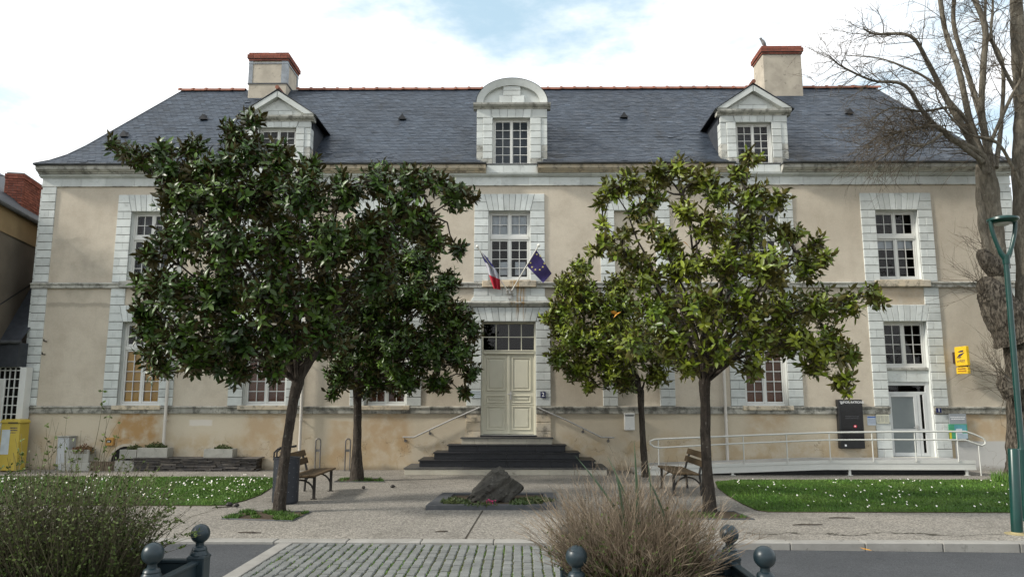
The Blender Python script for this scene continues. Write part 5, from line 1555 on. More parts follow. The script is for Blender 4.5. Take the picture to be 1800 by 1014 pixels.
# ---- litter bin
bp_ = G(501, 884); bz_ = F(501, 803, bp_.y).z
bn = thing('litter_bin', 'dark perforated steel litter bin with hood beside the leaning magnolia', 'bin', (0, 0, 0))
bc = (bp_.x, bp_.y, 0); R_ = .235
mm = MB(); mm.lathe(bc, [(R_ - .02, 0.0), (R_ - .02, .02), (R_, .03), (R_, bz_ - .02), (R_ + .012, bz_ - .015), (R_ + .012, bz_), (R_ - .02, bz_), (R_ - .03, bz_ - .12)], 28); mm.build('body', M_bin, bn, smooth=40)
mm = MB()
for k in range(90):
    zz = .14 + (k // 9) * .085; an = (k % 9) / 9 * 6.283 + (k // 9 % 2) * .35; d = Vector((math.cos(an), math.sin(an), 0)); t_ = Vector((-d.y, d.x, 0)); p = Vector(bc) + d * (R_ + .002) + Vector((0, 0, zz)); s = .010
    mm.add([p + t_ * s, p + Vector((0, 0, s)), p - t_ * s, p - Vector((0, 0, s))], [(0, 1, 2, 3)])
mm.build('perforations', simple('bin_dots', (0.16, 0.17, 0.19), None, 9, .6), bn, kind='stuff')
mm = MB()
pts = [(bc[0] - R_ - .01, bc[1], bz_ - .06), (bc[0] - R_ - .01, bc[1], bz_ + .08), (bc[0] - R_ + .06, bc[1], bz_ + .15), (bc[0] - .05, bc[1], bz_ + .165), (bc[0] + .12, bc[1], bz_ + .20)]
mm.tube(pts, .016, 8); mm.tube([(p[0], p[1] + .16, p[2]) for p in pts], .016, 8); mm.build('hood_frame', M_black, bn, smooth=50)
mm = MB(); mm.box(bc[0] - .15, bc[0] + .12, bc[1] - .02, bc[1] + .18, bz_ + .172, bz_ + .182); mm.build('hood', M_black, bn)
mm = MB(); mm.lathe((bc[0], bc[1], 0), [(R_ - .035, bz_ - .10), (R_ - .035, bz_ - .09)], 24); mm.build('liner', M_black, bn)

# ---- benches (long axis along y, back away from the middle)
def bench(cx, cy, L_, sgn, label):
    # sgn +1: faces +x
    o = thing('bench', label, 'bench', (cx, cy, 0), 0 if sgn > 0 else math.pi, 'wooden slat benches with iron legs')
    for k in range(4):
        x = .30 - k * .135; mm = MB(); mm.cbox(x - .058, x + .058, -L_ / 2, L_ / 2, .43 - k * .006, .465 - k * .006, .006); mm.build('seat_slat', M_wood, o)
    for k in range(2):
        z = .56 + k * .155; x = -.26 - k * .055; M_ = Matrix.Translation((x, 0, z + .06)) @ Matrix.Rotation(rad(-18), 4, 'Y')
        mm = MB(); mm.cbox(-.016, .016, -L_ / 2, L_ / 2, -.062, .062, .006, M_); mm.build('back_slat', M_wood, o)
    for y in (-L_ / 2 + .18, L_ / 2 - .18):
        mm = MB(); mm.box(.28, .33, y - .022, y + .022, 0, .43); mm.box(.25, .36, y - .03, y + .03, 0, .012); mm.build('front_leg', M_dark_iron, o)
        mm = MB(); mm.tube([(-.24, y, 0), (-.23, y, .25), (-.21, y, .43), (-.25, y, .58), (-.345, y, .82)], .024, 6); mm.build('back_leg', M_dark_iron, o)
        mm = MB(); mm.tube([(.30, y, .12)] + [(.03 + .27 * math.cos(k * math.pi / 10), y, .12 + .24 * math.sin(k * math.pi / 10)) for k in range(1, 10)] + [(-.235, y, .12)], .018, 6); mm.build('arch_brace', M_dark_iron, o)
        mm = MB(); mm.box(-.22, .32, y - .02, y + .02, .395, .418); mm.build('seat_bearer', M_dark_iron, o)
    return o
bench(-3.92, -5.25, 1.62, 1, 'wooden slat bench behind the litter bin, left of the boulder')
bench(3.70, -4.6, 1.62, -1, 'wooden slat bench behind the right front magnolia trunk')

# ---- boulder in its stone-edged bed
bed = thing('stone_bed', 'rectangular planting bed edged with dark slabs around the boulder', 'bed')
c4 = [G(748, 896), G(979, 896), G(977, 871.5), G(778, 872)]
cc = sum(c4, Vector()) / 4
for i in range(4):
    A, B = c4[i], c4[(i + 1) % 4]; Ai, Bi = A.lerp(cc, .22), B.lerp(cc, .22)
    d1 = (B - A) * .0015
    mm = MB(); vs = [A + d1, B - d1, Bi - d1, Ai + d1]; up = Vector((0, 0, .075))
    vs = vs + [v + up for v in vs]; mm.add(vs, [(4, 5, 6, 7), (0, 1, 5, 4), (1, 2, 6, 5), (2, 3, 7, 6), (3, 0, 4, 7)])
    mm.build('edge_slab', simple('bed_slab', (0.060, 0.064, 0.07), (0.085, 0.088, 0.092), 5, .65, .3, .2) if i == 0 else bpy.data.materials['bed_slab'], bed)
mm = MB(); mm.add([A.lerp(cc, .21) + Vector((0, 0, .045)) for A in c4], [(0, 1, 2, 3)]); mm.build('bed_soil', M_soil, bed)
def rock(name, pts, label, mat, amp):
    bm = bmesh.new()
    for p in pts: bm.verts.new(p)
    bmesh.ops.convex_hull(bm, input=bm.verts)
    for v in [v for v in bm.verts if not v.link_faces]: bm.verts.remove(v)
    bmesh.ops.triangulate(bm, faces=bm.faces)
    for k in range(4): bmesh.ops.subdivide_edges(bm, edges=[e for e in bm.edges if e.calc_length() > .045], cuts=1, use_grid_fill=False); bmesh.ops.triangulate(bm, faces=bm.faces)
    bm.normal_update()
    for v in bm.verts:
        q = Vector((v.co.x * 1.2 + v.co.z * 1.1, v.co.y * 1.2, v.co.z * 5 - v.co.x * 4.2)) 
        d = noise.fractal(q * 1.6, 1.0, 2.0, 4) * amp + (noise.cell(q * 2.2) - .5) * amp * .6
        v.co += v.normal * d
    me = bpy.data.meshes.new(name); bm.to_mesh(me); bm.free(); me.materials.append(mat)
    me.polygons.foreach_set('use_smooth', [True] * len(me.polygons)); me.set_sharp_from_angle(angle=rad(28))
    return tag(link_mesh(name, me), label, 'rock')
t = NT('slate_boulder')
col = t.mix(t.rng(t.noise(4, 7, .65), .3, .7), (0.034, 0.032, 0.027), (0.066, 0.061, 0.051))
col = t.mix(t.rng(t.noise(14, 5), .58, .7, 0, .6), col, (0.11, 0.105, 0.09))
t.bump(t.math('ADD', t.noise(18, 6), t.noise(3, 6, .6, t.mapv((3, 3, 11)))), .6, .02)
M_rock = t.fin(col, .75, .3)
yb = (c4[0].y + c4[3].y) / 2
rp = []
for (px, py, dy) in ((808, 887, -.15), (812, 882, .2), (822, 872, -.3), (832, 858, -.25), (832, 858, .2), (866, 824, -.12), (876, 819, .05), (884, 823, .22), (896, 836, -.2), (921, 854, .0), (918, 860, .3), (908, 868, -.15), (893, 882, -.3), (885, 884, .35), (840, 886, -.35), (862, 850, -.42), (860, 886, -.42)):
    rp.append(F(px, py, yb + .05 + dy))
rock('boulder', rp, 'large slanted dark slate boulder in the bed before the steps', M_rock, .035)
bp2 = thing('bed_plants', 'low green groundcover in the bed around the boulder', 'plants'); bp2['kind'] = 'stuff'
r = random.Random(21)
for (px, py, rx, ry, n) in ((800, 884, .26, .3, 600), (940, 882, .36, .3, 700), (915, 888, .2, .12, 250), (845, 890, .3, .07, 150)):
    p = G(px, py, .05); small_plant('groundcover', M_herb, (p.x, p.y, .045), rx, ry, .10, n, bp2, r)
p = G(865, 884, .06); mm = MB()
for k in range(8):
    c0 = Vector((p.x + r.gauss(0, .06), p.y + r.gauss(0, .04), .09 + r.uniform(0, .04)))
    mm.add([c0 + Vector((.022 * math.cos(j * 1.047), .022 * math.sin(j * 1.047), .006 * (j % 2))) for j in range(6)], [tuple(range(6))])
    mm.tube([c0 - Vector((0, 0, .06)), c0], .003, 3)
o = thing('pink_primrose', 'small clump of pink flowers at the foot of the boulder', 'flowers'); mm.build('blossoms', M_pink, o, kind='stuff')

# ---- lamp post and short green post
lp_ = thing('lamp_post', 'dark green street lamp with loop-shaped head before the bare tree', 'street lamp')
lb_ = G(1806, 915); YL = lb_.y
th_ = F(1768, 452, YL); bx_ = Vector((lb_.x, YL, 0)); tp = Vector((th_.x, YL, th_.z))
mm = MB(); q = bx_.lerp(tp, .26)
mm.tube([bx_, q], .062, 14); mm.tube([q, q + Vector((0, 0, .06)), tp], [.062, .048, .042], 14); mm.build('pole', M_green, lp_, smooth=40)
mm = MB(); mm.lathe(bx_, [(.10, 0), (.10, .02), (.065, .04), (.065, .3)], 16); mm.build('base', M_green, lp_, smooth=40)
mm = MB(); tc_ = F(1762.5, 388, YL); hw = F(1786, 388, YL).x - tc_.x
mm.tube([tp - Vector((0, 0, .12)), tp + Vector((0, 0, .03))], [.052, .062], 14); mm.build('collar', M_green, lp_, smooth=40)
for s in (-1, 1):
    pts = [tp + Vector((s * .02, 0, -.02)), tp + Vector((s * .075, 0, .07))]
    for k in range(1, 9):
        u = k / 8; pts.append(Vector((tp.x + (tc_.x - tp.x) * u + s * (.075 + (hw - .075 - .02) * math.sin(u * math.pi / 2)), YL, tp.z + .07 + (tc_.z - tp.z - .07) * u)))
    mm = MB(); mm.tube(pts, [.045, .04] + [.033] * 8, 10, sq=1.0); mm.build('arm', M_green, lp_, smooth=50)
mm = MB(); mm.lathe((tc_.x, YL, tc_.z), [(hw - .08, -.05), (hw - .02, -.03), (hw + .015, 0), (hw + .01, .035), (hw - .08, .065), (.02, .085)], 28); mm.build('luminaire', M_green, lp_, smooth=40)
mm = MB(); mm.lathe((tc_.x, YL, tc_.z), [(.02, -.085), (hw - .14, -.08), (hw - .09, -.052), (hw - .09, -.045)], 24); mm.build('diffuser', simple('lamp_diffuser', (0.55, 0.55, 0.53), None, 4, .25, .5), lp_, smooth=60)
gp = thing('green_post', 'short dark green round post on the pavement before the street lamp', 'post')
b0 = G(1788, 938); t0 = F(1781, 788, b0.y); mm = MB(); mm.tube([b0, Vector((t0.x, b0.y, t0.z - .02)), Vector((t0.x, b0.y, t0.z))], [.075, .072, .06], 14); mm.build('shaft', M_green, gp, smooth=40)
mm = MB(); mm.lathe(b0, [(.16, 0), (.16, .006), (.09, .012), (.085, .03)], 16); mm.build('base_collar', simple('yellowed_mortar', (0.36, 0.30, 0.16), None, 9, .9), gp)

# ---- ball-topped metal planters in the foreground
def planter_box(name_label, x0, x1, y0, y1, bush_label):
    o = thing('metal_planter', name_label, 'planter', group='blue-grey metal planters with ball finials')
    for (x, y) in ((x0, y0), (x1, y0), (x1, y1), (x0, y1)):
        mm = MB(); w = .058; mm.cbox(x - w, x + w, y - w, y + w, 0, .83, .006); mm.cbox(x - w - .004, x + w + .004, y - w - .004, y + w + .004, .805, .822, .004); mm.build('corner_post', M_bollard, o)
        mm = MB(); mm.lathe((x, y, .83), [(.062, 0), (.060, .012), (.05, .028), (.052, .036), (.045, .05), (.030, .058), (.027, .075), (.03, .082)], 20); mm.build('post_cap', M_bollard, o, smooth=40)
        mm = MB(); mm.ball((x, y, .97), .065, 24, 16); mm.build('ball_finial', M_bollard, o, smooth=80)
    for (a, b, c, d) in ((x0 + .058, x1 - .058, y0 - .012, y0 + .012), (x0 + .058, x1 - .058, y1 - .012, y1 + .012), (x0 - .012, x0 + .012, y0 + .058, y1 - .058), (x1 - .012, x1 + .012, y0 + .058, y1 - .058)):
        mm = MB(); mm.cbox(a, b, c, d, .10, .775, .004); mm.build('side_panel', M_bollard, o)
        e = .014
        mm = MB(); mm.cbox(a if b - a > .2 else a - e, b if b - a > .2 else b + e, c - (e if b - a > .2 else 0), d + (e if b - a > .2 else 0), .776, .80, .005); mm.build('top_rail', M_bollard, o)
    mm = MB(); mm.box(x0, x1, y0, y1, .60, .70); mm.build('soil', M_soil, o)
    return o
planter_box('blue-grey metal planter with ball finials at the lower left', -3.06, -1.90, -15.68, -15.01, '')
planter_box('blue-grey metal planter with ball finials holding the dry brown shrub', .67, 1.79, -15.73, -14.98, '')

# ---- pigeon on the right chimney
pg = thing('pigeon', 'small grey bird perched on the left edge of the right chimney', 'bird')
pp = F(1341, 79, 3.45); zb0 = 13.58 + 4 * .076 + .0
bm = bmesh.new(); bmesh.ops.create_uvsphere(bm, u_segments=14, v_segments=10, radius=1)
for v in bm.verts:
    x, y, z = v.co
    w = 1.0 if x < .2 else 1.0 - .35 * (x - .2)
    v.co = Vector((x * .14 - .01, y * .065 * w, z * .075 + x * .05))
    if x < -.75: v.co.x -= .09 * (-.75 - x) / .25; v.co.z -= .03
M_bird = simple('pigeon_grey', (0.16, 0.16, 0.17), (0.24, 0.23, 0.22), 20, .8)
def pig(bm, nm, M_, mat):
    me = bpy.data.meshes.new(nm); bm.to_mesh(me); bm.free(); me.transform(M_); me.materials.append(mat); me.polygons.foreach_set('use_smooth', [True] * len(me.polygons)); return link_mesh(nm, me, pg)
px_, py_ = CHR[0] + .06, 3.52
# neck and head grow out of the body surface
for v in bm.verts: pass
R0 = Matrix.Translation((px_, py_, zb0 + .13)) @ Matrix.Rotation(rad(200), 4, 'Z') @ Matrix.Rotation(rad(-35), 4, 'Y')
body = pig(bm, 'body', R0, M_bird)
bm = bmesh.new(); bmesh.ops.create_uvsphere(bm, u_segments=12, v_segments=8, radius=.042)
hd = Matrix.Translation((px_ - .09, py_ - .03, zb0 + .265)); pig(bm, 'head', hd, M_bird)
mm = MB(); mm.tube([(px_ - .05, py_ - .015, zb0 + .19), (px_ - .09, py_ - .03, zb0 + .26)], [.045, .034], 10); mm.build('neck', M_bird, pg, smooth=80)
mm = MB(); mm.tube([(px_ - .125, py_ - .04, zb0 + .262), (px_ - .165, py_ - .055, zb0 + .253)], [.012, .002], 6); mm.build('beak', M_dark_iron, pg)
for s in (-.02, .02):
    mm = MB(); mm.tube([(px_, py_ + s, zb0 - .002), (px_, py_ + s, zb0 + .09)], .006, 5); mm.build('leg', simple('bird_leg', (0.35, 0.1, 0.08), None, 9, .7) if s < 0 else bpy.data.materials['bird_leg'], pg)

# ================================================================== neighbour house at the left
NB = thing('neighbour_house', 'brown rendered house with red brick chimney at the left edge', 'building')
M_nwall = simple('brown_render', (0.155, 0.13, 0.10), (0.105, 0.088, 0.068), .7, .92, .15, .4, 60)
M_nband = simple('ochre_band', (0.30, 0.215, 0.115), (0.24, 0.17, 0.09), 1.5, .9, .15, .3, 60)
def nwx(y): return -14.26 - .22 * (y - 1.0)
def npt(px, py):
    d = ray(px, py); # hit the oblique wall plane x = nwx(y)
    t_ = (nwx(CAM.y) - CAM.x) / (d.x + .22 * d.y); return CAM + d * t_
ze = (npt(0, 362).z + npt(66, 396).z) / 2
zbnd = (npt(0, 409).z + npt(60, 432).z) / 2
def nquad(m, y0, y1, z0, z1, off=0.0):
    m.quad((nwx(y0) + off, y0, z0), (nwx(y1) + off, y1, z0), (nwx(y1) + off, y1, z1), (nwx(y0) + off, y0, z1))
mm = MB(); nquad(mm, -1.5, 9, 0, ze); mm.quad((nwx(-1.5), -1.5, 0), (nwx(-1.5), -1.5, ze), (-22, -3.3, ze), (-22, -3.3, 0)); mm.quad((nwx(9), 9, 0), (-22, 9, 0), (-22, 9, ze), (nwx(9), 9, ze)); mm.quad((-22, -3.3, 0), (-22, -3.3, ze), (-22, 9, ze), (-22, 9, 0)); mm.build('wall', M_nwall, NB)
mm = MB(); nquad(mm, -1.5, 9, zbnd, ze, .03); mm.build('cornice_band', M_nband, NB)
mm = MB(); mm.tube([(nwx(-1.8) + .16, -1.8, ze + .02), (nwx(9) + .16, 9, ze + .02)], .07, 8); mm.build('gutter', M_zinc_dark, NB)
mm = MB()
ey0, ey1 = -1.9, 9.3
A, B = Vector((nwx(ey0) + .18, ey0, ze + .04)), Vector((nwx(ey1) + .18, ey1, ze + .04))
C_, D_ = Vector((-18.6, ey1, ze + 2.7)), Vector((-17.4, ey0, ze + 2.7)); E_, F_ = Vector((-22.5, ey1, ze - .3)), Vector((-22.0, ey0 - 1.5, ze - .3))
mm.add([A, B, C_, D_], [(0, 1, 2, 3)]); mm.add([D_, C_, E_, F_], [(0, 1, 2, 3)]); mm.add([A, D_, F_], [(0, 1, 2)]); mm.add([B, E_, C_], [(0, 1, 2)])
o = mm.build('roof', M_slate_plain, NB)
# brick chimney, brick by brick
c0 = npt(36, 372); cy0 = c0.y + .35
ch = thing('chimney', None, None); ch.parent = NB
cw, cl = .50, 1.55                        # along x, along the wall
ang = math.atan(-.22)
Mch = Matrix.Translation((nwx(cy0) - .44, cy0, ze - .2)) @ Matrix.Rotation(math.atan2(.22, 1) , 4, 'Z')
ztop = F(40, 302, cy0).z - (ze - .2)
nb_courses = int(ztop / .075)
mm = MB(); mm.box(-cw / 2 + .02, cw / 2 - .02, .02, cl - .02, 0, ztop - .02, Mch); mm.build('core', M_joint, ch)
brk = []
for k in range(nb_courses):
    z = k * .075 + .004; ofs = .115 if k % 2 else 0
    x = -cw / 2 - ofs
    while x < cw / 2 - .02:
        a, c = max(x, -cw / 2), min(x + .222, cw / 2); x += .23
        if c - a > .03: brk.append((k, a, c, 0, .11, z))
    y = .115 - ofs * .5 + (.0 if k % 2 else .0)
    y = .114
    first = True
    while y < cl - .02:
        l = .11 if (first and k % 2) else .222
        first = False
        a, c = y, min(y + l, cl); y += l + .008
        if c - a > .03: brk.append((k, cw / 2 - .11, cw / 2, a, c, z))
brk.sort(key=lambda b: -b[0])
restb = MB()
for i, (k, a, c, y0, y1, z) in enumerate(brk):
    e = .02 if k >= nb_courses - 2 else 0
    j = rnd.uniform(-.005, .005)
    args = (a - (e if a < 0 else -e * (a > 0.1)), c + e * (c > .2) + j * 0, y0 - e * (y0 < .01), y1, z, z + .066)
    if i < 290: b_ = MB(); b_.cbox(args[0] + .002, args[1] - .002 + j, args[2] - j, args[3], args[4], args[5], .006, Mch); b_.build('brick', M_brick, ch)
    else: restb.cbox(*args, .006, Mch)
if restb.v: restb.build('bricks', M_brick, ch, kind='stuff')
mm = MB(); mm.box(-cw / 2 - .0, -cw / 2 + .02, .0, cl, 0, nb_courses * .075, Mch); mm.box(-cw / 2 + .02, cw / 2 - .01, cl - .02, cl, 0, nb_courses * .075 - .002, Mch); mm.build('rear_faces', M_terracotta, ch)
# lean-to porch in the corner
LN = thing('lean_to', 'small slate-roofed lean-to with white gridded window in left corner', 'porch')
A = npt(61, 494) + Vector((.02, 0, 0)); B = npt(-40, 559) + Vector((.02, 0, 0)); C_ = F(-40, 616, -.45); D_ = F(51, 600, -.45)
A2 = Vector((-13.45, A.y, A.z)); D_ = Vector((min(D_.x, -13.30), -.45, D_.z)); 
mm = MB(); mm.add([A, B, C_, D_, A2], [(0, 1, 2), (0, 2, 3), (0, 3, 4)]); mm.build('roof', M_slate_plain, LN)
zg = D_.z
mm = MB(); mm.tube([(C_.x, -.48, zg - .02), (-13.26, -.48, zg - .02)], .05, 8); mm.build('gutter', M_zinc_dark, LN)
zf = F(20, 645, -.42).z
mm = MB(); mm.box(-16, -13.34, -.43, -.05, zf, zg - .03); mm.build('fascia', M_slate_plain, LN)
xw1 = Fx(33, 690, -.3)
mm = MB(); mm.box(xw1, Fx(44, 690, -.3) , -.33, -.06, 0, zf); mm.box(-16, Fx(-22, 690, -.3), -.33, -.06, 0, zf); mm.build('wall', M_white, LN)
gx0 = Fx(-22, 690, -.3); nxg = 6; gw = (xw1 - gx0) / nxg; gh = .235
zrow0 = 1.25
mm = MB(); mm.box(gx0, xw1, -.31, -.06, 0, zrow0); mm.build('door_panel', M_white, LN)
mm = MB()
nrow = int((zf - zrow0) / gh)
for i in range(nxg + 1): mm.box(gx0 + i * gw - .012, gx0 + i * gw + .012, -.315, -.28, zrow0, zf)
for j in range(nrow + 2): mm.box(gx0, xw1, -.3135, -.2815, min(zrow0 + j * gh, zf) - .012, min(zrow0 + j * gh, zf) + .012)
mm.build('glazing_bars', M_white, LN)
for i in range(nxg):
    for j in range(nrow + 1):
        z1_ = min(zrow0 + (j + 1) * gh - .012, zf)
        if z1_ - (zrow0 + j * gh) < .05: continue
        pm = MB(); pm.quad((gx0 + i * gw + .012, -.30, zrow0 + j * gh + .012), (gx0 + (i + 1) * gw - .012, -.30, zrow0 + j * gh + .012), (gx0 + (i + 1) * gw - .012, -.30, z1_), (gx0 + i * gw + .012, -.30, z1_)); pm.build('pane', M_glass, LN)
mm = MB(); mm.box(gx0, xw1, -.12, -.11, zrow0, zf); mm.build('dark_interior', M_darkroom, LN)
mm = MB(); mm.cbox(Fx(-10, 690, -.36), Fx(8, 690, -.36), -.40, -.335, 0.02, Fz(5, 666, -.36), .01); mm.build('white_door', M_white, LN)
# overhead wire to the neighbour chimney
ow = thing('overhead_wire', 'thin grey wire running to the neighbour chimney', 'wire')
mm = MB(); a = F(9, 309.5, cy0); mm.tube([a, a + Vector((-3, -.6, .02)), a + Vector((-8, -1.6, .25))], .012, 5); mm.build('strand', M_dark_iron, ow)
# ================================================================== lawns
def inside(x, y, poly):
    c = False; n = len(poly); j = n - 1
    for i in range(n):
        if (poly[i][1] > y) != (poly[j][1] > y) and x < (poly[j][0] - poly[i][0]) * (y - poly[i][1]) / (poly[j][1] - poly[i][1]) + poly[i][0]: c = not c
        j = i
    return c
def lawn(name, poly, nblade, ndaisy, dlabel, seed):
    r = random.Random(seed)
    o = sheet(name, [(p[0], p[1]) for p in poly], M_lawn, 0.014)
    # low earth edge
    m = MB(); n = len(poly)
    for i in range(n):
        a, b = poly[i], poly[(i + 1) % n]
        m.quad((a[0], a[1], 0.0), (b[0], b[1], 0.0), (b[0], b[1], .0138), (a[0], a[1], .0138))
    m.build('lawn_edge', M_soil, o)
    x0, x1 = min(p[0] for p in poly), max(p[0] for p in poly); y0, y1 = min(p[1] for p in poly), max(p[1] for p in poly)
    m = MB(); m.vc = []
    k = 0
    while k < nblade:
        x, y = r.uniform(x0, x1), r.uniform(y0, y1)
        if not inside(x, y, poly): continue
        k += 1
        h = r.uniform(.025, .06) * (.8 + .5 * noise.noise((x * .9, y * .9, 0))); a = r.uniform(0, 3.14); w = .009
        dx, dy = math.cos(a) * w, math.sin(a) * w
        m.add([(x - dx, y - dy, .012), (x + dx, y + dy, .012), (x + r.gauss(0, .02), y + r.gauss(0, .02), .012 + h)], [(0, 1, 2)])
        m.vc += [max(.4, r.gauss(1.0, .25) + .5 * noise.noise((x * .9, y * .9, 5)) + .35 * noise.noise((x * 3, y * 3, 9)))] * 3
    tag(m.build('grass', M_blade, None), 'short green grass of the ' + dlabel, 'grass', kind='stuff')
    m = MB(); k = 0
    while k < ndaisy:
        x, y = r.uniform(x0, x1), r.uniform(y0, y1)
        if not inside(x, y, poly) or noise.noise((x * .8 + seed, y * 1.1, 1.0)) + .35 * r.random() < .08: continue
        k += 1
        z = r.uniform(.045, .075); q = r.uniform(.010, .018); tx, ty = r.gauss(0, .3), r.gauss(.55, .3)
        m.cm = 0
        m.add([(x + q * math.cos(j * .7854), y + q * math.sin(j * .7854), z + q * (tx * math.cos(j * .7854) + ty * math.sin(j * .7854))) for j in range(8)], [tuple(range(8))])
        m.cm = 1
        m.add([(x + q * .35 * math.cos(j * 1.047), y + q * .35 * math.sin(j * 1.047), z + .004 + q * .35 * (tx * math.cos(j * 1.047) + ty * math.sin(j * 1.047))) for j in range(6)], [tuple(range(6))])
    tag(m.build('daisies', [M_petal, M_dandelion], None), 'white daisies scattered over the ' + dlabel, 'flowers', kind='stuff')
g = lambda px, py: tuple(G(px, py))[:2]
pl_ = [(-16.0, -6.85), g(370, 889), g(400, 888), g(430, 880), g(458, 870), g(478, 857), g(484, 846), g(480, 840), g(440, 838.5), (-16.0, -1.85)]
lawn('lawn_left', pl_, 30000, 480, 'left lawn', 31)
pr_ = [g(1257, 847), g(1262, 858), g(1280, 872), g(1305, 886), g(1330, 897), g(1350, 900), (18.0, -7.45), (18.0, -2.2), g(1290, 843.5)]
lawn('lawn_right', pr_, 30000, 230, 'right lawn', 37)

# ================================================================== magnolias
def bark(name, c1, c2, lich, fs=.8):
    t = NT(name)
    col = t.mix(t.rng(t.noise(7, 7, .65, t.mapv((1, 1, .35))), .3, .7), c1, c2)
    col = t.mix(t.rng(t.noise(16, 5, .6), .60, .70, 0, .75), col, lich)
    fis = t.noise(26, 5, .6, t.mapv((1, 1, .22)))
    col = t.mix(t.rng(fis, .50, .62, 0, fs), col, tuple(q * .35 for q in c2))
    t.bump(t.math('SUBTRACT', t.noise(9, 5), t.math('MULTIPLY', t.rng(fis, .46, .64), 1.5 * fs)), .9, .03)
    return t.fin(col, .9, .15)
M_bark = bark('magnolia_bark', (0.070, 0.058, 0.047), (0.040, 0.033, 0.027), (0.15, 0.142, 0.122), .35)
M_bark2 = bark('linden_bark', (0.145, 0.125, 0.10), (0.062, 0.053, 0.042), (0.19, 0.18, 0.14))
M_bark3 = bark('linden_stem_bark', (0.19, 0.17, 0.135), (0.115, 0.10, 0.078), (0.25, 0.245, 0.20), .3)
M_branch = simple('magnolia_twig', (0.085, 0.07, 0.055), (0.05, 0.042, 0.034), 9, .85, .2)
M_leaf_dk = leafy('magnolia_leaf_dark', (0.020, 0.048, 0.006), (0.048, 0.084, 0.010), .40, .32, (0.060, 0.050, 0.016))
M_leaf_lt = leafy('magnolia_leaf_light', (0.068, 0.108, 0.008), (0.145, 0.170, 0.016), .38, .34, (0.105, 0.095, 0.025))
M_leaf_old = simple('yellowed_leaf', (0.55, 0.30, 0.03), (0.42, 0.16, 0.03), 9, .6)
def leaf_verts(L_, w, curl):
    # 8 points: base, two rows of three, tip; folded on the midrib, tip drooping
    return [(0, 0, 0), (-w * .75, L_ * .30, .16 * w), (0, L_ * .30, -.05 * w), (w * .75, L_ * .30, .16 * w), (-w * .85, L_ * .64, .10 * w - curl * .5), (0, L_ * .64, -.10 * w - curl * .5), (w * .85, L_ * .64, .10 * w - curl * .5), (0, L_, -curl * 1.6)]
LEAF_F = [(0, 2, 1), (0, 3, 2), (1, 2, 5, 4), (2, 3, 6, 5), (4, 5, 7), (5, 6, 7)]
def leaf_mesh(nm, L_, w, curl, mat, tint):
    m = MB(); m.add(leaf_verts(L_, w, curl), LEAF_F); m.vc = [tint] * 8
    o = m.build(nm, mat, None, smooth=180); me = o.data; bpy.data.objects.remove(o); return me
def curve_pts(a, b, bow, n=6, r=rnd):
    a, b = Vector(a), Vector(b); d = b - a; side = Vector((r.gauss(0, 1), r.gauss(0, 1), r.gauss(0, .4))).normalized(); hd = math.hypot(d.x, d.y)
    c = a.lerp(b, .45) + Vector((0, 0, .26 * hd)) + side * bow * d.length
    w = [Vector((r.gauss(0, .03), r.gauss(0, .03), r.gauss(0, .03))) for _ in range(n + 1)]; w[0] *= 0; w[-1] *= 0
    return [a * (1 - t / n) ** 2 + c * (2 * (t / n) * (1 - t / n)) + b * (t / n) ** 2 + w[t] for t in range(n + 1)]
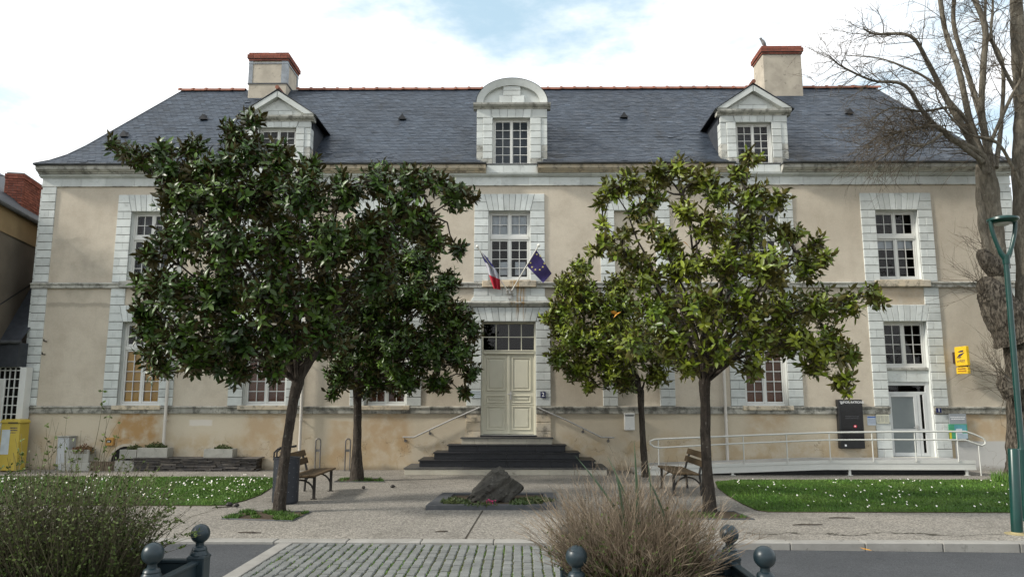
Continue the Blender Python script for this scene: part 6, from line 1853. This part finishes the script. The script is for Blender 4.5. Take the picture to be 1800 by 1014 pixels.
def magnolia(label, Y0, trunk_px, trunk_w, fork, blobs, mat, seed, dens=1.0, depth=1.7, lead=1.4, lr=.06):
    r = random.Random(seed)
    base = G(*trunk_px[0])
    T = thing('magnolia_tree', label, 'tree', group='evergreen magnolia trees')
    pts = [F(px, py, Y0) for (px, py) in trunk_px]; pts[0].z = -.05
    sc = (Y0 - CAM.y) / FPX
    m = MB()
    # trunk as a finer tube with root flare
    fine = []; rr = []
    for i in range(len(pts) - 1):
        for k in range(14):
            t_ = k / 14; fine.append(pts[i].lerp(pts[i + 1], t_)); w = (trunk_w[i] + (trunk_w[i + 1] - trunk_w[i]) * t_) * sc / 2
            rr.append(w * (1 + .012 * r.gauss(0, 1)))
    fine.append(pts[-1]); rr.append(trunk_w[-1] * sc / 2)
    up_ = (pts[-1] - pts[-2]).normalized()
    for e_, f_ in ((.06, .9), (.12, .6), (.16, .25)): fine.append(pts[-1] + up_ * e_); rr.append(trunk_w[-1] * sc / 2 * f_)
    rr[0] *= 1.25; rr[1] *= 1.08
    m.tube(fine, rr, 22)
    for v_ in range(len(m.v)):
        p = Vector(m.v[v_]); m.v[v_] = tuple(p + noise.noise_vector(p * 2) * .014 + noise.noise_vector(Vector((p.x * 14, p.y * 14, p.z * 5))) * .007)
    m.build('trunk', M_bark, T, smooth=80)
    fk = pts[-1]
    blob_w = []
    for (px, py, rp) in blobs:
        c0 = F(px, py, Y0); R_ = rp * sc
        # distance from the crown's edge sets how deep the crown is here
        cxm = sum(b[0] for b in blobs) / len(blobs); cym = sum(b[1] for b in blobs) / len(blobs)
        sx = max(abs(b[0] - cxm) for b in blobs); sy = max(abs(b[1] - cym) for b in blobs)
        e = max(0, 1 - ((px - cxm) / sx) ** 2 * .9 - ((py - cym) / sy) ** 2 * .6)
        dd = depth * math.sqrt(e)
        if dd > .55:
            for s in (-1, 1):
                y = Y0 + s * dd * r.uniform(.55, .9); d = ray(px, py); cc_ = CAM + d * ((y - CAM.y) / d.y)
                blob_w.append((cc_, R_ * (y - CAM.y) / (Y0 - CAM.y) * r.uniform(.85, 1.0)))
        else:
            blob_w.append((F(px, py, Y0 + r.uniform(-.35, .35)), R_))
    # limbs: a few leaders from the fork, then branches to each clump
    br = MB(); leaders = []
    idx = sorted(range(len(blob_w)), key=lambda i: -(blob_w[i][0] - fk).length)
    for i in idx:
        c, R_ = blob_w[i]
        if all((c - l[-1]).length > lead for l in leaders):
            P = curve_pts(fk, c, .08, 8, r); P = [fk.lerp(pts[-2], .35)] + P; leaders.append(P)
    for P in leaders:
        n = len(P); L_ = (P[-1] - P[0]).length
        r0 = min(lr, .020 + .008 * L_); br.tube(P, [r0 * (1 - .8 * i / (n - 1)) * (1.7 if i == 0 else 1.45 if i == 1 else 1.15 if i == 2 else 1) for i in range(n)], 9)
    for (c, R_) in blob_w:
        # attach to nearest leader point that lies nearer the fork
        best = None
        for P in leaders:
            for q in P[3:]:
                d = (q - c).length + .25 * (q - fk).length
                if best is None or d < best[0]: best = (d, q)
        q = best[1]
        if (q - c).length > .1:
            P = curve_pts(q, c, .12, 4, r); br.tube(P, [.022, .019, .015, .012, .008], 5)
    # rosettes of leaves on twigs
    lv = MB(); lv.vc = []; tw = MB()
    leaves = []
    for (c, R_) in blob_w:
        n = int(dens * 30 * (R_ / .55) ** 2) + 3
        for k in range(n):
            d = Vector((r.gauss(0, 1), r.gauss(0, 1), r.gauss(.1, .9))).normalized()
            q = c + d * R_ * (r.random() ** .45) * 1.02
            ax = (d * 1.0 + Vector((0, 0, .50)) + Vector((r.gauss(0, .3), r.gauss(0, .3), r.gauss(0, .3)))).normalized()
            if r.random() < .42:
                tw.tube([c.lerp(q, .15), c.lerp(q, .6) + Vector((0, 0, -.03)), q], [.009, .006, .004], 3)
            nl = r.randint(7, 10); u = ax.orthogonal().normalized(); w_ = ax.cross(u)
            ph = r.uniform(0, 6.28); tone = max(.35, r.gauss(1, .32))
            if r.random() < .10: tone *= 1.5
            for j in range(nl):
                an = ph + j * 2.4; open_ = r.uniform(.6, 1.9) if j > 1 else r.uniform(.1, .6)
                out = u * math.cos(an) + w_ * math.sin(an)
                f_ = (ax * math.cos(open_) + out * math.sin(open_)).normalized()
                nrm = (ax * math.sin(open_) - out * math.cos(open_)).normalized(); nrm = (nrm + f_.cross(nrm) * r.gauss(0, .4)).normalized(); sd = f_.cross(nrm).normalized()
                L_ = r.uniform(.09, .185); M_ = Matrix((sd, f_, nrm)).transposed().to_4x4(); M_.translation = q - ax * .02 * j
                leaves.append((M_, L_, L_ * r.uniform(.19, .25), r.uniform(-.01, .055), tone * r.uniform(.7, 1.3)))
    br.build('branches', M_bark, T, smooth=70)
    if tw.v: tw.build('twigs', M_branch, T, kind='stuff')
    # the 300 leaves that show largest stay single pieces
    leaves.sort(key=lambda l: (l[0].translation - CAM).length - l[1] * 6)
    lm = [leaf_mesh('leaf', .16, .16 * q, cv, mat, tt) for q, cv, tt in ((.2, .01, .9), (.23, .02, 1.1), (.21, .03, 1.3), (.24, .0, .75))]
    for i, (M_, L_, w, cu, tt) in enumerate(leaves):
        if i < 300:
            o = link_mesh('leaf', lm[i % 4], T); o.matrix_local = M_ @ Matrix.Scale(L_ / .16, 4)
        else:
            lv.add([M_ @ Vector(p) for p in leaf_verts(L_, w, cu)], LEAF_F); lv.vc += [tt] * 8
    lv.build('crown', mat, T, smooth=180, kind='stuff')
    return T, leaves, r
T1 = [(200, 256, 16), (222, 268, 20), (250, 282, 24), (285, 268, 24), (300, 302, 34), (338, 262, 26), (355, 300, 34), (412, 236, 32), (445, 212, 22), (440, 268, 40), (400, 292, 38), (492, 272, 26), (480, 305, 36), (545, 300, 28),
      (318, 350, 48), (385, 352, 55), (455, 352, 55), (530, 345, 55), (605, 335, 44), (665, 322, 38), (725, 318, 36), (768, 318, 24), (800, 348, 28), (826, 345, 16), (700, 360, 40),
      (318, 420, 52), (400, 430, 62), (490, 430, 68), (580, 425, 66), (660, 415, 58), (735, 395, 42), (768, 432, 24), (805, 438, 14), (265, 448, 22),
      (268, 500, 34), (310, 515, 50), (390, 520, 66), (480, 520, 68), (575, 520, 64), (655, 490, 52),
      (272, 575, 38), (325, 590, 48), (405, 600, 58), (490, 600, 56), (570, 590, 50), (255, 545, 24),
      (285, 648, 24), (340, 630, 34), (420, 650, 30), (480, 645, 30), (380, 640, 26), (268, 620, 26)]
T2 = [(650, 545, 55), (715, 520, 50), (765, 530, 42), (800, 560, 38), (832, 580, 20), (630, 620, 50), (690, 610, 60), (755, 610, 52), (805, 620, 36), (830, 655, 18), (600, 660, 30), (650, 670, 34), (710, 670, 34), (770, 672, 26), (735, 465, 42), (785, 495, 28), (680, 470, 45), (612, 560, 40), (585, 690, 14), (818, 690, 12)]
T3 = [(1318, 278, 20), (1296, 305, 24), (1190, 296, 24), (1160, 312, 30), (1112, 325, 30), (1078, 335, 24), (1058, 355, 14), (1228, 318, 34), (1262, 340, 32), (1325, 345, 36), (1366, 352, 24), (1150, 350, 24), (1205, 372, 30),
      (1058, 395, 10), (1045, 438, 16), (1062, 425, 14), (1250, 400, 40), (1315, 405, 46), (1385, 412, 32), (1432, 428, 20), (1448, 450, 16), (1172, 430, 30), (1105, 452, 28), (1130, 480, 40), (1205, 470, 46), (1280, 470, 52), (1350, 470, 50), (1420, 470, 30),
      (1160, 540, 50), (1230, 545, 52), (1300, 545, 55), (1370, 545, 50), (1440, 540, 40), (1490, 535, 30), (1532, 518, 22), (1548, 525, 12), (1185, 600, 44), (1260, 615, 40), (1395, 600, 44), (1450, 605, 42), (1490, 620, 26), (1435, 645, 26), (1480, 660, 24), (1488, 685, 12), (1340, 600, 40), (1320, 645, 22), (1110, 600, 30), (1118, 372, 20), (1098, 408, 17), (1145, 398, 22), (1080, 440, 20), (1210, 640, 30)]
T4 = [(1000, 505, 30), (982, 550, 28), (962, 560, 14), (1030, 530, 42), (1085, 545, 46), (1000, 590, 38), (1055, 600, 50), (1115, 610, 50), (1165, 625, 40), (985, 625, 26), (1020, 650, 30), (1075, 655, 34), (1150, 660, 26), (1035, 678, 14), (1100, 672, 22), (1020, 470, 22), (1090, 500, 30)]
magnolia('tall dark magnolia with leaning trunk, left front, spreading over the roof line', -7.5, [(490, 903), (497, 830), (507, 760), (517, 700), (524, 672)], [24, 18, 16.5, 17, 21], None, T1, M_leaf_dk, 5, 2.6, 1.7)
magnolia('dark magnolia with straight trunk behind the bench, left of the main door', -2.7, [(627, 846), (628, 780), (629, 720), (628, 684)], [26, 14.5, 13, 16], None, T2, M_leaf_dk, 6, 2.8, 1.5)
t3o, lv3, r3 = magnolia('yellow-green open-crowned magnolia, right front, behind the dry shrub', -7.39, [(1248, 903), (1243, 830), (1240, 760), (1239, 700), (1239, 672)], [26, 18, 17, 17, 20], None, T3, M_leaf_lt, 7, 2.0, 1.6, .95, .042)
magnolia('smaller magnolia with dark trunk right of the steps, behind the open-crowned one', -1.7, [(1135, 839), (1131, 780), (1127, 720), (1126, 690)], [14, 10.5, 10, 12], None, T4, M_leaf_lt, 8, 2.5, 1.2, 1.0, .035)
m = MB(); m.cm = 0
for (px, py) in ((1086, 552), (1092, 548), (1013, 478), (1200, 425)):
    c = F(px, py, -8.6 if px > 1050 else -2.6)
    M_ = Matrix.Translation(c) @ Euler((rnd.uniform(-1, 1), rnd.uniform(-1, 1), rnd.uniform(0, 6))).to_matrix().to_4x4(); m.add([M_ @ Vector(p) for p in leaf_verts(.16, .036, .02)], LEAF_F)
m.build('yellowed_leaves', M_leaf_old, t3o)

# tree pits
def pit(label, pts, ngrass, seed):
    P = [G(*p) for p in pts]
    o = thing('tree_pit', label, 'tree pit')
    mm = MB(); mm.add([(p.x, p.y, .006) for p in P], [tuple(range(len(P)))]); mm.build('pit_soil', M_soil, o)
    for i in range(len(P)):
        a, b = P[i], P[(i + 1) % len(P)]; mm = MB(); mm.tube([(a.x, a.y, .006), (b.x, b.y, .006)], .012, 4); mm.build('edge_strip', M_zinc_dark, o)
    r = random.Random(seed); m = MB(); m.vc = []; poly = [(p.x, p.y) for p in P]
    x0, x1 = min(p[0] for p in poly), max(p[0] for p in poly); y0, y1 = min(p[1] for p in poly), max(p[1] for p in poly)
    k = 0; tries = 0
    while k < ngrass and tries < ngrass * 8:
        tries += 1
        x, y = r.uniform(x0, x1), r.uniform(y0, y1)
        if not inside(x, y, poly) or noise.noise((x * 3.1, y * 3.1, seed)) < .02: continue
        k += 1; h = r.uniform(.02, .075); a = r.uniform(0, 3.14); w = .008
        m.add([(x - math.cos(a) * w, y - math.sin(a) * w, .006), (x + math.cos(a) * w, y + math.sin(a) * w, .006), (x + r.gauss(0, .03), y + r.gauss(0, .03), h)], [(0, 1, 2)]); m.vc += [r.uniform(.45, 1.2)] * 3
    m.build('weeds', M_blade, o, kind='stuff')
pit('square grass-grown pit at the foot of the leaning magnolia', [(390, 912), (513, 916), (547, 900), (430, 898)], 2600, 3)
pit('square bare-soil pit at the foot of the right front magnolia', [(1180, 912), (1326, 913), (1290, 899), (1190, 899)], 300, 4)
pit('weedy pit round the magnolia trunk behind the bench', [(588, 847), (676, 847), (668, 841), (600, 841)], 900, 5)

# fallen cones, twigs and leaves
def litter(name, label, px, py, kind, rz=0.0, s=1.0):
    p = G(px, py); o = thing(name, label, kind, (p.x, p.y, 0), rz)
    mm = MB()
    if name == 'magnolia_cone':
        mm.tube([(-.05 * s, 0, .028 * s), (-.02 * s, 0, .034 * s), (.02 * s, 0, .034 * s), (.05 * s, 0, .026 * s)], [.012 * s, .032 * s, .032 * s, .014 * s], 8); mm.build('cone', M_dark_iron, o)
        m2 = MB(); m2.tube([(.05 * s, 0, .026 * s), (.09 * s, .01, .012)], [.006, .003], 5); m2.build('stalk', M_branch, o)
    elif name == 'fallen_leaf':
        mm.add([Vector(p_) + Vector((0, -.07, .016)) for p_ in leaf_verts(.15, .035, -.012)], LEAF_F); mm.build('blade', M_leaf_old, o)
        m2 = MB(); m2.tube([(0, -.10, .008), (0, -.07, .016)], .003, 4); m2.build('stalk', M_branch, o)
    else:
        mm.tube([(-.3 * s, 0, .012), (-.1 * s, .03 * s, .014), (.1 * s, -.02 * s, .016), (.3 * s, .01, .010)], [.006, .010, .010, .006], 6); mm.build('stem', M_branch, o)
        m2 = MB(); m2.tube([(0, 0, .014), (.08 * s, .09 * s, .02)], [.006, .003], 5); m2.build('side_shoot', M_branch, o)
litter('fallen_twig', 'short dark twig on the pavement near the left kerb', 438, 937, 'twig', .0, .55)
litter('fallen_twig', 'longer twig with a dark clump beside the left lawn corner', 395, 892, 'twig', .5, .7)
litter('magnolia_cone', 'dark fallen cone at the tip of the left lawn corner', 403, 890, 'cone', .3, 1.2)
litter('magnolia_cone', 'dark fallen cone between the lawn corner and leaning magnolia', 416, 891, 'cone', 1.2)
litter('magnolia_cone', 'dark fallen cone midway between bench and boulder bed', 690, 857, 'cone', .2)
litter('magnolia_cone', 'dark fallen cone on the gravel right of the bench', 639, 859, 'cone', 2.2)
litter('fallen_twig', 'bent twig on the pavement before the right lawn', 1420, 923, 'twig', .1, .8)
litter('fallen_twig', 'tiny twig on the pavement below the boulder bed', 776, 935, 'twig', .2, .3)
litter('fallen_twig', 'thin twig close along the front edge of the right lawn', 1480, 911, 'twig', .0, .7)
litter('fallen_leaf', 'brown fallen leaf lying at the right kerb', 1523, 968, 'leaf', .8)

# ================================================================== bare pollarded tree at the right
LT_ = thing('bare_tree', 'bare pollarded linden tree with knobbly trunk at the right edge', 'tree')
YT0 = -1.8; sct = (YT0 - CAM.y) / FPX
rt = random.Random(77)
def LP(l, dy=0.0, dy2=None):
    n = len(l); return [F(px, py, YT0 + dy + ((dy2 - dy) * i / (n - 1) if dy2 is not None else 0)) for i, (px, py) in enumerate(l)]
def fine_tube(m, P, R_, n, knob=0.0, sub=5):
    if n >= 10: n, sub, knob = 36, 16, knob * .25
    Q = []; S = []
    for i in range(len(P) - 1):
        p0, p1, p2, p3 = P[max(i - 1, 0)], P[i], P[i + 1], P[min(i + 2, len(P) - 1)]
        for k in range(sub):
            t_ = k / sub
            Q.append(.5 * ((2 * p1) + (p2 - p0) * t_ + (2 * p0 - 5 * p1 + 4 * p2 - p3) * t_ * t_ + (3 * p1 - p0 - 3 * p2 + p3) * t_ ** 3))
            S.append((R_[i] + (R_[i + 1] - R_[i]) * t_) * (1 + knob * rt.gauss(0, 1)))
    Q.append(P[-1]); S.append(R_[-1])
    m.tube(Q, S, n); return Q, S
trunk = MB(); stems_ = MB()
pts = LP([(1806, 846), (1802, 800), (1801, 740), (1800, 690), (1800, 640), (1797, 590), (1788, 560)]); pts[0].z = -.1
fine_tube(trunk, pts, [p * sct for p in (36, 27, 25, 28, 27, 32, 28)], 18, .03)
fine_tube(trunk, LP([(1788, 600), (1772, 565), (1752, 530), (1735, 505), (1722, 500)]), [p * sct for p in (34, 34, 27, 20, 9)], 14, .05)
fine_tube(stems_, LP([(1775, 575), (1760, 520), (1757, 470), (1752, 420), (1746, 370), (1738, 320), (1735, 290)]), [p * sct for p in (26, 17, 13, 12.5, 12, 14, 12)], 14, .03)
fine_tube(trunk, LP([(1760, 480), (1742, 465), (1730, 450), (1727, 438)]), [p * sct for p in (18, 16, 12, 6)], 10, .08)
fine_tube(stems_, LP([(1745, 470), (1733, 420), (1726, 370), (1724, 320), (1722, 290)], .1, .2), [p * sct for p in (9, 8.5, 8, 8, 7)], 14, .03)
fine_tube(stems_, LP([(1792, 600), (1806, 560), (1806, 500), (1800, 400), (1796, 300), (1798, 200), (1792, 100), (1787, 0), (1783, -90), (1780, -200)], .0, .3), [p * sct for p in (30, 24, 18, 16, 15, 14, 13, 11, 9, 5)], 14, .02)
fine_tube(trunk, LP([(1780, 690), (1767, 676), (1760, 660)], -.4), [p * sct for p in (18, 13, 5)], 10, .1)
for v_ in range(len(stems_.v)):
    p = Vector(stems_.v[v_]); stems_.v[v_] = tuple(p + noise.noise_vector(p * 2.2) * .035 + noise.noise_vector(Vector((p.x * 12, p.y * 12, p.z * 5))) * .010)
stems_.build('stems', M_bark3, LT_, smooth=80)
for v_ in range(len(trunk.v)):
    p = Vector(trunk.v[v_]); q = noise.noise_vector(p * 2.6) * .045 + noise.noise_vector(p * 6) * .022 + noise.noise_vector(Vector((p.x * 15, p.y * 15, p.z * 4))) * .020
    trunk.v[v_] = tuple(p + q)
trunk.build('trunk', M_bark2, LT_, smooth=80)
limb = MB(); twig = MB()
limbs = [([(1735, 305), (1712, 268), (1682, 246), (1652, 236), (1625, 228), (1590, 230), (1560, 245)], (13, 12, 11, 10, 6, 4, 2), -.3, -.9),
         ([(1733, 300), (1700, 225), (1668, 160), (1630, 105), (1590, 72), (1545, 48), (1500, 40)], (13, 12, 10, 8, 6, 4, 2), -.1, -1.2),
         ([(1736, 295), (1708, 215), (1680, 130), (1660, 60), (1648, -10), (1640, -90)], (12, 11, 10, 9, 8, 5), .1, .5),
         ([(1740, 295), (1722, 205), (1700, 110), (1682, 40), (1665, -40), (1650, -110)], (12, 10, 9, 8, 7, 4), .3, 1.2),
         ([(1745, 295), (1736, 200), (1730, 110), (1722, 40), (1712, -30), (1700, -120)], (12, 11, 11, 10, 9, 6), -.1, -.3),
         ([(1750, 295), (1765, 215), (1756, 120), (1742, 40), (1735, -40), (1728, -110)], (10, 8, 7, 6, 5, 3), .2, .8),
         ([(1735, 295), (1750, 240), (1775, 180), (1792, 130), (1820, 60)], (8, 7, 6, 5, 3), -.3, -.8),
         ([(1728, 285), (1650, 205), (1590, 165), (1540, 140), (1490, 120), (1452, 108)], (9, 8, 6, 4, 3, 1.5), -.4, -1.8),
         ([(1712, 240), (1670, 195), (1620, 185), (1575, 190), (1535, 205)], (7, 6, 4, 3, 1.5), -.2, -1.3),
         ([(1690, 200), (1640, 140), (1585, 110), (1540, 95), (1490, 90)], (6, 5, 4, 2.5, 1.5), .1, .9),
         ([(1795, 330), (1770, 290), (1735, 250), (1700, 225), (1660, 180), (1640, 140)], (7, 6, 5, 4, 3, 2), -.3, -1.0),
         ([(1797, 180), (1765, 130), (1745, 70), (1735, 0), (1728, -80)], (8, 6, 5, 4, 3), 0, -.6),
         ([(1655, 236), (1620, 250), (1585, 262), (1550, 280), (1520, 300)], (6, 4, 3, 2, 1), -.9, -1.5)]
def shoot(p, d, L_, r0, level, bend):
    n = 4 if level < 2 else 3; P = [p.copy()]; dd = d.normalized()
    for k in range(n):
        dd = (dd + Vector((rt.gauss(0, .16), rt.gauss(0, .16), rt.gauss(0, .12))) + bend * .12).normalized(); P.append(P[-1] + dd * L_ / n)
    twig.tube(P, [r0 * (1 - .75 * k / n) for k in range(n + 1)], 4 if level == 0 else 3, False)
    if level < 2:
        for k in range(rt.randint(4, 7) if level == 0 else rt.randint(2, 4)):
            t_ = rt.uniform(.2, 1.0) * (n - .001); i = int(t_); q = P[i].lerp(P[i + 1], t_ - i)
            d2 = (dd + Vector((rt.gauss(0, .55), rt.gauss(0, .55), rt.gauss(.05, .45)))).normalized()
            shoot(q, d2, L_ * rt.uniform(.35, .6), r0 * .55, level + 1, bend)
for li, (l, rr, da, db) in enumerate(limbs):
    LQ = LP(l, da, db); LQ = [q if i == 0 else q + Vector((rt.gauss(0, .09), rt.gauss(0, .12), rt.gauss(0, .09))) for i, q in enumerate(LQ)]
    Q, S = fine_tube(limb, LQ, [p * sct * .50 for p in rr], 8, .03, 7)
    Q = [q + noise.noise_vector(q * 2.5) * 0 for q in Q]
    n = len(Q)
    for i in range(4, n):
        if i % 7 in (1, 4): continue
        for rep in range(1 + (i > n * .45) + (li in (0, 7, 12) and i > n * .5)):
            if rt.random() < .74:
                t_ = (Q[min(i + 1, n - 1)] - Q[i - 1]).normalized()
                sd = Vector((rt.gauss(-.25, .7), rt.gauss(0, .8), rt.gauss(.05, .6)))
                shoot(Q[i], t_ * .7 + sd, rt.uniform(.5, 1.35) * (1.0 if S[i] > .03 else .8), min(S[i] * .5, .013), 0, Vector((rt.uniform(-.4, .2), 0, rt.uniform(-.9, .6))))
# droopy tangle left of the mossy limb
for k in range(52):
    px, py = rt.uniform(1530, 1668), rt.uniform(205, 262); q = F(px, py, YT0 + rt.uniform(-1.0, -.4))
    shoot(q, Vector((rt.gauss(-1.0, .4), rt.gauss(0, .5), rt.gauss(-.25, .6))), rt.uniform(.6, 1.5), .008, 0, Vector((-.3, 0, rt.uniform(-.8, .5))))
# epicormic shoots on the knobs
for (px, py, n, L0) in ((1722, 503, 26, 1.1), (1763, 668, 34, 1.15), (1766, 690, 10, .9), (1728, 440, 10, .7), (1745, 300, 8, .8), (1750, 600, 5, .7)):
    for k in range(n):
        q = F(px + rt.uniform(-4, 6), py + rt.uniform(-14, 14), YT0 - .4 + rt.uniform(-.1, .2))
        shoot(q, Vector((rt.gauss(-.65, .4), rt.gauss(-.1, .5), rt.gauss(.8, .5))), L0 * rt.uniform(.5, 1.1), .007, 1, Vector((0, 0, rt.uniform(-.2, .5))))
limb.build('limbs', M_bark3, LT_, smooth=80)
twig.build('twigs', simple('linden_twig', (0.105, 0.085, 0.06), (0.075, 0.06, 0.045), 9, .85, .2), LT_, kind='stuff')
# weeds at the foot of the bare tree
m = MB(); m.vc = []
for k in range(500):
    p = G(rt.uniform(1742, 1800), rt.gauss(843, 3)); h = rt.uniform(.06, .25); a = rt.uniform(0, 3.14)
    m.add([(p.x - .008 * math.cos(a), p.y - .008, .01), (p.x + .008 * math.cos(a), p.y + .008, .01), (p.x + rt.gauss(0, .06), p.y + rt.gauss(0, .06), h)], [(0, 1, 2)]); m.vc += [rt.uniform(.6, 1.4)] * 3
tag(m.build('weeds', M_blade), 'tufts of weeds round the foot of the bare tree', 'weeds', kind='stuff')

# ================================================================== foreground shrubs
M_dry = leafy('dry_stem', (0.145, 0.112, 0.078), (0.205, 0.165, 0.120), .8, .2)
M_dry2 = leafy('red_brown_stem', (0.062, 0.038, 0.022), (0.088, 0.060, 0.036), .8, .2)
M_sh_leaf = leafy('shrub_leaf', (0.046, 0.078, 0.015), (0.080, 0.108, 0.026), .6, .25)
M_iris = leafy('iris_blade', (0.045, 0.085, 0.045), (0.07, 0.11, 0.06), .45, .35)
sr = random.Random(41)
def stem(m, p, d, L_, r0, droop, n=3, tint=None):
    P = [p]; dd = d.normalized()
    for k in range(n):
        dd = (dd + Vector((sr.gauss(0, .10), sr.gauss(0, .10), -droop * (k + 1) / n))).normalized(); P.append(P[-1] + dd * L_ / n)
    k0 = len(m.v); m.tube(P, [r0 * (1 - .7 * k / n) for k in range(n + 1)], 3, False)
    if m.vc is not None: m.vc += [tint or 1.0] * (len(m.v) - k0)
    return P
def tiny_leaf(m, p, d, L_, tint):
    s = d.orthogonal().normalized(); s = (s * math.cos(sr.uniform(0, 6)) + d.cross(s) * math.sin(sr.uniform(0, 6))).normalized()
    m.add([p, p + d * L_ * .5 + s * L_ * .28, p + d * L_, p + d * L_ * .5 - s * L_ * .28], [(0, 1, 2, 3)]); m.vc += [tint] * 4
# right: dry brown shrub
sh = thing('dry_shrub', 'dry brown twiggy shrub growing in the planter at lower right', 'shrub')
s1 = MB(); s1.vc = []; s2 = MB(); s2.vc = []; lf = MB(); lf.vc = []
cx, cy = 1.07, -15.33
for k in range(3000):
    a = sr.uniform(0, 6.283); q = math.sqrt(sr.random()); b = Vector((cx + q * .35 * math.cos(a), cy + q * .30 * math.sin(a), .70))
    out = Vector((math.cos(a) * q, math.sin(a) * q * .8, 0))
    d = Vector((0, 0, 1)) + out * sr.uniform(.2, .95) + Vector((sr.gauss(0, .24), sr.gauss(0, .24), 0))
    L_ = (sr.uniform(.15, .44) if k % 5 >= 2 else sr.uniform(.38, .74)) * (1.08 - .25 * q) * (1 + .45 * noise.noise((math.cos(a) * q * 2.2, math.sin(a) * q * 2.2, 0)))
    P = stem(s1 if k % 5 < 2 else s2, b, d, L_, .0024 if k % 5 < 2 else .0032, sr.uniform(0, .25), 3, sr.uniform(.55, 1.6))
    tip = P[-1]
    if sr.random() < .75:
        for j in range(4): stem(s1, P[-2].lerp(tip, sr.random()), (tip - P[-2]).normalized() + Vector((sr.gauss(0, .4), sr.gauss(0, .4), .1)), sr.uniform(.05, .14), .0018, .05, 2, sr.uniform(.7, 1.7))
    if sr.random() < .7:
        for j in range(9):
            t_ = sr.uniform(.1, 2.2); i = int(t_); q_ = P[i].lerp(P[i + 1], t_ - i)
            tiny_leaf(lf, q_, Vector((sr.gauss(0, 1), sr.gauss(0, 1), sr.gauss(.6, .7))).normalized(), sr.uniform(.012, .028), sr.uniform(.6, 1.5))
s1.build('dry_tips', M_dry, sh, kind='stuff'); s2.build('stems', M_dry2, sh, kind='stuff'); lf.build('foliage', M_sh_leaf, sh, kind='stuff')
for (p0, p1, w) in (((1115, 930), (1113, 775), .013), ((1145, 940), (1137, 808), .012), ((1068, 880), (1010, 800), .010), ((1105, 900), (1066, 800), .010), ((1090, 900), (1078, 820), .010), ((1160, 900), (1137, 840), .009)):
    A = F(*p0, -15.3 + sr.uniform(-.15, .1)); B = F(*p1, A.y + sr.uniform(-.08, .08)); A = Vector((A.x, A.y, .7)) if False else A
    A0 = A + (A - B) * .6; A0.z = max(A0.z, .70); m = MB(); m.vc = []; n = 7; sd = Vector((1, .3, 0)).normalized()
    for k in range(n + 1):
        t_ = k / n; c = A0.lerp(B, t_) + Vector((.02 * math.sin(t_ * 3), -.02 * t_ * t_, 0)); ww = w * (1 - t_ ** 3) + .0008
        m.v += [tuple(c - sd * ww), tuple(c + Vector((0, -.004, 0))), tuple(c + sd * ww)]; m.vc += [sr.uniform(.8, 1.2)] * 3
        if k:
            i = 3 * k; m.f += [[i - 3, i - 2, i + 1, i], [i - 2, i - 1, i + 2, i + 1]]; m.mi += [0, 0]
    m.build('iris_leaf', M_iris, sh, smooth=60)
# left: green shrub with small leaves and long bare shoots
sh = thing('green_shrub', 'dense small-leaved green shrub growing over the planter at lower left', 'shrub')
s1 = MB(); s1.vc = []; lf = MB(); lf.vc = []
for k in range(2100):
    a = sr.uniform(0, 6.283); q = math.sqrt(sr.random()); b = Vector((-2.82 + q * .60 * math.cos(a), -15.25 + q * .32 * math.sin(a), .70))
    out = Vector((math.cos(a) * q, math.sin(a) * q * .8, 0))
    d = Vector((-.08, 0, 1)) + out * sr.uniform(.15, .6) + Vector((sr.gauss(0, .16), sr.gauss(0, .16), 0))
    L_ = (sr.uniform(.20, .55) if sr.random() < .55 else sr.uniform(.45, .88)) * (1.12 - .25 * q)
    P = stem(s1, b, d, L_, .0032, sr.uniform(0, .3), 4, sr.uniform(.5, 1.2))
    for j in range(11):
        t_ = sr.uniform(.3, 3.99); i = int(t_); q_ = P[i].lerp(P[i + 1], t_ - i)
        tiny_leaf(lf, q_, Vector((sr.gauss(0, 1), sr.gauss(0, 1), sr.gauss(.7, .6))).normalized(), sr.uniform(.014, .032), sr.uniform(.45, 1.35))
# long shoots reaching right and up
for (p0, p1, n) in (((240, 930), (330, 880), 5), ((250, 960), (350, 930), 4), ((60, 850), (72, 730), 2), ((110, 850), (100, 735), 2), ((150, 850), (178, 720), 3), ((90, 850), (82, 745), 2), ((130, 850), (140, 760), 3), ((180, 860), (205, 770), 3), ((40, 850), (30, 770), 2), ((200, 900), (290, 850), 4), ((165, 840), (172, 690), 1), ((230, 940), (300, 900), 5)):
    for k in range(n):
        A = F(p0[0] - (45 if p1[0] > 210 else 0) + sr.gauss(0, 12), p0[1] + 25 + sr.gauss(0, 8), -15.2 + sr.uniform(-.2, .2)); B = F(p1[0] + sr.gauss(0, 10), p1[1] + sr.gauss(0, 8), A.y + sr.uniform(-.1, .2))
        P = stem(s1, A, (B - A), (B - A).length, .0030, sr.uniform(-.05, .08), 5, sr.uniform(.7, 1.4))
        for j in range(10 if p1[0] > 210 else 4):
            t_ = sr.uniform(.5, 4.99); i = int(t_); q_ = P[i].lerp(P[i + 1], t_ - i)
            for jj in range(3): tiny_leaf(lf, q_, Vector((sr.gauss(0, 1), sr.gauss(0, 1), sr.gauss(.4, .7))).normalized(), sr.uniform(.016, .034), sr.uniform(.8, 1.6))
s1.build('stems', leafy('olive_stem', (0.125, 0.108, 0.068), (0.085, 0.078, 0.046), .8, .2), sh, kind='stuff'); lf.build('foliage', M_sh_leaf, sh, kind='stuff')
